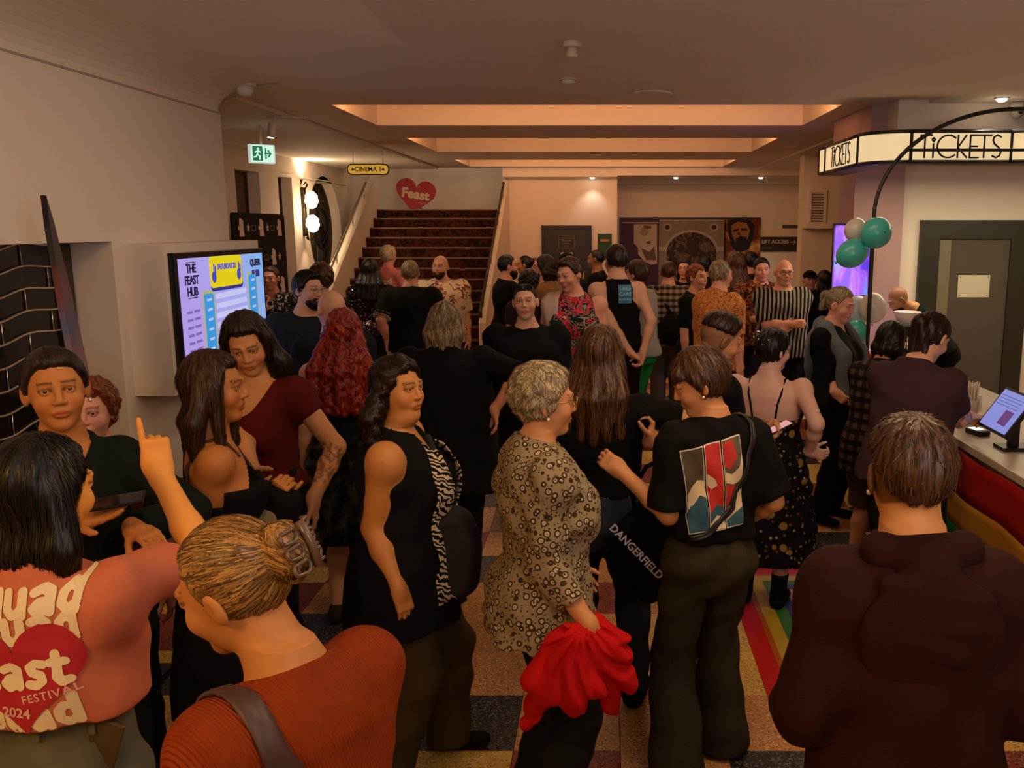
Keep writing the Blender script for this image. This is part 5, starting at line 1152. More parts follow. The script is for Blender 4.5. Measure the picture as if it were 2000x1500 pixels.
q = onz(1660, 770, 1.0); o = empty('card_reader', (2.10, 6.05, 1.0), .2, 'black card reader beside the farther till', 'card reader'); MB().box((-.04, -.06, 0), (.04, .06, .03), bev=.008).build('body', mat('till_black', '#0b0a0c'), o); MB().box((-.028, -.02, .030), (.028, .05, .032)).build('lit_face', glow('reader_glow', (.8, .85, .9)), o)
o = empty('paper_stack', (2.30, 5.75, 1.0), .15, 'stack of white paper slips on the counter behind the plum shirt', 'paper stack'); b = MB()
for k in range(12): b.box((-.10+.003*(k % 3), -.14, k*.007), (.10+.003*(k % 2), .14, k*.007+.006))
s_o = b.build('slips', mat('paper', (.75, .70, .62)), o); s_o['kind'] = 'stuff'
q = at(1772, 622, 7.7); o = empty('food_tub', (q.x, 7.7, 1.0), 0, 'white and pink takeaway tub on the far counter', 'tub'); zq = q.z-1.0
MB().box((-.16, -.12, 0), (.16, .12, max(zq-.06, .02))).build('stand', mat('till_black', '#0b0a0c'), o); MB().lathe([(.085, zq-.06), (.11, zq+.05), (.115, zq+.06), (.104, zq+.06), (.08, zq-.045), (0, zq-.045)], (0, 0, 0), 18).build('tub', mat('tub_white', (.75, .66, .66), .4), o); MB().lathe([(.094, zq-.02), (.103, zq+.02)], (0, 0, 0), 18).build('label_band', mat('tub_pink', (.7, .30, .42), .5), o)
q = at(1706, 645, 7.3); o = empty('red_bowl', (q.x+.02, 7.3, 1.0), 0, 'small red bowl on the counter below the white balloon', 'bowl'); MB().lathe([(.04, 0), (.09, .06), (.11, .13), (.10, .13), (.08, .06), (0, .02)], (0, 0, 0), 18).build('bowl', mat('bowl_red', (.5, .03, .02), .3), o)
o = empty('cutlery_holder', (2.50, 7.62, 1.0), 0, 'holder of steel cutlery on the far counter beside the red bowl', 'cutlery'); MB().box((-.12, -.08, 0), (.12, .08, .10), bev=.01).build('holder', mat('till_black', '#0b0a0c'), o); b = MB(); r_ = random.Random(5)
for k in range(26):
    x, y = (r_.random()-.5)*.2, (r_.random()-.5)*.12; b.tube([(x, y, .05), (x+(r_.random()-.5)*.06, y+(r_.random()-.5)*.05, .20+r_.random()*.05)], [.003, .009], 6)
s_o = b.build('cutlery', M_STEEL, o); s_o['kind'] = 'stuff'
for k, (px, py, Y, lb) in enumerate(((1600, 596, 8.6, 'clear tumbler on the lilac lit counter end, left one'), (1617, 592, 8.45, 'clear tumbler on the lilac lit counter end, right one'))):
    q = at(px, py, Y); o = empty('tumbler', (max(q.x, 2.08), Y, 1.0), 0, lb, 'glass', 'tumblers on the counter end'); MB().lathe([(.032, 0), (.038, .15), (.035, .15), (.029, .012), (0, .010)], (0, 0, 0), 16).build('glass', mat('clear_glass', (.9, .9, .9), .05, trans=1.), o)
area('bar_glow', (2.35, 8.6, 1.55), (0, 0, 0), .5, 5, (.62, .28, .95), .9)
# --- balloon arch
AX, AY = 2.07, 7.0; ar = empty('balloon_arch', (AX, AY, 1.0), 0, 'thin black metal hoop arch standing on the counter with balloons', 'arch'); zc_ = at(1697, 420, AY).z-1.0; ztp = at(1940, 213, AY).z-1.0; RXX = 1.05
P = [(0, 0, .02), (0, 0, zc_*.5), (0, 0, zc_)]+[(RXX*(1-math.cos(a)), 0, zc_+(ztp-zc_)*math.sin(a)) for a in np.linspace(0, PI/2, 22)[1:]]+[(1.6, 0, ztp), (2.4, 0, ztp)]
MB().tube(P, .016, 8).build('hoop', M_BLACK, ar); zz = at(1850, 293, AY).z-1.0; xx = RXX*(1-math.cos(math.asin(min((zz-zc_)/(ztp-zc_), 1)))); MB().tube([(xx, 0, zz), (2.4, 0, zz)], .011, 6).build('crossbar', M_BLACK, ar); MB().box((-.09, -.12, 0), (.09, .12, .02)).build('foot', M_BLACK, ar)
BT, BWh, BP = mat('balloon_teal', (.055, .42, .36), .3), mat('balloon_white', (.62, .56, .46), .3), mat('balloon_pale_blue', (.46, .52, .58), .3)
for px, py, r_px, m_, tl, el, lb in ((1672, 449, 23, BWh, 0, 1., 'white balloon behind the two teal balloons on the arch'), (1712, 454, 30, BT, 35, 1., 'round teal balloon with a dark spot on the right of the arch'), (1666, 494, 28, BT, 60, 1.15, 'long teal balloon on the left of the arch pole'), (1705, 600, 27, BWh, 0, 1.1, 'white balloon low on the right of the arch pole'), (1674, 606, 27, BP, 10, 1.1, 'pale blue balloon behind the grey haired head at the counter'), (1673, 648, 24, BT, -20, 1., 'teal balloon lowest on the arch pole')):
    Y = AY+{1672: .12, 1712: -.15, 1666: -.05, 1705: .15, 1674: .36, 1673: .16}[px]; c_ = at(px, py, Y); r = r_px/FPX*(Y*.985); o = empty('balloon', tuple(c_), 0, lb, 'balloon', 'balloons on the hoop arch')
    b = MB(); pr = [(r*math.sin(t)*(1-.10*max(-math.cos(t), 0)), -r*el*math.cos(t)*(1.08 if math.cos(t) > 0 else 1)) for t in np.linspace(0, PI, 16)]; pr[0] = (0, pr[0][1]); pr[-1] = (0, pr[-1][1]); b.lathe(pr, (0, 0, 0), 22); ob = b.build('skin', m_, o); kb = MB().lathe([(0, -r*el*1.08-.02), (.014, -r*el*1.08-.018), (.004, -r*el*1.08+.004)], (0, 0, 0), 8).build('knot', m_, o)
    o.rotation_euler = (0, math.radians(tl), 0)
    if px == 1712: MB().lathe([(.006, -r-.0005), (0, -r-.001)], (.02, 0, .02), 8, 'Y').build('spot', M_BLACK, o)
# ---------------------------------------------------------------- cloth patterns
def pm(name, fn, rough=.85):
    m = NT(name, rough, spec=.15); m.col(fn(m)); return m.m
def tunic(m):
    v = m.map(loc=(.3, .2, .1)); d = m.vor(36, v); s = m.vor(70, v)
    rings = m.ramp(d, [(.0, '#6a563c'), (.08, '#6a563c'), (.10, '#b0a080'), (.24, '#b0a080'), (.28, '#3a2a1c'), (.40, '#3a2a1c'), (.44, '#8e7c5c')], True)
    return m.mix(m.ramp(s, [(.0, (1, 1, 1)), (.24, (1, 1, 1)), (.27, (0, 0, 0))], True), rings, '#4a3a28')
M_TUNIC = pm('cloth_tunic_print', tunic)
def scarfp(m): return m.ramp(m.wave(17, m.map(rot=(0, .7, 0)), 'Z', 9., 1.6), [(.0, '#0b0a09'), (.5, '#0b0a09'), (.55, '#c4b294')], True)
M_SCARF = pm('cloth_scarf_print', scarfp)
def spotdress(m):
    v2 = m.map(loc=(.37, .11, .2)); fl = m.vor(34, v2); c = m.ramp(m.sep(m.vor(34, v2, out='Color'))[0], [(.0, '#0c0909'), (.45, '#0c0909'), (.46, '#8a7a60'), (.70, '#6a2a26'), (.82, '#4c5040')], True)
    base = m.mix(m.ramp(fl, [(.0, (1, 1, 1)), (.26, (1, 1, 1)), (.30, (0, 0, 0))], True), '#0c0909', c); return m.mix(m.ramp(m.vor(9.5), [(.0, (1, 1, 1)), (.19, (1, 1, 1)), (.21, (0, 0, 0))], True), base, '#7c6428')
M_FLORDRESS = pm('cloth_dress_print', spotdress)
M_STRIPE = pm('cloth_stripes', lambda m: m.ramp(m.wave(8.5, m.map(rot=(0, .08, 0)), 'X', .6, .6), [(.0, '#0d0d10'), (.55, '#0d0d10'), (.60, '#b8ac98'), (.8, '#0d0d10'), (.86, '#8a8278')], True))
M_PAISLEY = pm('cloth_paisley', lambda m: m.ramp(m.noise(26, detail=3, dist=2.5), [(.36, '#8a3f18'), (.5, '#c07a3c'), (.58, '#d89a5c'), (.66, '#6a2c12')]))
M_PLAID = pm('cloth_plaid', lambda m: m.mix(m.ramp(m.wave(5, direction='X'), [(.4, (.0, .0, .0)), (.6, (1, 1, 1))]), m.ramp(m.wave(5, direction='Z'), [(.35, '#241c16'), (.65, '#6a5e4c')]), m.ramp(m.wave(5, direction='Z'), [(.35, '#4a3e32'), (.65, '#8e8470')])))
M_DPLAID = pm('cloth_dark_plaid', lambda m: m.mix(m.ramp(m.wave(5, direction='X'), [(.4, (.0, .0, .0)), (.6, (1, 1, 1))]), m.ramp(m.wave(5, direction='Z'), [(.35, '#0a0808'), (.65, '#241a18')]), m.ramp(m.wave(5, direction='Z'), [(.35, '#1a1212'), (.65, '#4a3c36')])))
M_TROPIC = pm('cloth_red_floral', lambda m: m.ramp(m.noise(9, detail=2, dist=2.), [(.30, '#1c2a22'), (.40, '#8a8070'), (.46, '#2a1c1a'), (.52, '#c8405a'), (.58, '#b02a20'), (.64, '#3a3a34'), (.70, '#c8a080')], True))
M_CREAMFL = pm('cloth_cream_floral', lambda m: m.ramp(m.noise(11, detail=2, dist=1.2), [(.0, '#c8b290'), (.52, '#c8b290'), (.54, '#8a3a24'), (.60, '#4a3a2a'), (.63, '#c8b290')], True))
M_DARKFL = pm('cloth_brown_floral', lambda m: m.ramp(m.noise(12, detail=2, dist=2.), [(.35, '#241410'), (.46, '#8a4a2a'), (.54, '#4a2018'), (.6, '#b88a5c'), (.66, '#2a1812')], True))
M_BWPRINT = pm('cloth_black_white_print', lambda m: m.ramp(m.noise(38, detail=3, dist=1.), [(.0, '#0c0b0b'), (.52, '#0c0b0b'), (.56, '#8a8478')], True))
def seqm(m):
    r = m.sep(m.vor(120, out='Color')); c = m.ramp(r[0], [(.0, '#0a0808'), (.62, '#0a0808'), (.7, '#6a2a24'), (.85, '#b0a090'), (.92, '#3a2a3a')], True); m.b.inputs['Metallic'].default_value = .5; return c
M_SEQ = pm('cloth_sequins', seqm, .25)
M_RIB = NT('cloth_rib_knit', .9, spec=.1); M_RIB.col(M_RIB.mix(M_RIB.noise(40), '#963e16', '#7e3010')); M_RIB.bump(M_RIB.wave(52, M_RIB.map(rot=(0, .25, 0)), 'X'), .55, .006); M_RIB = M_RIB.m
M_CORD = NT('cloth_corduroy', .9, spec=.1); M_CORD.col(M_CORD.mix(M_CORD.noise(30), '#3e382a', '#2c281e')); M_CORD.bump(M_CORD.wave(70, None, 'X'), .4, .003); M_CORD = M_CORD.m
M_JEAN = pm('cloth_denim_dark', lambda m: m.mix(m.noise(14, detail=5), '#1c232c', '#343c44')); M_JEANG = pm('cloth_denim_grey', lambda m: m.mix(m.noise(12, detail=5), '#4c4c40', '#6c6a58'))
M_SHINY = pm('cloth_shiny_black', lambda m: m.mix(m.ramp(m.noise(7, m.map((3, 3, .7)), 3), [(.5, (0, 0, 0)), (.7, (1, 1, 1))]), '#0c0b0b', '#3a382e'), .3)
M_CORAL = pm('cloth_coral', lambda m: m.mix(m.noise(60), '#c06a4c', '#c87456'))
BLK = '#0b0a0a'; NAVY = '#1b232c'
# ---------------------------------------------------------------- front rows
A = person('A', 93, 668, 2.72, 203, 'f', 'woman in dark green jacket facing the camera with pulled back dark hair, at far left', (.50, .20, .055), ('pony', 'dark', dict(t=.012, amp=.0015, len=.10)), dict(m='#0f1814', sl=2, neck='v', e=.022, es=.018, zv=1.27, hem=.82, nm='jacket'), dict(m=BLK),
    arms=dict(R=dict(t=('w', 150, 1022, 2.40), curl='open', pn=(.1, -.5, 1), hd=(1, .1, .35), pole=(-.2, -1, -.6)), L=dict(t=('w', 262, 1030, 2.5), curl='relax', pn=(-.3, .3, -1), hd=(.7, -.5, -.1), pole=(-1, -.4, -.5))), head=(12, 2, 3), hs=1.16, q=0, fat=.002)
B = person('B', 72, 847, 1.86, -4, 'f', 'person in coral volunteer shirt seen from behind, pointing a finger upward', (.80, .34, .06), ('bob', 'black', dict(len=.25, sp=.012, t=.010, back=.0)), dict(m=M_CORAL, sl=.62, e=.020, es=.022, hem=1.115, boxy=1, amp=.007), dict(m=M_JEANG, top=1.15, e=.016),
    arms=dict(R=dict(t=('w', 312, 925, 2.18), curl='point', pn=(-.45, .85, -.1), hd=(-.12, .1, 1), pole=(.8, -.1, -1)), L=dict(t=(-.16, .30, 1.08), pole=(-1, -.4, -.6), curl='hold')), q=0, head=(-18, -6, 0))
Cc = person('C', 412, 1003, 1.46, 58, 'f', 'woman in ribbed rust orange top with clipped up blonde hair in the foreground', (.50, .20, .055), ('bun', 'blonde', dict(t=.008, bp=(0, -.125, .035), br=(.046, .040, .060), amp=.0020)), dict(m=M_RIB, sl=2, e=.016, es=.022, hem=.80, neck='crew', amp=.006), dict(m='#14100e'), w=1.12, sh=.92,
    arms=dict(L=dict(t=(-.14, .33, 1.02), pole=(-.2, -1, -.6)), R=dict(t=(.14, .33, 1.0), pole=(.2, -1, -.8))), head=(24, -20, -4), hs=1.12, lean=8, hunch=.03, fat=.008, q=0)
D = person('D', 1787, 816, 1.85, 0, 'm', 'man in dark maroon hooded sweatshirt seen from behind in the right foreground', (.56, .24, .07), ('fade', 'chestnut', dict(t=.013, low=.040, nape=1.25, amp=.003)), dict(m='#2a0d07', sl=2, hood=1, neck='high', e=.024, es=.024, hem=.84, boxy=1, amp=.008), dict(m='#100d0c'), w=1.0, sh=.98,
    arms=dict(L=dict(t=(-.20, .20, 1.0), pole=(-.35, -1, -.4), curl='hold'), R=dict(t=(.22, .20, .98), pole=(.45, -1, -.4), curl='hold')), lean=5, hunch=.02, q=0, scalp=.75)
E = person('E', 1062, 708, 2.95, -72, 'f', 'older woman in cream and brown floral tunic holding a red jacket', (.54, .24, .09), ('curly', 'grey', dict(t=.012, fr=.0, low=-.06, nape=.3)), dict(m=M_TUNIC, sl=1.62, ks=.008, neck='collar', e=.030, es=.022, hem=.80, fl=.03, amp=.010), dict(m='#15171a', fl=.03, e=.02), w=1.22,
    arms=dict(R=dict(t=('w', 1152, 1222, 2.66), curl='grip', hd=(.1, -.1, -1), pole=(-.6, -.6, -.2), pn=(-.2, .9, 0)), L=dict(t=(-.20, .15, .92))), glasses='gold', fat=.006, head=(-3, -5, 0), q=0, hs=1.06)
F_ = person('F', 768, 694, 3.28, -88, 'f', 'woman in black sleeveless tunic with patterned scarf, dark curly hair, seen side on', (.52, .215, .055), ('bob', 'dark', dict(len=.20, sp=.05, t=.016, curl=True, amp=.0045, front=0, tip=.035, fy=.006)), dict(m=BLK, sl=0, tank=.155, hem=.70, neck='v', e=.020, fl=.02, amp=.006), dict(m='#43361f', e=.022, fl=.025, amp=.007), w=1.42,
    arms=dict(R=dict(t=('w', 780, 1150, 3.02), hd=(.25, 0, -1), pn=(-.5, .6, 0), pole=(-.5, -.6, -.2)), L=dict(t=(-.24, .16, .95))), head=(-30, 2, 0), fat=.009, q=0, hs=1.05, feet=((-.12, .16), (.12, -.06)))
G = person('G', 1352, 684, 3.28, 18, 'f', 'person in black shirt with a printed wave panel on the back, olive corduroy trousers', (.54, .24, .09), ('short', 'chestnut', dict(t=.018, low=-.055, nape=.35, fringe=1, fx=-.02, amp=.0025)), dict(m=BLK, sl=.92, neck='crew', e=.022, es=.034, hem=1.0, boxy=1, amp=.007, sfl=.012), dict(m=M_CORD, e=.014, fl=.055, hem=.02, top=1.03, amp=.008), w=.94, 
    arms=dict(L=dict(t=('w', 1247, 952, 3.24), e=('w', 1302, 1040, 3.16), curl='fist', hd=(-.55, -.1, .45), pn=(-.2, 1, 0), pole=(.2, -.6, -1)), R=dict(t=(.22, .14, .98))), head=(66, -22, 0), q=0, feet=((-.15, -.04), (.12, .12)), shoe='#120c0a')
Hh = person('H', 1172, 634, 3.72, -12, 'f', 'woman with long straight ombre hair in black tee and dark jeans seen from behind', 'olive', ('long', 'ombre', dict(len=.34, sp=.035, t=.010, back=.06)), dict(m=BLK, sl=.62, e=.016, es=.016, hem=1.02, neck='crew'), dict(m=M_JEAN, e=.016, amp=.006), w=1.12,
    arms=dict(R=dict(t=('w', 1268, 862, 3.62), curl='hold', hd=(.1, .1, 1), pn=(-1, -.2, 0), pole=(.7, -.3, -1)), L=dict(t=(-.25, .12, .85))), feet=((-.12, -.06), (.14, .10)), q=1, sneaker=True)
I_ = person('I', 1420, 612, 4.25, -72, 'm', 'man with faded haircut and moustache looking down at his phone', 'tan', ('fade', 'dark', dict(t=.010, low=.035, nape=.0)), dict(m=BLK, sl=.8, e=.02, es=.02, hem=.90), dict(kind='shorts', m=BLK, hem=.50, e=.02), 
    arms=dict(R=dict(t=('w', 1478, 862, 4.05), curl='hold', hd=(1, -.1, .35), pn=(-.1, .2, 1), pole=(-.4, -.5, -1)), L=dict(t=(-.1, .3, 1.12), curl='hold')), head=(-4, -22, 0), scalp=.6, jaw=.3, boots=True, q=1, feet=((-.12, .0), (.26, -.20)))
J = person('J', 1512, 643, 4.88, -22, 'f', 'woman in black spotted strappy dress with glinting hair clips seen from behind', (.62, .36, .27), ('short', 'black', dict(t=.016, low=-.06, nape=.4)), dict(m=M_FLORDRESS, sl=0, cami=(1.27, 1.20), hem=.98, e=.014, straps=BLK, neck='wide', nm='bodice'), dict(kind='skirt', m=M_FLORDRESS, hem=.34, fl=.10, top=1.10, e=.02, amp=.012), w=1.30,
    arms=dict(R=dict(t=('w', 1580, 882, 4.72), curl='hold', hd=(.6, -.2, -.1), pole=(.6, -1, -.5)), L=dict(t=(-.12, .26, 1.05), curl='hold')), head=(-38, -6, 0), boots=True, q=1)
K = person('K', 1648, 560, 6.25, -128, 'f', 'woman in black polo with a grey sweater draped over her shoulders by the counter', 'rosy', ('pony', 'ash', dict(t=.006, len=.10, amp=.003)), dict(m=BLK, sl=.6, e=.018, neck='v', zv=1.36, hem=.88), dict(m='#0d0c0d', e=.02), w=1.22,
    arms=dict(R=dict(t=('w', 1630, 766, 6.05), curl='pinch', hd=(.6, -.3, -.5), pole=(-1, -.2, -.4)), L=dict(t=('w', 1664, 768, 6.1), curl='pinch', hd=(.1, -.4, -.6), pole=(1, -.2, -.4))), head=(-2, -16, 0), fat=.006, q=1)
L_ = person('L', 1832, 613, 4.6, -42, 'f', 'person in plum tee with tied up dark hair and arm tattoos leaning at the till', 'fair', ('pony', 'dark', dict(t=.010, len=.18, amp=.004)), dict(m='#3a262a', sl=.72, e=.026, es=.026, hem=.84, boxy=1, amp=.007), dict(kind='shorts', m='#17130f', hem=.50, e=.03), w=1.08, lean=10, hunch=.03,
    arms=dict(R=dict(t=('w', 1890, 812, 4.72), curl='pinch', hd=(.8, .3, -.1), pn=(0, 0, -1), pole=(.3, -1, -.7)), L=dict(t=(-.10, .40, 1.12), curl='pinch')), head=(-14, -30, 0), q=1, tattoo=(('R', .05, .9, 0), ('R', 1.55, 1.0, 0)))
Mm = person('M', 1750, 628, 5.35, -38, 'f', 'person in dark plaid shirt and khaki shorts looking at the farther till', 'tan', ('bob', 'black', dict(len=.12, t=.010, sp=.01)), dict(m=M_DPLAID, sl=1.0, e=.024, hem=.72, boxy=1), dict(kind='shorts', m='#4a3d26', hem=.46, e=.03), lean=8, arms=dict(R=dict(t=(.12, .38, 1.08), curl='pinch'), L=dict(t=(-.1, .36, 1.1), curl='pinch')), head=(-20, -24, 0))
# ---------------------------------------------------------------- left middle
R42 = person('red', 668, 603, 4.72, 4, 'f', 'woman with long red hair in dark tank top and shiny black skirt seen from behind', 'fair', ('long', 'red', dict(len=.40, sp=.07, t=.014, tip=.04, amp=.0045, curl=True, back=.075)), dict(m='#0f1512', sl=0, tank=.115, hem=1.0, e=.014), dict(kind='skirt', m=M_SHINY, hem=.50, fl=.09, top=1.06, e=.02, amp=.012), w=1.15, feet=((-.09, -.05), (.09, .1)), shoe='#3a2c22')
R43 = person('redtop', 468, 611, 3.75, 168, 'f', 'woman in dark red cap sleeve top with a tattooed forearm, dark shoulder length hair', (.54, .24, .09), ('bob', 'dark', dict(len=.21, sp=.045, t=.016, front=1, tip=.036, amp=.003)), dict(m='#4e0d0d', sl=.42, e=.014, es=.02, neck='scoop', zv=1.29, sw=.115, hem=.98), dict(m=BLK, top=1.07, e=.014), w=1.15,
    arms=dict(L=dict(t=('w', 612, 975, 3.62), hd=(.08, -.05, -1), pn=(-1, -.2, 0), pole=(-.8, -1, 0)), R=dict(t=('w', 505, 945, 3.45), curl='hold'))  , head=(28, -24, 8), hs=1.08, q=1, tattoo=(('L', .05, .75, 0),))
R44 = person('cami', 408, 683, 3.02, -62, 'f', 'woman in black strappy dress with brown bob and bare tanned shoulder', (.44, .165, .04), ('bob', 'brown', dict(len=.235, sp=.028, t=.014, front=1, amp=.0025)), dict(m=BLK, sl=0, cami=(1.27, 1.22), hem=.98, e=.014, straps='#4a3428', neck='wide', nm='bodice'), dict(kind='skirt', m=BLK, hem=.45, fl=.05, top=1.1, e=.018),
    arms=dict(R=dict(t=('w', 500, 1040, 2.85), curl='hold', hd=(1, 0, -.3), pole=(-.7, -.7, -.4)), L=dict(t=('w', 535, 975, 3.1), curl='grip', hd=(.4, -.3, .6), pn=(.2, 1, 0)))  , head=(-22, -2, 0), q=0, hs=1.05)
R50 = person('ginger', 172, 742, 3.2, 195, 'f', 'woman with ginger curls mostly hidden behind the woman in the green jacket', 'rosy', ('curly', 'ginger', dict(t=.014, low=-.14, nape=0)), dict(m='#5a2c28', sl=1.2, hem=.9), dict(m=BLK))
R49 = person('dressback', 866, 589, 5.25, 2, 'f', 'woman in loose black dress with ash blonde hair seen from behind in the queue', 'rosy', ('bob', 'ash', dict(len=.16, sp=.012, t=.010, amp=.005)), dict(m=BLK, sl=.95, e=.03, es=.03, hem=.60, boxy=1, fl=.05), dict(m=BLK, e=.02), w=1.45,
    arms=dict(R=dict(t=('w', 966, 800, 5.1), hd=(.15, -.2, -1), pole=(1, -.5, .2)), L=dict(t=(-.32, .05, .84))), aw=.9)
R39 = person('beardman', 600, 526, 6.25, -128, 'm', 'bearded man in glasses lit blue by the display, arms folded', 'fair', ('short', 'black', dict(t=.014, quiff=1, low=-.04)), dict(m=NAVY, sl=.85, e=.026, es=.026, hem=.88), dict(m=BLK), w=1.36, sh=1.05, beard=('black', .008), glasses='clear', fat=.008,
    arms=dict(R=dict(t=(-.10, .22, 1.12), curl='grip', pole=(1, -.2, -.6)), L=dict(t=(.12, .25, 1.06), curl='grip', pole=(-1, -.2, -.6))), head=(8, -4, 0), hs=1.06)
R40 = person('baldman', 646, 563, 5.6, 42, 'm', 'bald man in navy tee standing with his back turned before the display', 'fair', None, dict(m='#141a26', sl=.85, e=.022, es=.022, hem=.9), dict(m=BLK), w=1.15, head=(0, -2, 0), arms=dict(L=dict(t=(-.22, .16, .98), pole=(-.6, -1, 0))), fat=.003)
R41 = person('curlyback', 626, 516, 7.4, 10, 'f', 'person with curly chestnut hair peeking behind the bearded man', 'rosy', ('curly', 'chestnut', dict(t=.018, low=-.09)), dict(m='#2a2422', sl=1.3), dict(m=BLK))
R38 = person('blouse', 527, 519, 8.7, 186, 'f', 'woman in black and white print blouse eating beside the display', 'rosy', ('up', 'chestnut', dict(t=.006)), dict(m=M_BWPRINT, sl=1.2, neck='v', zv=1.32, hem=.85, e=.024), dict(m=BLK), w=1.2, head=(-6, -4, 0), arms=dict(R=dict(t=(.02, .20, 1.32), curl='hold', hd=(-.3, -.1, 1), pole=(1, -.3, -1)), L=dict(t=(-.08, .22, 1.15), curl='hold', pole=(-1, -.3, -1))))
# ---------------------------------------------------------------- by the stairs
R45 = person('sequin', 722, 506, 9.5, 4, 'f', 'person with long black hair in a sequinned top seen from behind near the stairs', 'olive', ('long', 'black', dict(len=.30, sp=.05, t=.016, tip=.04, back=.07)), dict(m=M_SEQ, sl=.6, e=.022, hem=.9), dict(kind='skirt', m=BLK, hem=.12, fl=.05), w=1.25)
R46 = person('volunteer', 757, 479, 11.2, -22, 'f', 'person with platinum short hair in pink volunteer shirt by the stairs', 'rosy', ('short', 'platinum', dict(t=.014, quiff=1)), dict(m='#c87a70', sl=.6, e=.02, hem=.9), dict(m=BLK), w=1.05)
R47 = person('jersey', 800, 508, 8.6, 2, 'm', 'person in black jersey with white striped cuffs seen from behind, holding a white tote', 'rosy', ('short', 'ash', dict(t=.008, low=-.05)), dict(m=BLK, sl=.92, e=.03, es=.034, hem=.84, boxy=1), dict(m=BLK, e=.02), w=1.28, sh=1.05, arms=dict(L=dict(t=('w', 757, 668, 8.5), hd=(0, 0, -1), curl='grip')))
R48 = person('creamshirt', 860, 497, 9.3, 184, 'm', 'bald bearded man in cream floral shirt facing the camera before the stairs', (.62, .30, .2), None, dict(m=M_CREAMFL, sl=.9, e=.03, es=.03, hem=.82, boxy=1, neck='collar'), dict(m='#2a201a', e=.02), w=1.3, beard=('dark', .007), head=(-14, 0, 0), scalp=.2)
R21 = person('beardtee', 989, 497, 9.6, -72, 'm', 'bearded man in black tee and tan shorts in profile at the right of the stairs', 'rosy', ('short', 'black', dict(t=.007)), dict(m=BLK, sl=.9, e=.024, hem=.84), dict(kind='shorts', m='#8a5c30', hem=.42, e=.03), w=1.2, beard=('black', .016), arms=dict(R=dict(t=(.12, .26, 1.05), curl='hold')))
R22 = person('updo', 1026, 499, 11.6, 90, 'f', 'dark haired person with a small bun at the foot of the right balustrade', 'tan', ('bun', 'black', {}), dict(m='#3a2a26', sl=.6), dict(m=BLK))
R23 = person('palespec', 1045, 503, 12.2, 190, 'f', 'person in glasses whose face shows between two dark heads by the stairs', 'rosy', ('up', 'ginger', {}), dict(m='#6a4a44', sl=.6), dict(m=BLK), glasses='dark')
R24 = person('tanshirt', 1066, 498, 9.1, 62, 'm', 'bearded man with wavy dark hair in a tan shirt facing left', 'rosy', ('bob', 'dark', dict(len=.13, sp=.02, t=.014)), dict(m='#8a6440', sl=.8, e=.024), dict(m='#2a221c'), beard=('dark', .008), glasses='dark')
R25 = person('darkback', 1032, 527, 8.0, 12, 'f', 'dark haired person directly behind the woman with sunglasses on her head', 'olive', ('curly', 'black', dict(t=.010, low=-.07)), dict(m='#2a1c22', sl=.6), dict(m=BLK))
R18 = person('sunglass', 1024, 549, 6.15, 184, 'f', 'woman in black tee with sunglasses pushed up on her head facing the camera', 'fair', ('up', 'black', dict(t=.003)), dict(m=BLK, sl=.9, e=.024, es=.024, hem=.84, boxy=1, neck='crew'), dict(m='#121014', e=.02), w=1.38, glasses='sun', head=(-4, 2, 3), fat=.005, hs=1.12)
R19 = person('tropic', 1108, 502, 6.9, 168, 'f', 'woman in sleeveless red and black floral top looking down to the left', 'rosy', ('short', 'brown', dict(t=.012, quiff=1, low=-.03)), dict(m=M_TROPIC, sl=0, tank=.15, e=.024, hem=.84, neck='crew'), dict(m=BLK, e=.02), w=1.22, head=(-26, -14, 4), arms=dict(R=dict(t=(.26, .06, .86)), L=dict(t=(-.26, .06, .86))))
R26 = person('cap', 1107, 493, 9.9, 0, 'm', 'person in black cap behind the woman in the red floral top', 'tan', ('crop', 'black', dict(t=.003)), dict(m='#1a1614', sl=.8), dict(m=BLK))
R27 = person('doorman', 1166, 486, 10.9, 80, 'm', 'man with close cropped hair in black standing at the black door', 'brown', ('crop', 'black', dict(t=.001)), dict(m=BLK, sl=1.6, e=.02), dict(m=BLK), scalp=.3)
R20 = person('tank', 1204, 477, 7.45, 10, 'm', 'man in black tank top and dark shorts with hands clasped behind his back', 'fair', ('short', 'dark', dict(t=.010, low=-.03, nape=.35)), dict(m=BLK, sl=0, tank=.10, e=.016, hem=.88, neck='crew'), dict(kind='shorts', m='#1c0d10', hem=.52, e=.026), head=(16, -3, 0), scalp=.6, jaw=.4, sh=1.05,
    arms=dict(L=dict(t=('w', 1232, 690, 7.28), curl='grip', hd=(.8, -.1, -.6), pole=(-1, -.8, 0), l=1.05), R=dict(t=('w', 1256, 688, 7.26), curl='hold', hd=(-.2, -.1, -1), pole=(1, -.8, .2), l=1.0)))
R28 = person('greenshorts', 1246, 508, 8.0, 58, 'f', 'woman in pale grey tee and bright green shorts turned left', 'rosy', ('short', 'brown', dict(t=.014, low=-.05, nape=.4)), dict(m='#8a8480', sl=.9, e=.03, es=.03, hem=.86, boxy=1), dict(kind='shorts', m='#1c7a3c', hem=.48, e=.036, fl=.02), w=1.1)
R30 = person('plaid', 1306, 509, 9.3, -6, 'm', 'man in brown plaid shirt with a black bag across his back', 'rosy', ('short', 'chestnut', dict(t=.006, low=-.04)), dict(m=M_PLAID, sl=.9, e=.03, es=.03, hem=.82, boxy=1), dict(m='#4a4440', e=.03), w=1.15, scalp=.5)
R36 = person('crowdface', 1338, 505, 10.4, 160, 'f', 'dark haired person facing the camera in the crowd under the arch poster', 'rosy', ('bob', 'black', dict(len=.14)), dict(m=BLK, sl=.6), dict(m=BLK))
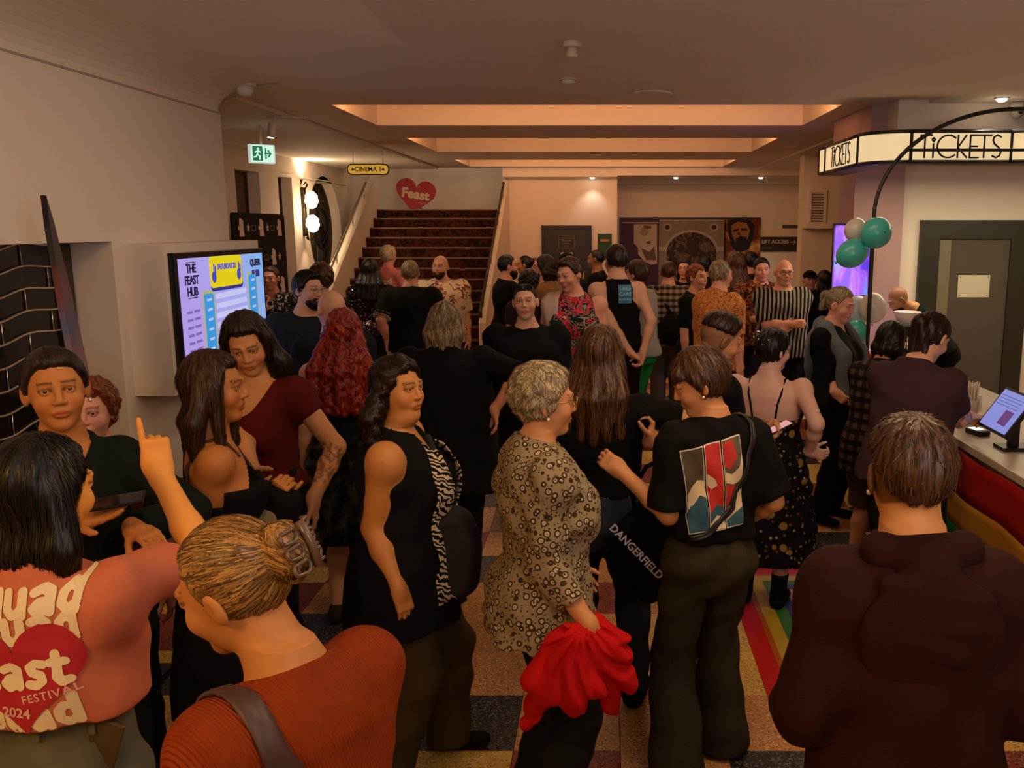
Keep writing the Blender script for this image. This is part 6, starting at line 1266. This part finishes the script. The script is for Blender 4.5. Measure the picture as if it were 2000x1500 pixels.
R37 = person('crowdback', 1376, 501, 10.9, 20, 'm', 'dark haired person at the back of the crowd right of the arch poster', 'rosy', ('short', 'black', dict(t=.012)), dict(m='#241a18', sl=.8), dict(m=BLK))
R31 = person('redcurl', 1360, 516, 8.3, 238, 'f', 'older woman with short reddish hair in black standing by the paisley shirt', 'rosy', ('curly', 'ginger', dict(t=.004, low=-.04)), dict(m=BLK, sl=.9, e=.024, hem=.86), dict(m='#3a343a'), w=1.15, head=(-8, 0, 0))
R17 = person('paisley', 1406, 507, 7.5, -58, 'm', 'man in orange paisley shirt with greying hair turned away to the right', 'rosy', ('short', 'ash', dict(t=.005, low=-.02, fr=-.01)), dict(m=M_PAISLEY, sl=.95, e=.032, es=.032, hem=.82, boxy=1, neck='collar'), dict(m='#2a2624', e=.02), w=1.2, jaw=.15, scalp=.5)
R32 = person('longback', 1440, 493, 9.7, 16, 'f', 'woman with very long dark hair seen from behind among the patterned shirts', 'rosy', ('long', 'ombre', dict(len=.52, sp=.02, t=.018, tip=.04, back=.08)), dict(m='#8a3a24', sl=1.0), dict(m=BLK))
R33 = person('darkcrop', 1467, 492, 10.8, 20, 'm', 'dark haired person half hidden left of the purple lit man', 'rosy', ('short', 'black', dict(t=.012)), dict(m='#241a18', sl=.8), dict(m=BLK))
R16 = person('purpleface', 1487, 502, 9.1, 188, 'm', 'man in brown floral shirt with his face lit purple by the video screen', 'rosy', ('short', 'black', dict(t=.007)), dict(m=M_DARKFL, sl=.95, e=.03, es=.03, hem=.82, neck='collar', boxy=1), dict(m=BLK), w=1.25, head=(-4, -6, 2), jaw=.12, arms=dict(R=dict(t=(.06, .28, 1.10), curl='hold'), L=dict(t=(-.10, .24, 1.05), curl='hold')), fat=.004)
R15 = person('striped', 1533, 505, 8.2, 178, 'm', 'bald man in glasses and black and white striped shirt with folded arms', 'rosy', None, dict(m=M_STRIPE, sl=.95, e=.028, es=.030, hem=.82, boxy=1, neck='crew'), dict(m=BLK), w=1.2, glasses='dark', jaw=.15, scalp=.12, head=(4, -3, -2), arms=dict(R=dict(t=(-.06, .24, 1.15), curl='grip', pole=(1, -.2, -.7)), L=dict(t=(.08, .27, 1.02), curl='relax', pole=(-1, -.2, -.7), hd=(-.8, -.3, -.4))))
R34 = person('capped', 1582, 528, 10.1, 182, 'm', 'person in black cap and black jacket in front of the far counter end', 'tan', ('crop', 'black', dict(t=.003)), dict(m=BLK, sl=1.8, e=.026, neck='high'), dict(m=BLK))
R35 = person('longdark', 1611, 529, 10.4, 10, 'f', 'person with long dark hair seen from behind next to the capped person', 'rosy', ('long', 'dark', dict(len=.3, sp=.04, t=.018)), dict(m='#3a2018', sl=1.2), dict(m=BLK))
Nn = person('barman', 1745, 562, 8.05, 96, 'm', 'bartender with shaved head bending over behind the counter', 'olive', None, dict(m=BLK, sl=.8, e=.02), dict(m=BLK), lean=38, hunch=.05, head=(0, -34, 0), scalp=.45, beard=('black', .006), arms=dict(L=dict(t=(-.14, .52, 1.02)), R=dict(t=(.14, .52, 1.0))))
# the grey sweater over K's shoulders, the caps, clips
def part(P, name, Fd, m, amp=.004, res=None, sd=9, parent=None, smooth=True):
    V, Q = Fd.mesh(res or P['rcl'], disp=folds(amp, sd) if amp else None); return link(name, mesh_np(name, V*P['s'], Q, m), parent or P['root'])
T = K['T']; Fd = Field(); Fd.u(rc(T((-.16, -.03, 1.43)), T((0, -.10, 1.45)), .045, .05), .04).u(rc(T((.16, -.03, 1.43)), T((0, -.10, 1.45)), .045, .05), .04)
for sx in (-1, 1): Fd.u(rc(T((sx*.15, .0, 1.43)), T((sx*.15, .135, 1.25)), .055, .05), .04).u(rc(T((sx*.15, .135, 1.25)), T((sx*.14, .15, .98)), .05, .06), .03)
Fd.u(ell(T((0, -.135, 1.22)), A_(.20, .035, .22)), .05); part(K, 'sweater', Fd, cloth('#5c6064'), .008, .012)
for P, lab in ((R26, 0), (R34, 1)):
    hp = P['hp']; Fd = Field(); Fd.u(ell(hp(0, -.012, .05), (.090, .106, .082), P['Rh']), 0); Fd.cut(lambda X, Y, Z, P=P: .045+P['ho'][2]-Z); Fd.u(ell(hp(0, .115, .05), (.07, .075, .010), P['Rh']), .008); part(P, 'cap', Fd, cloth('#0a0909'), 0, .0085)
hp = J['hp']; r_ = random.Random(2)
for k in range(9):
    a, z = -1.0+k*.25, .02+r_.random()*.07; p = hp(.112*math.sin(a-.3)*.86, -.02-.125*math.cos(a-.3), z+.02)*J['s']; q = p+Vector(((r_.random()-.5)*.03, 0, (r_.random()-.5)*.03)); MB().tube([p, q], .0035, 5).build('hair_clip', mat('clip_chrome', (.8, .78, .74), .12, 1.), J['root'])
hp = Cc['hp']; s = Cc['s']; b = MB()
for z in (.066, .036, .006):
    for sx in (-1, 1): b.tube([Vector(hp(sx*(.030+.020*math.cos(a)), -.168-.004*math.cos(a)+.016*(math.cos(a) > .3), z+.011*math.sin(a)))*s for a in np.linspace(0, 2*PI, 13)[:-1]], .0042*s, 6, closed=True)
b.tube([Vector(hp(0, -.172, .080))*s, Vector(hp(0, -.176, .036))*s, Vector(hp(0, -.172, -.008))*s], .008*s, 8); b.build('claw_clip', mat('claw_clip', (.13, .075, .045), .25), Cc['root'])
for P, pts in ((A, [(-.084, -.002, -.042)]), (E, [(.084, -.004, -.045)]), (D, [(-.084, -.002, -.036)]), (G, [(-.084, .0, -.04)])):
    for p in pts: c = Vector(P['hp'](*p))*P['s']; MB().lathe([(0, -.007), (.006, -.003), (.006, .003), (0, .007)], c, 10).build('earring', mat('pearl', (.8, .74, .64), .2, .5), P['root'])
# ---- prints wrapped on to cloth
def wrap(P, shirt, me, ox, oz, rot, name, m, off, back=True, cut=.018):
    sh = P['out'][shirt]; bm = bmesh.new(); bm.from_mesh(me); bmesh.ops.triangulate(bm, faces=bm.faces[:])
    for _ in range(5):
        es = [e for e in bm.edges if e.calc_length() > cut]
        if not es: break
        bmesh.ops.subdivide_edges(bm, edges=es, cuts=1); bmesh.ops.triangulate(bm, faces=[f for f in bm.faces if len(f.verts) > 3])
    V = [v.co[:] for v in sh.data.vertices]; tree = BVHTree.FromPolygons(V, [p.vertices[:] for p in sh.data.polygons]); c, s_ = math.cos(rot), math.sin(rot); sg = 1 if back else -1; dead = []
    for v in bm.verts:
        x, z = ox+v.co.x*c-v.co.y*s_, oz+v.co.x*s_+v.co.y*c; x *= sg
        h = tree.ray_cast(Vector((x, -sg*1.2, z)), Vector((0, sg, 0)))
        if h[0] is None or h[0].y*sg > .1: dead.append(v); continue
        n = h[1] if h[1].y*sg < 0 else -h[1]; v.co = h[0]+n*off
    bmesh.ops.delete(bm, geom=dead, context='VERTS'); o = bpy.data.meshes.new(name); bm.to_mesh(o); bm.free(); o.materials.append(m)
    for p in o.polygons: p.use_smooth = True
    return link(name, o, sh)
BLOB = {'s': ([[(.50, .62), (.30, .68), (.14, .58), (.20, .42), (.42, .32), (.46, .16), (.30, .05), (.10, .10)]], .62), 'q': ([[(.46, .60), (.28, .68), (.12, .52), (.10, .28), (.26, .10), (.44, .20)], [(.50, .68), (.50, -.22)]], .68),
        'u': ([[(.10, .66), (.10, .26), (.22, .08), (.40, .12), (.48, .26)], [(.50, .66), (.50, .06)]], .68), 'a': ([[(.12, .60), (.32, .68), (.48, .56), (.50, .06)], [(.48, .34), (.24, .34), (.11, .20), (.22, .06), (.46, .14)]], .68),
        'd': ([[(.46, .58), (.28, .66), (.12, .50), (.10, .24), (.26, .07), (.46, .18)], [(.50, .92), (.50, .06)]], .68), 'F': ([[(.46, .92), (.12, .92), (.12, .06)], [(.12, .52), (.40, .52)]], .56), 'e': ([[(.14, .38), (.48, .40), (.44, .60), (.28, .68), (.12, .52), (.10, .26), (.24, .07), (.46, .12)]], .62), 't': ([[(.22, .88), (.22, .20), (.32, .06), (.46, .10)], [(.06, .64), (.42, .64)]], .52)}
def blob_word(P, shirt, word, h, cx, cz, rot, name, m, off, w=.25):      # chunky rounded print letters wrapped on to cloth, one mesh a letter
    tot = sum(BLOB[c][1] for c in word)*h; x0 = -tot/2
    for ch in word:
        L, adv = BLOB[ch]; bm = bmesh.new()
        for pl in L:
            pl = [(x0+p[0]*h, (p[1]-.36)*h) for p in pl]
            for p in pl: bm.faces.new([bm.verts.new((p[0]+w*h/2*math.cos(a), p[1]+w*h/2*math.sin(a), 0)) for a in np.linspace(0, 2*PI, 13)[:-1]])
            for a, b in zip(pl, pl[1:]):
                t = Vector((b[0]-a[0], b[1]-a[1], 0)); n = Vector((-t.y, t.x, 0)).normalized()*w*h/2; A, Bv = Vector((*a, 0)), Vector((*b, 0)); bm.faces.new([bm.verts.new(q) for q in (A+n, A-n, Bv-n, Bv+n)])
        me = bpy.data.meshes.new('l'); bm.to_mesh(me); bm.free(); wrap(P, shirt, me, cx, cz, rot, name, m, off, cut=.02); x0 += adv*h
def poly_me(P):
    bm = bmesh.new(); bm.faces.new([bm.verts.new((x, y, 0)) for x, y in P]); me = bpy.data.meshes.new('p'); bm.to_mesh(me); bm.free(); return me
def back_xy(P, px, py, Y):
    v = P['M'].T@(np.array(at(px, py, Y))-P['bp']); return v[0], v[2]
YB_ = 1.72; M_PR = mat('shirt_print_cream', (.78, .66, .42), .7); M_PH = mat('shirt_print_red', (.42, .010, .025), .7)
for (px, py) in ((32, 1182), (36, 1232)):
    x, z = back_xy(B, px, py, YB_); blob_word(B, 'shirt', 'squad', .074, x, z, .08, 'print_letter', M_PR, .003)
x, z = back_xy(B, 40, 1310, YB_); wrap(B, 'shirt', poly_me(heart(.285)), x, z, .08, 'heart_print', M_PH, .0045)
x, z = back_xy(B, 34, 1316, YB_); blob_word(B, 'shirt', 'Feast', .074, x, z, .10, 'heart_letter', M_PR, .0065)
x, z = back_xy(B, 104, 1350, YB_); wrap(B, 'shirt', text_me('FESTIVAL', .024, 0, .0004, space=1.15), x, z, .22, 'heart_lettering', mat('shirt_print_pink', (.7, .42, .34), .7), .006, cut=.012)
x, z = back_xy(B, 44, 1384, YB_); wrap(B, 'shirt', text_me('2024', .030, 0, .0008), x, z, -.08, 'heart_lettering', mat('shirt_print_pink', (.7, .42, .34), .7), .006, cut=.012)
x, z = back_xy(B, 46, 1400, YB_); blob_word(B, 'shirt', 'squad', .074, x, z, .10, 'print_letter', M_PR, .002)
# ---- an abstract three panel print on the black shirt
PX = [(1328, 881, 1462, 856), (1348, 1046, 1464, 1032)]
def gq(u, v): 
    a = (PX[0][0]+(PX[0][2]-PX[0][0])*u, PX[0][1]+(PX[0][3]-PX[0][1])*u); b = (PX[1][0]+(PX[1][2]-PX[1][0])*u, PX[1][1]+(PX[1][3]-PX[1][1])*u); return back_xy(G, a[0]+(b[0]-a[0])*v, a[1]+(b[1]-a[1])*v, 3.13)
def gp_(name, uv, col, off): wrap(G, 'shirt', poly_me([gq(*p) for p in uv][::-1]), 0, 0, 0, name, mat('print_'+col.strip('#'), col, .7), off, cut=.02)
for k, (u0, u1) in enumerate(((0, .345), (.365, .645), (.665, .995))):
    gp_('print_border', [(u0, 0), (u1, 0), (u1, 1), (u0, 1)], '#d8cdb8', .003); e = .012
    gp_('print_panel', [(u0+e, .015), (u1-e, .015), (u1-e, .985), (u0+e, .985)], ('#4a4030', '#b8281c', '#5a5040')[k], .0045)
gp_('print_shape', [(.02, .52), (.10, .44), (.22, .38), (.34, .40), (.34, .60), (.24, .56), (.14, .66), (.02, .70)], '#d8c49a', .006); gp_('print_shape', [(.02, .68), (.14, .64), (.24, .58), (.34, .62), (.34, .98), (.02, .98)], '#2a5a68', .006)
gp_('print_shape', [(.38, .32), (.50, .40), (.54, .48), (.44, .52), (.38, .46)], '#d8c49a', .006); gp_('print_shape', [(.38, .78), (.50, .70), (.63, .74), (.63, .98), (.38, .98)], '#2a5a68', .006); gp_('print_shape', [(.38, .90), (.48, .82), (.63, .86), (.63, .98), (.38, .98)], '#d8c49a', .0075)
gp_('print_shape', [(.68, .04), (.84, .03), (.90, .22), (.78, .34), (.68, .30)], '#b8281c', .006); gp_('print_shape', [(.68, .36), (.80, .40), (.92, .34), (.98, .20), (.98, .50), (.82, .52), (.68, .48)], '#d8c49a', .006); gp_('print_shape', [(.68, .50), (.84, .54), (.96, .50), (.86, .66), (.68, .74)], '#b8281c', .0062)
gp_('print_shape', [(.68, .80), (.80, .70), (.90, .62), (.98, .60), (.98, .80), (.84, .84), (.68, .92)], '#d8c49a', .006); gp_('print_shape', [(.68, .92), (.84, .84), (.98, .80), (.98, .98), (.68, .98)], '#2a5a68', .0062)
# ---- R46 and R20 small prints, cuffs
wrap(R46, 'shirt', poly_me(heart(.26)), 0, 1.16*R46['s'], 0, 'heart_print', M_PH, .006); wrap(R46, 'shirt', text_me('squad', .10, 0, .006), 0, 1.30*R46['s'], 0, 'back_print', M_PR, .006)
x, z = back_xy(R20, 1219, 574, 7.35); wrap(R20, 'shirt', poly_me([(-.055, -.075), (.055, -.075), (.055, .075), (-.055, .075)]), x, z, 0, 'back_print', mat('print_blue', (.03, .16, .30), .7), .005)
for k in range(3): wrap(R20, 'shirt', text_me(('TAKE', 'CARE', 'ALWAYS')[k], .040 if k < 2 else .026, 0, .001), x, z+.042-k*.042, 0, 'print_lettering', mat('print_blue_pale', (.25, .48, .62), .7), .008, cut=.03)
for sd in 'LR':
    a = R47['AR'][sd]; s = R47['s']
    for t0 in (.80, .90):
        c0, c1 = a['s']+(a['e']-a['s'])*t0, a['s']+(a['e']-a['s'])*(t0+.035); Fd = Field(); k = R47['w']; Fd.u(sl(c0, c1, .092, .091), 0); part(R47, 'cuff_stripe', Fd, cloth('#b8b0a0'), 0, .012, parent=R47['out']['shirt'])
# ---- scarf on the woman in the black tunic
P = F_; s = P['s']; T = P['T']; sc_ = []
def ribbon(P, pts, wds, m, name, th=.006, parent=None, nrm=None):
    bm = bmesh.new(); R_ = []
    tree = None
    pts = [Vector(p) for p in pts]
    for i, p in enumerate(pts):
        t = (pts[min(i+1, len(pts)-1)]-pts[max(i-1, 0)]).normalized(); n = Vector(nrm[i] if nrm else (p.x, p.y, 0)).normalized(); u = t.cross(n).normalized(); w = wds[i]
        R_.append([bm.verts.new(p+u*w*(j/4-.5)+n*(.004*math.sin(j*2.1+i))) for j in range(5)])
    for a, b in zip(R_, R_[1:]):
        for j in range(4): f = bm.faces.new((a[j], a[j+1], b[j+1], b[j])); f.smooth = True
    bmesh.ops.recalc_face_normals(bm, faces=bm.faces[:]); bmesh.ops.solidify(bm, geom=bm.faces[:], thickness=th); me = bpy.data.meshes.new(name); bm.to_mesh(me); bm.free(); me.materials.append(m); return link(name, me, parent or P['root'])
def surf(P, shirt, pts, off):      # push points out on to the shirt, seen from the front or the side
    sh = P['out'][shirt]; tree = BVHTree.FromPolygons([v.co[:] for v in sh.data.vertices], [p.vertices[:] for p in sh.data.polygons]); out = []; ns = []
    for x, y, z in pts:
        c = Vector((0, 0, z*P['s'])); d = Vector((x, y, 0)).normalized(); h = tree.ray_cast(c+d*1.0, -d)
        if h[0] is None: out.append(c+Vector((x, y, 0))*P['s']); ns.append(d)
        else: out.append(h[0]+d*off); ns.append(d)
    return out, ns
for sx, zb in ((1, .80), (-1, .95)):
    pts = [(sx*.085, -.03, 1.452), (sx*.10, .05, 1.40)]; zs = np.linspace(1.36, zb, 12)
    pts += [(sx*(.10+.02*(1.36-z)), .14, z) for z in zs]; o_, n_s = surf(P, 'shirt', pts[2:], .012); o_ = [Vector(T(p))*s+Vector((0, 0, .012)) for p in pts[:2]]+o_; n_s = [Vector((sx*.4, -.3, .8)), Vector((sx*.4, .5, .7))]+n_s
    w_ = list(np.linspace(.075, .105, len(o_)-1))+[.11]; ribbon(P, o_, w_, M_SCARF, 'scarf', nrm=n_s)
o_ = [Vector(T((x, -.075-.02*(1-abs(x)/.085), 1.468)))*s for x in np.linspace(-.085, .085, 7)]; ribbon(P, o_, [.07]*7, M_SCARF, 'scarf', nrm=[(p.x*.6, -1, .9) for p in o_])
# ---- shoulder strap on the rust top, strap on the wave shirt
def conform(P, pts, off, n=5):      # a path laid on the shirt
    sh = P['out']['shirt']; tree = BVHTree.FromPolygons([v.co[:] for v in sh.data.vertices], [p.vertices[:] for p in sh.data.polygons]); o_, n_ = [], []
    for a, b in zip(pts, pts[1:]):
        for k in range(n):
            h = tree.find_nearest(Vector(a).lerp(Vector(b), k/n)); nn = h[1]; o_.append(h[0]+nn*off); n_.append(nn)
    return o_, n_
P = Cc; o1, n1 = conform(P, [Vector(P['T'](p))*P['s'] for p in ((-.09, .15, 1.18), (-.115, .10, 1.36), (-.125, .03, 1.45), (-.125, -.06, 1.43), (-.115, -.14, 1.33), (-.08, -.17, 1.18), (-.03, -.19, 1.02), (.02, -.19, .90))], .008)
ribbon(P, o1, [.044]*len(o1), mat('strap_brown', (.060, .026, .022), .5), 'bag_strap', nrm=n1)
P = G; o2, n2 = conform(P, [Vector(P['T'](p))*P['s'] for p in ((.105, .05, 1.43), (.115, -.03, 1.45), (.105, -.12, 1.36), (.07, -.16, 1.24), (.02, -.17, 1.14), (-.07, -.16, 1.05), (-.15, -.10, 1.02))], .014); ribbon(P, o2, [.020]*len(o2), mat('strap_black', (.012, .011, .010), .5), 'bag_strap', nrm=n2)
# ---- back pocket and phone on the grey jeans
P = B; 
def on_back(P, garment, x, z, off=.004):
    sh = P['out'][garment]; tree = BVHTree.FromPolygons([v.co[:] for v in sh.data.vertices], [p.vertices[:] for p in sh.data.polygons]); h = tree.ray_cast(Vector((x, -1.2, z)), Vector((0, 1, 0))); return h[0]+h[1]*off if h[0] else Vector((x, -.15, z))
bx_, bz_ = back_xy(B, 165, 1480, 1.72)
wrap(P, 'trousers', poly_me([(-.075, -.12), (.075, -.12), (.085, .045), (-.085, .035)]), bx_+.005, bz_-.03, .15, 'back_pocket', M_JEANG, .006)
q_ = on_back(P, 'trousers', bx_, bz_, .012); o = empty('phone', tuple(P['W'](np.array(q_)/P['s'])), math.radians(-4), 'dark phone sticking out of the back pocket of grey jeans', 'phone'); o.rotation_euler = (.0, .35, math.radians(-4)); MB().box((-.036, -.012, -.09), (.036, -.004, .055), bev=.004).build('case', mat('phone_bronze', (.07, .045, .02), .4), o)
for x in (-.09, .02, .12):
    q_ = on_back(P, 'trousers', x, 1.14*P['s']-.03, .006); MB().box((q_.x-.008, q_.y-.006, q_.z-.03), (q_.x+.008, q_.y+.002, q_.z+.03), bev=.002).build('belt_loop', M_JEANG, P['out']['trousers'])
# ---------------------------------------------------------------- things in hands and on shoulders
def phone(P, sd, label, col, rot, emit=None, dz=.0, along=.085, off=.02):
    h = hold(P, sd, along, off); o = empty('phone', (h.x, h.y, h.z+dz), 0, label, 'phone'); o.rotation_euler = rot
    MB().box((-.037, -.075, -.004), (.037, .075, .004), bev=.003).build('case', mat('phone_black', '#0a0a0b', .3), o); MB().box((-.033, -.070, .004), (.033, .070, .0048)).build('lit_screen', emit or mat('phone_glass', '#101014', .1), o); return o
phone(I_, 'R', 'phone with a pale pink screen in the faded haircut man\'s hand', 0, (math.radians(22), 0, math.radians(-75)), glow('phone_pink', (.75, .36, .36), .75), .012, .10, .018)
phone(B, 'L', 'blue lit phone held low in front of the coral shirt', 0, (math.radians(40), 0, math.radians(-40)), glow('phone_blue', (.12, .25, .85), .9), .03)
phone(A, 'R', 'black phone resting on the upturned hand at far left', 0, (math.radians(5), math.radians(10), math.radians(-70)), None, .012, .12, .012)
# red jacket hanging from the tunic woman's hand
E_h = hold(E, 'R', .07, .02); o = empty('red_jacket', tuple(E_h), 0, 'bright red jacket hanging bunched from the tunic woman\'s hand', 'jacket')
Fd = Field(); W_ = lambda px, py, Y: A_(*(at(px, py, Y)-E_h)); Yj = E_h.y
for (a, b, ra, rb_) in (((1150, 1225, 0), (1100, 1262, -.03), .035, .055), ((1100, 1262, -.03), (1062, 1335, -.05), .06, .065), ((1062, 1335, -.05), (1046, 1390, -.03), .060, .035), ((1046, 1375, -.02), (1028, 1412, 0), .035, .028), ((1120, 1250, -.05), (1120, 1350, -.07), .06, .075), ((1120, 1350, -.07), (1135, 1378, -.05), .06, .03),
                        ((1165, 1215, .02), (1200, 1260, 0), .040, .05), ((1200, 1260, 0), (1222, 1330, -.02), .05, .045), ((1175, 1260, -.02), (1195, 1370, 0), .045, .035), ((1195, 1370, 0), (1205, 1395, 0), .032, .018), ((1150, 1240, .0), (1165, 1330, -.03), .05, .05), ((1085, 1290, -.06), (1165, 1345, -.08), .03, .03)):
    Fd.u(rc(W_(a[0], a[1], Yj+a[2]), W_(b[0], b[1], Yj+b[2]), ra, rb_), .03)
def f1(X, Y, Z):
    a = np.arctan2(X+.02, -(Z-.10)); r = np.sqrt(X*X+(Z-.10)**2); return .004+.016*(.5-np.abs(np.sin(a*8.5+1.3*np.sin(r*17)+.6)))*np.clip(r*6, .2, 1.1)+.008*np.abs(np.sin(Z*31+a*7+2.4*np.sin(X*21)))-.004*np.sin(a*19+Y*40)
V, Q = Fd.mesh(.0065, disp=f1, pad=.04); link('fabric', mesh_np('fabric', V, Q, cloth('#b80f12')), o)
# tote bag with lettering
gh = hold(G, 'L', .05, .02); o = empty('tote_bag', tuple(gh), 0, 'black cloth tote bag with white lettering held by its strap', 'bag')
Yt = gh.y+.10; tb = lambda px, py, dy=0.: A_(*(at(px, py, Yt+dy)-gh)); Fd = Field()
for (a, b, ra, rb_) in (((1262, 1000), (1225, 1085), .055, .075), ((1225, 1085), (1262, 1150), .07, .045), ((1290, 1010), (1285, 1110), .075, .08), ((1285, 1110), (1270, 1155), .075, .045), ((1240, 1040), (1290, 1070), .07, .07)): Fd.u(rc(tb(*a), tb(*b), ra, rb_), .04)
R3 = np.eye(3); Fd.cut(lambda X, Y, Z: np.abs(Y-(Yt-gh.y))-.052); V, Q = Fd.mesh(.009, disp=folds(.004, 5)); link('bag', mesh_np('bag', V, Q, cloth('#0a0909')), o)
pts = [tb(1245, 1015), tb(1236, 970), tb(1243, 945), tb(1262, 955), tb(1285, 985)]; MB().tube([Vector(p) for p in pts], .010, 7).tube([Vector(tb(1245, 940)), Vector(tb(1262, 912)), Vector(tb(1290, 897)), Vector(tb(1320, 893))], .009, 7).build('strap', cloth('#0a0909'), o)
ang = math.radians(-47); u_ = Vector((math.cos(ang), 0, math.sin(ang))); v_ = Vector((-math.sin(ang), 0, math.cos(ang))); c_ = Vector(tb(1243, 1078, -.058)); text('lettering', 'DANGERFIELD', .044, (c_, u_, v_, (0, -1, 0)), mat('print_white', (.66, .62, .55), .7), o, bold=.0006, space=1.02, ext=.0035)
# dark handbag at the scarf woman's far side
h = at(893, 1085, 3.22); o = empty('handbag', tuple(h), 0, 'soft black handbag hanging in front of the scarf woman', 'bag'); Fd = Field(); hb = lambda px, py: A_(*(at(px, py, 3.22)-h))
for (a, b, ra, rb_) in (((885, 1035), (880, 1110), .09, .10), ((900, 1060), (898, 1125), .08, .07), ((880, 1110), (900, 1130), .09, .06)): Fd.u(rc(hb(*a), hb(*b), ra, rb_), .03)
Fd.cut(lambda X, Y, Z: np.abs(Y)-.07); V, Q = Fd.mesh(.010, disp=folds(.004, 8)); link('bag', mesh_np('bag', V, Q, mat('bag_leather', '#0d0909', .8)), o); MB().tube([Vector(hb(880, 1030)), Vector(hb(868, 960)), Vector(hb(850, 890)), Vector(hb(835, 850))], .012, 6).build('strap', mat('bag_leather', '#100b0b'), o)
# bag of the woman in the strappy dress
h = hold(R44, 'L', .07, .03); o = empty('handbag', tuple(h), 0, 'black shoulder bag with a pale print clutched by the tanned woman', 'bag'); Fd = Field(); c = A_(-.12, -.02, -.10)
Fd.u(bx(c, (.16, .055, .12), rotm('Y', 18), .04), 0); V, Q = Fd.mesh(.010, disp=folds(.005, 12)); link('bag', mesh_np('bag', V, Q, cloth('#0c0b0b')), o); MB().prism(rrect(-.05, -.035, .05, .04, .03), .006, ((-.06, -.086, -.11), (.95, 0, -.3), (.3, 0, .95), (0, -1, 0))).build('print', mat('bag_print', (.20, .17, .10), .7), o)
MB().tube([Vector((-.24, 0, -.06)), Vector((-.20, -.03, .06)), Vector((-.10, -.03, .05)), Vector((-.03, 0, -.05))], .010, 6).build('strap', cloth('#0c0b0b'), o)
# white tote by the jersey, pale bag on the floral shoulder, bag on the plaid back
h = hold(R47, 'L', .08, .02); o = empty('tote_bag', tuple(h), 0, 'white cloth tote hanging from the striped cuff person\'s hand', 'bag'); Fd = Field(); Fd.u(rc((0, 0, -.02), (0, 0, -.16), .025, .04), .02).u(rc((-.05, 0, -.2), (.04, 0, -.22), .06, .07), .04).u(rc((-.05, 0, -.3), (.04, 0, -.3), .07, .07), .04); Fd.cut(lambda X, Y, Z: np.abs(Y)-.05); V, Q = Fd.mesh(.012, disp=folds(.006, 3)); link('bag', mesh_np('bag', V, Q, cloth('#a89e8c')), o)
h = R30['W'](R30['T']((.05, -.20, 1.0))); o = empty('sling_bag', tuple(h), 0, 'black sling bag on the back of the plaid shirt man', 'bag'); Fd = Field(); Fd.u(ell((0, 0, 0), (.15, .08, .17)), 0); V, Q = Fd.mesh(.014, disp=folds(.005, 6)); link('bag', mesh_np('bag', V, Q, cloth('#0b0a0a')), o); MB().tube([(.0, .02, .16), (-.10, .06, .32), (-.16, .12, .44)], .014, 6).build('strap', cloth('#0b0a0a'), o)
P = R19; o = ribbon(P, [Vector(P['T'](p))*P['s'] for p in ((.145, -.02, 1.47), (.155, .10, 1.42), (.14, .15, 1.34), (.12, .17, 1.22), (.09, .175, 1.12))], [.13, .15, .13, .09, .06], cloth('#b8988a'), 'scarf', nrm=[(.2, .2, 1), (.2, .6, .7), (.1, 1, .2), (.1, 1, 0), (0, 1, 0)])
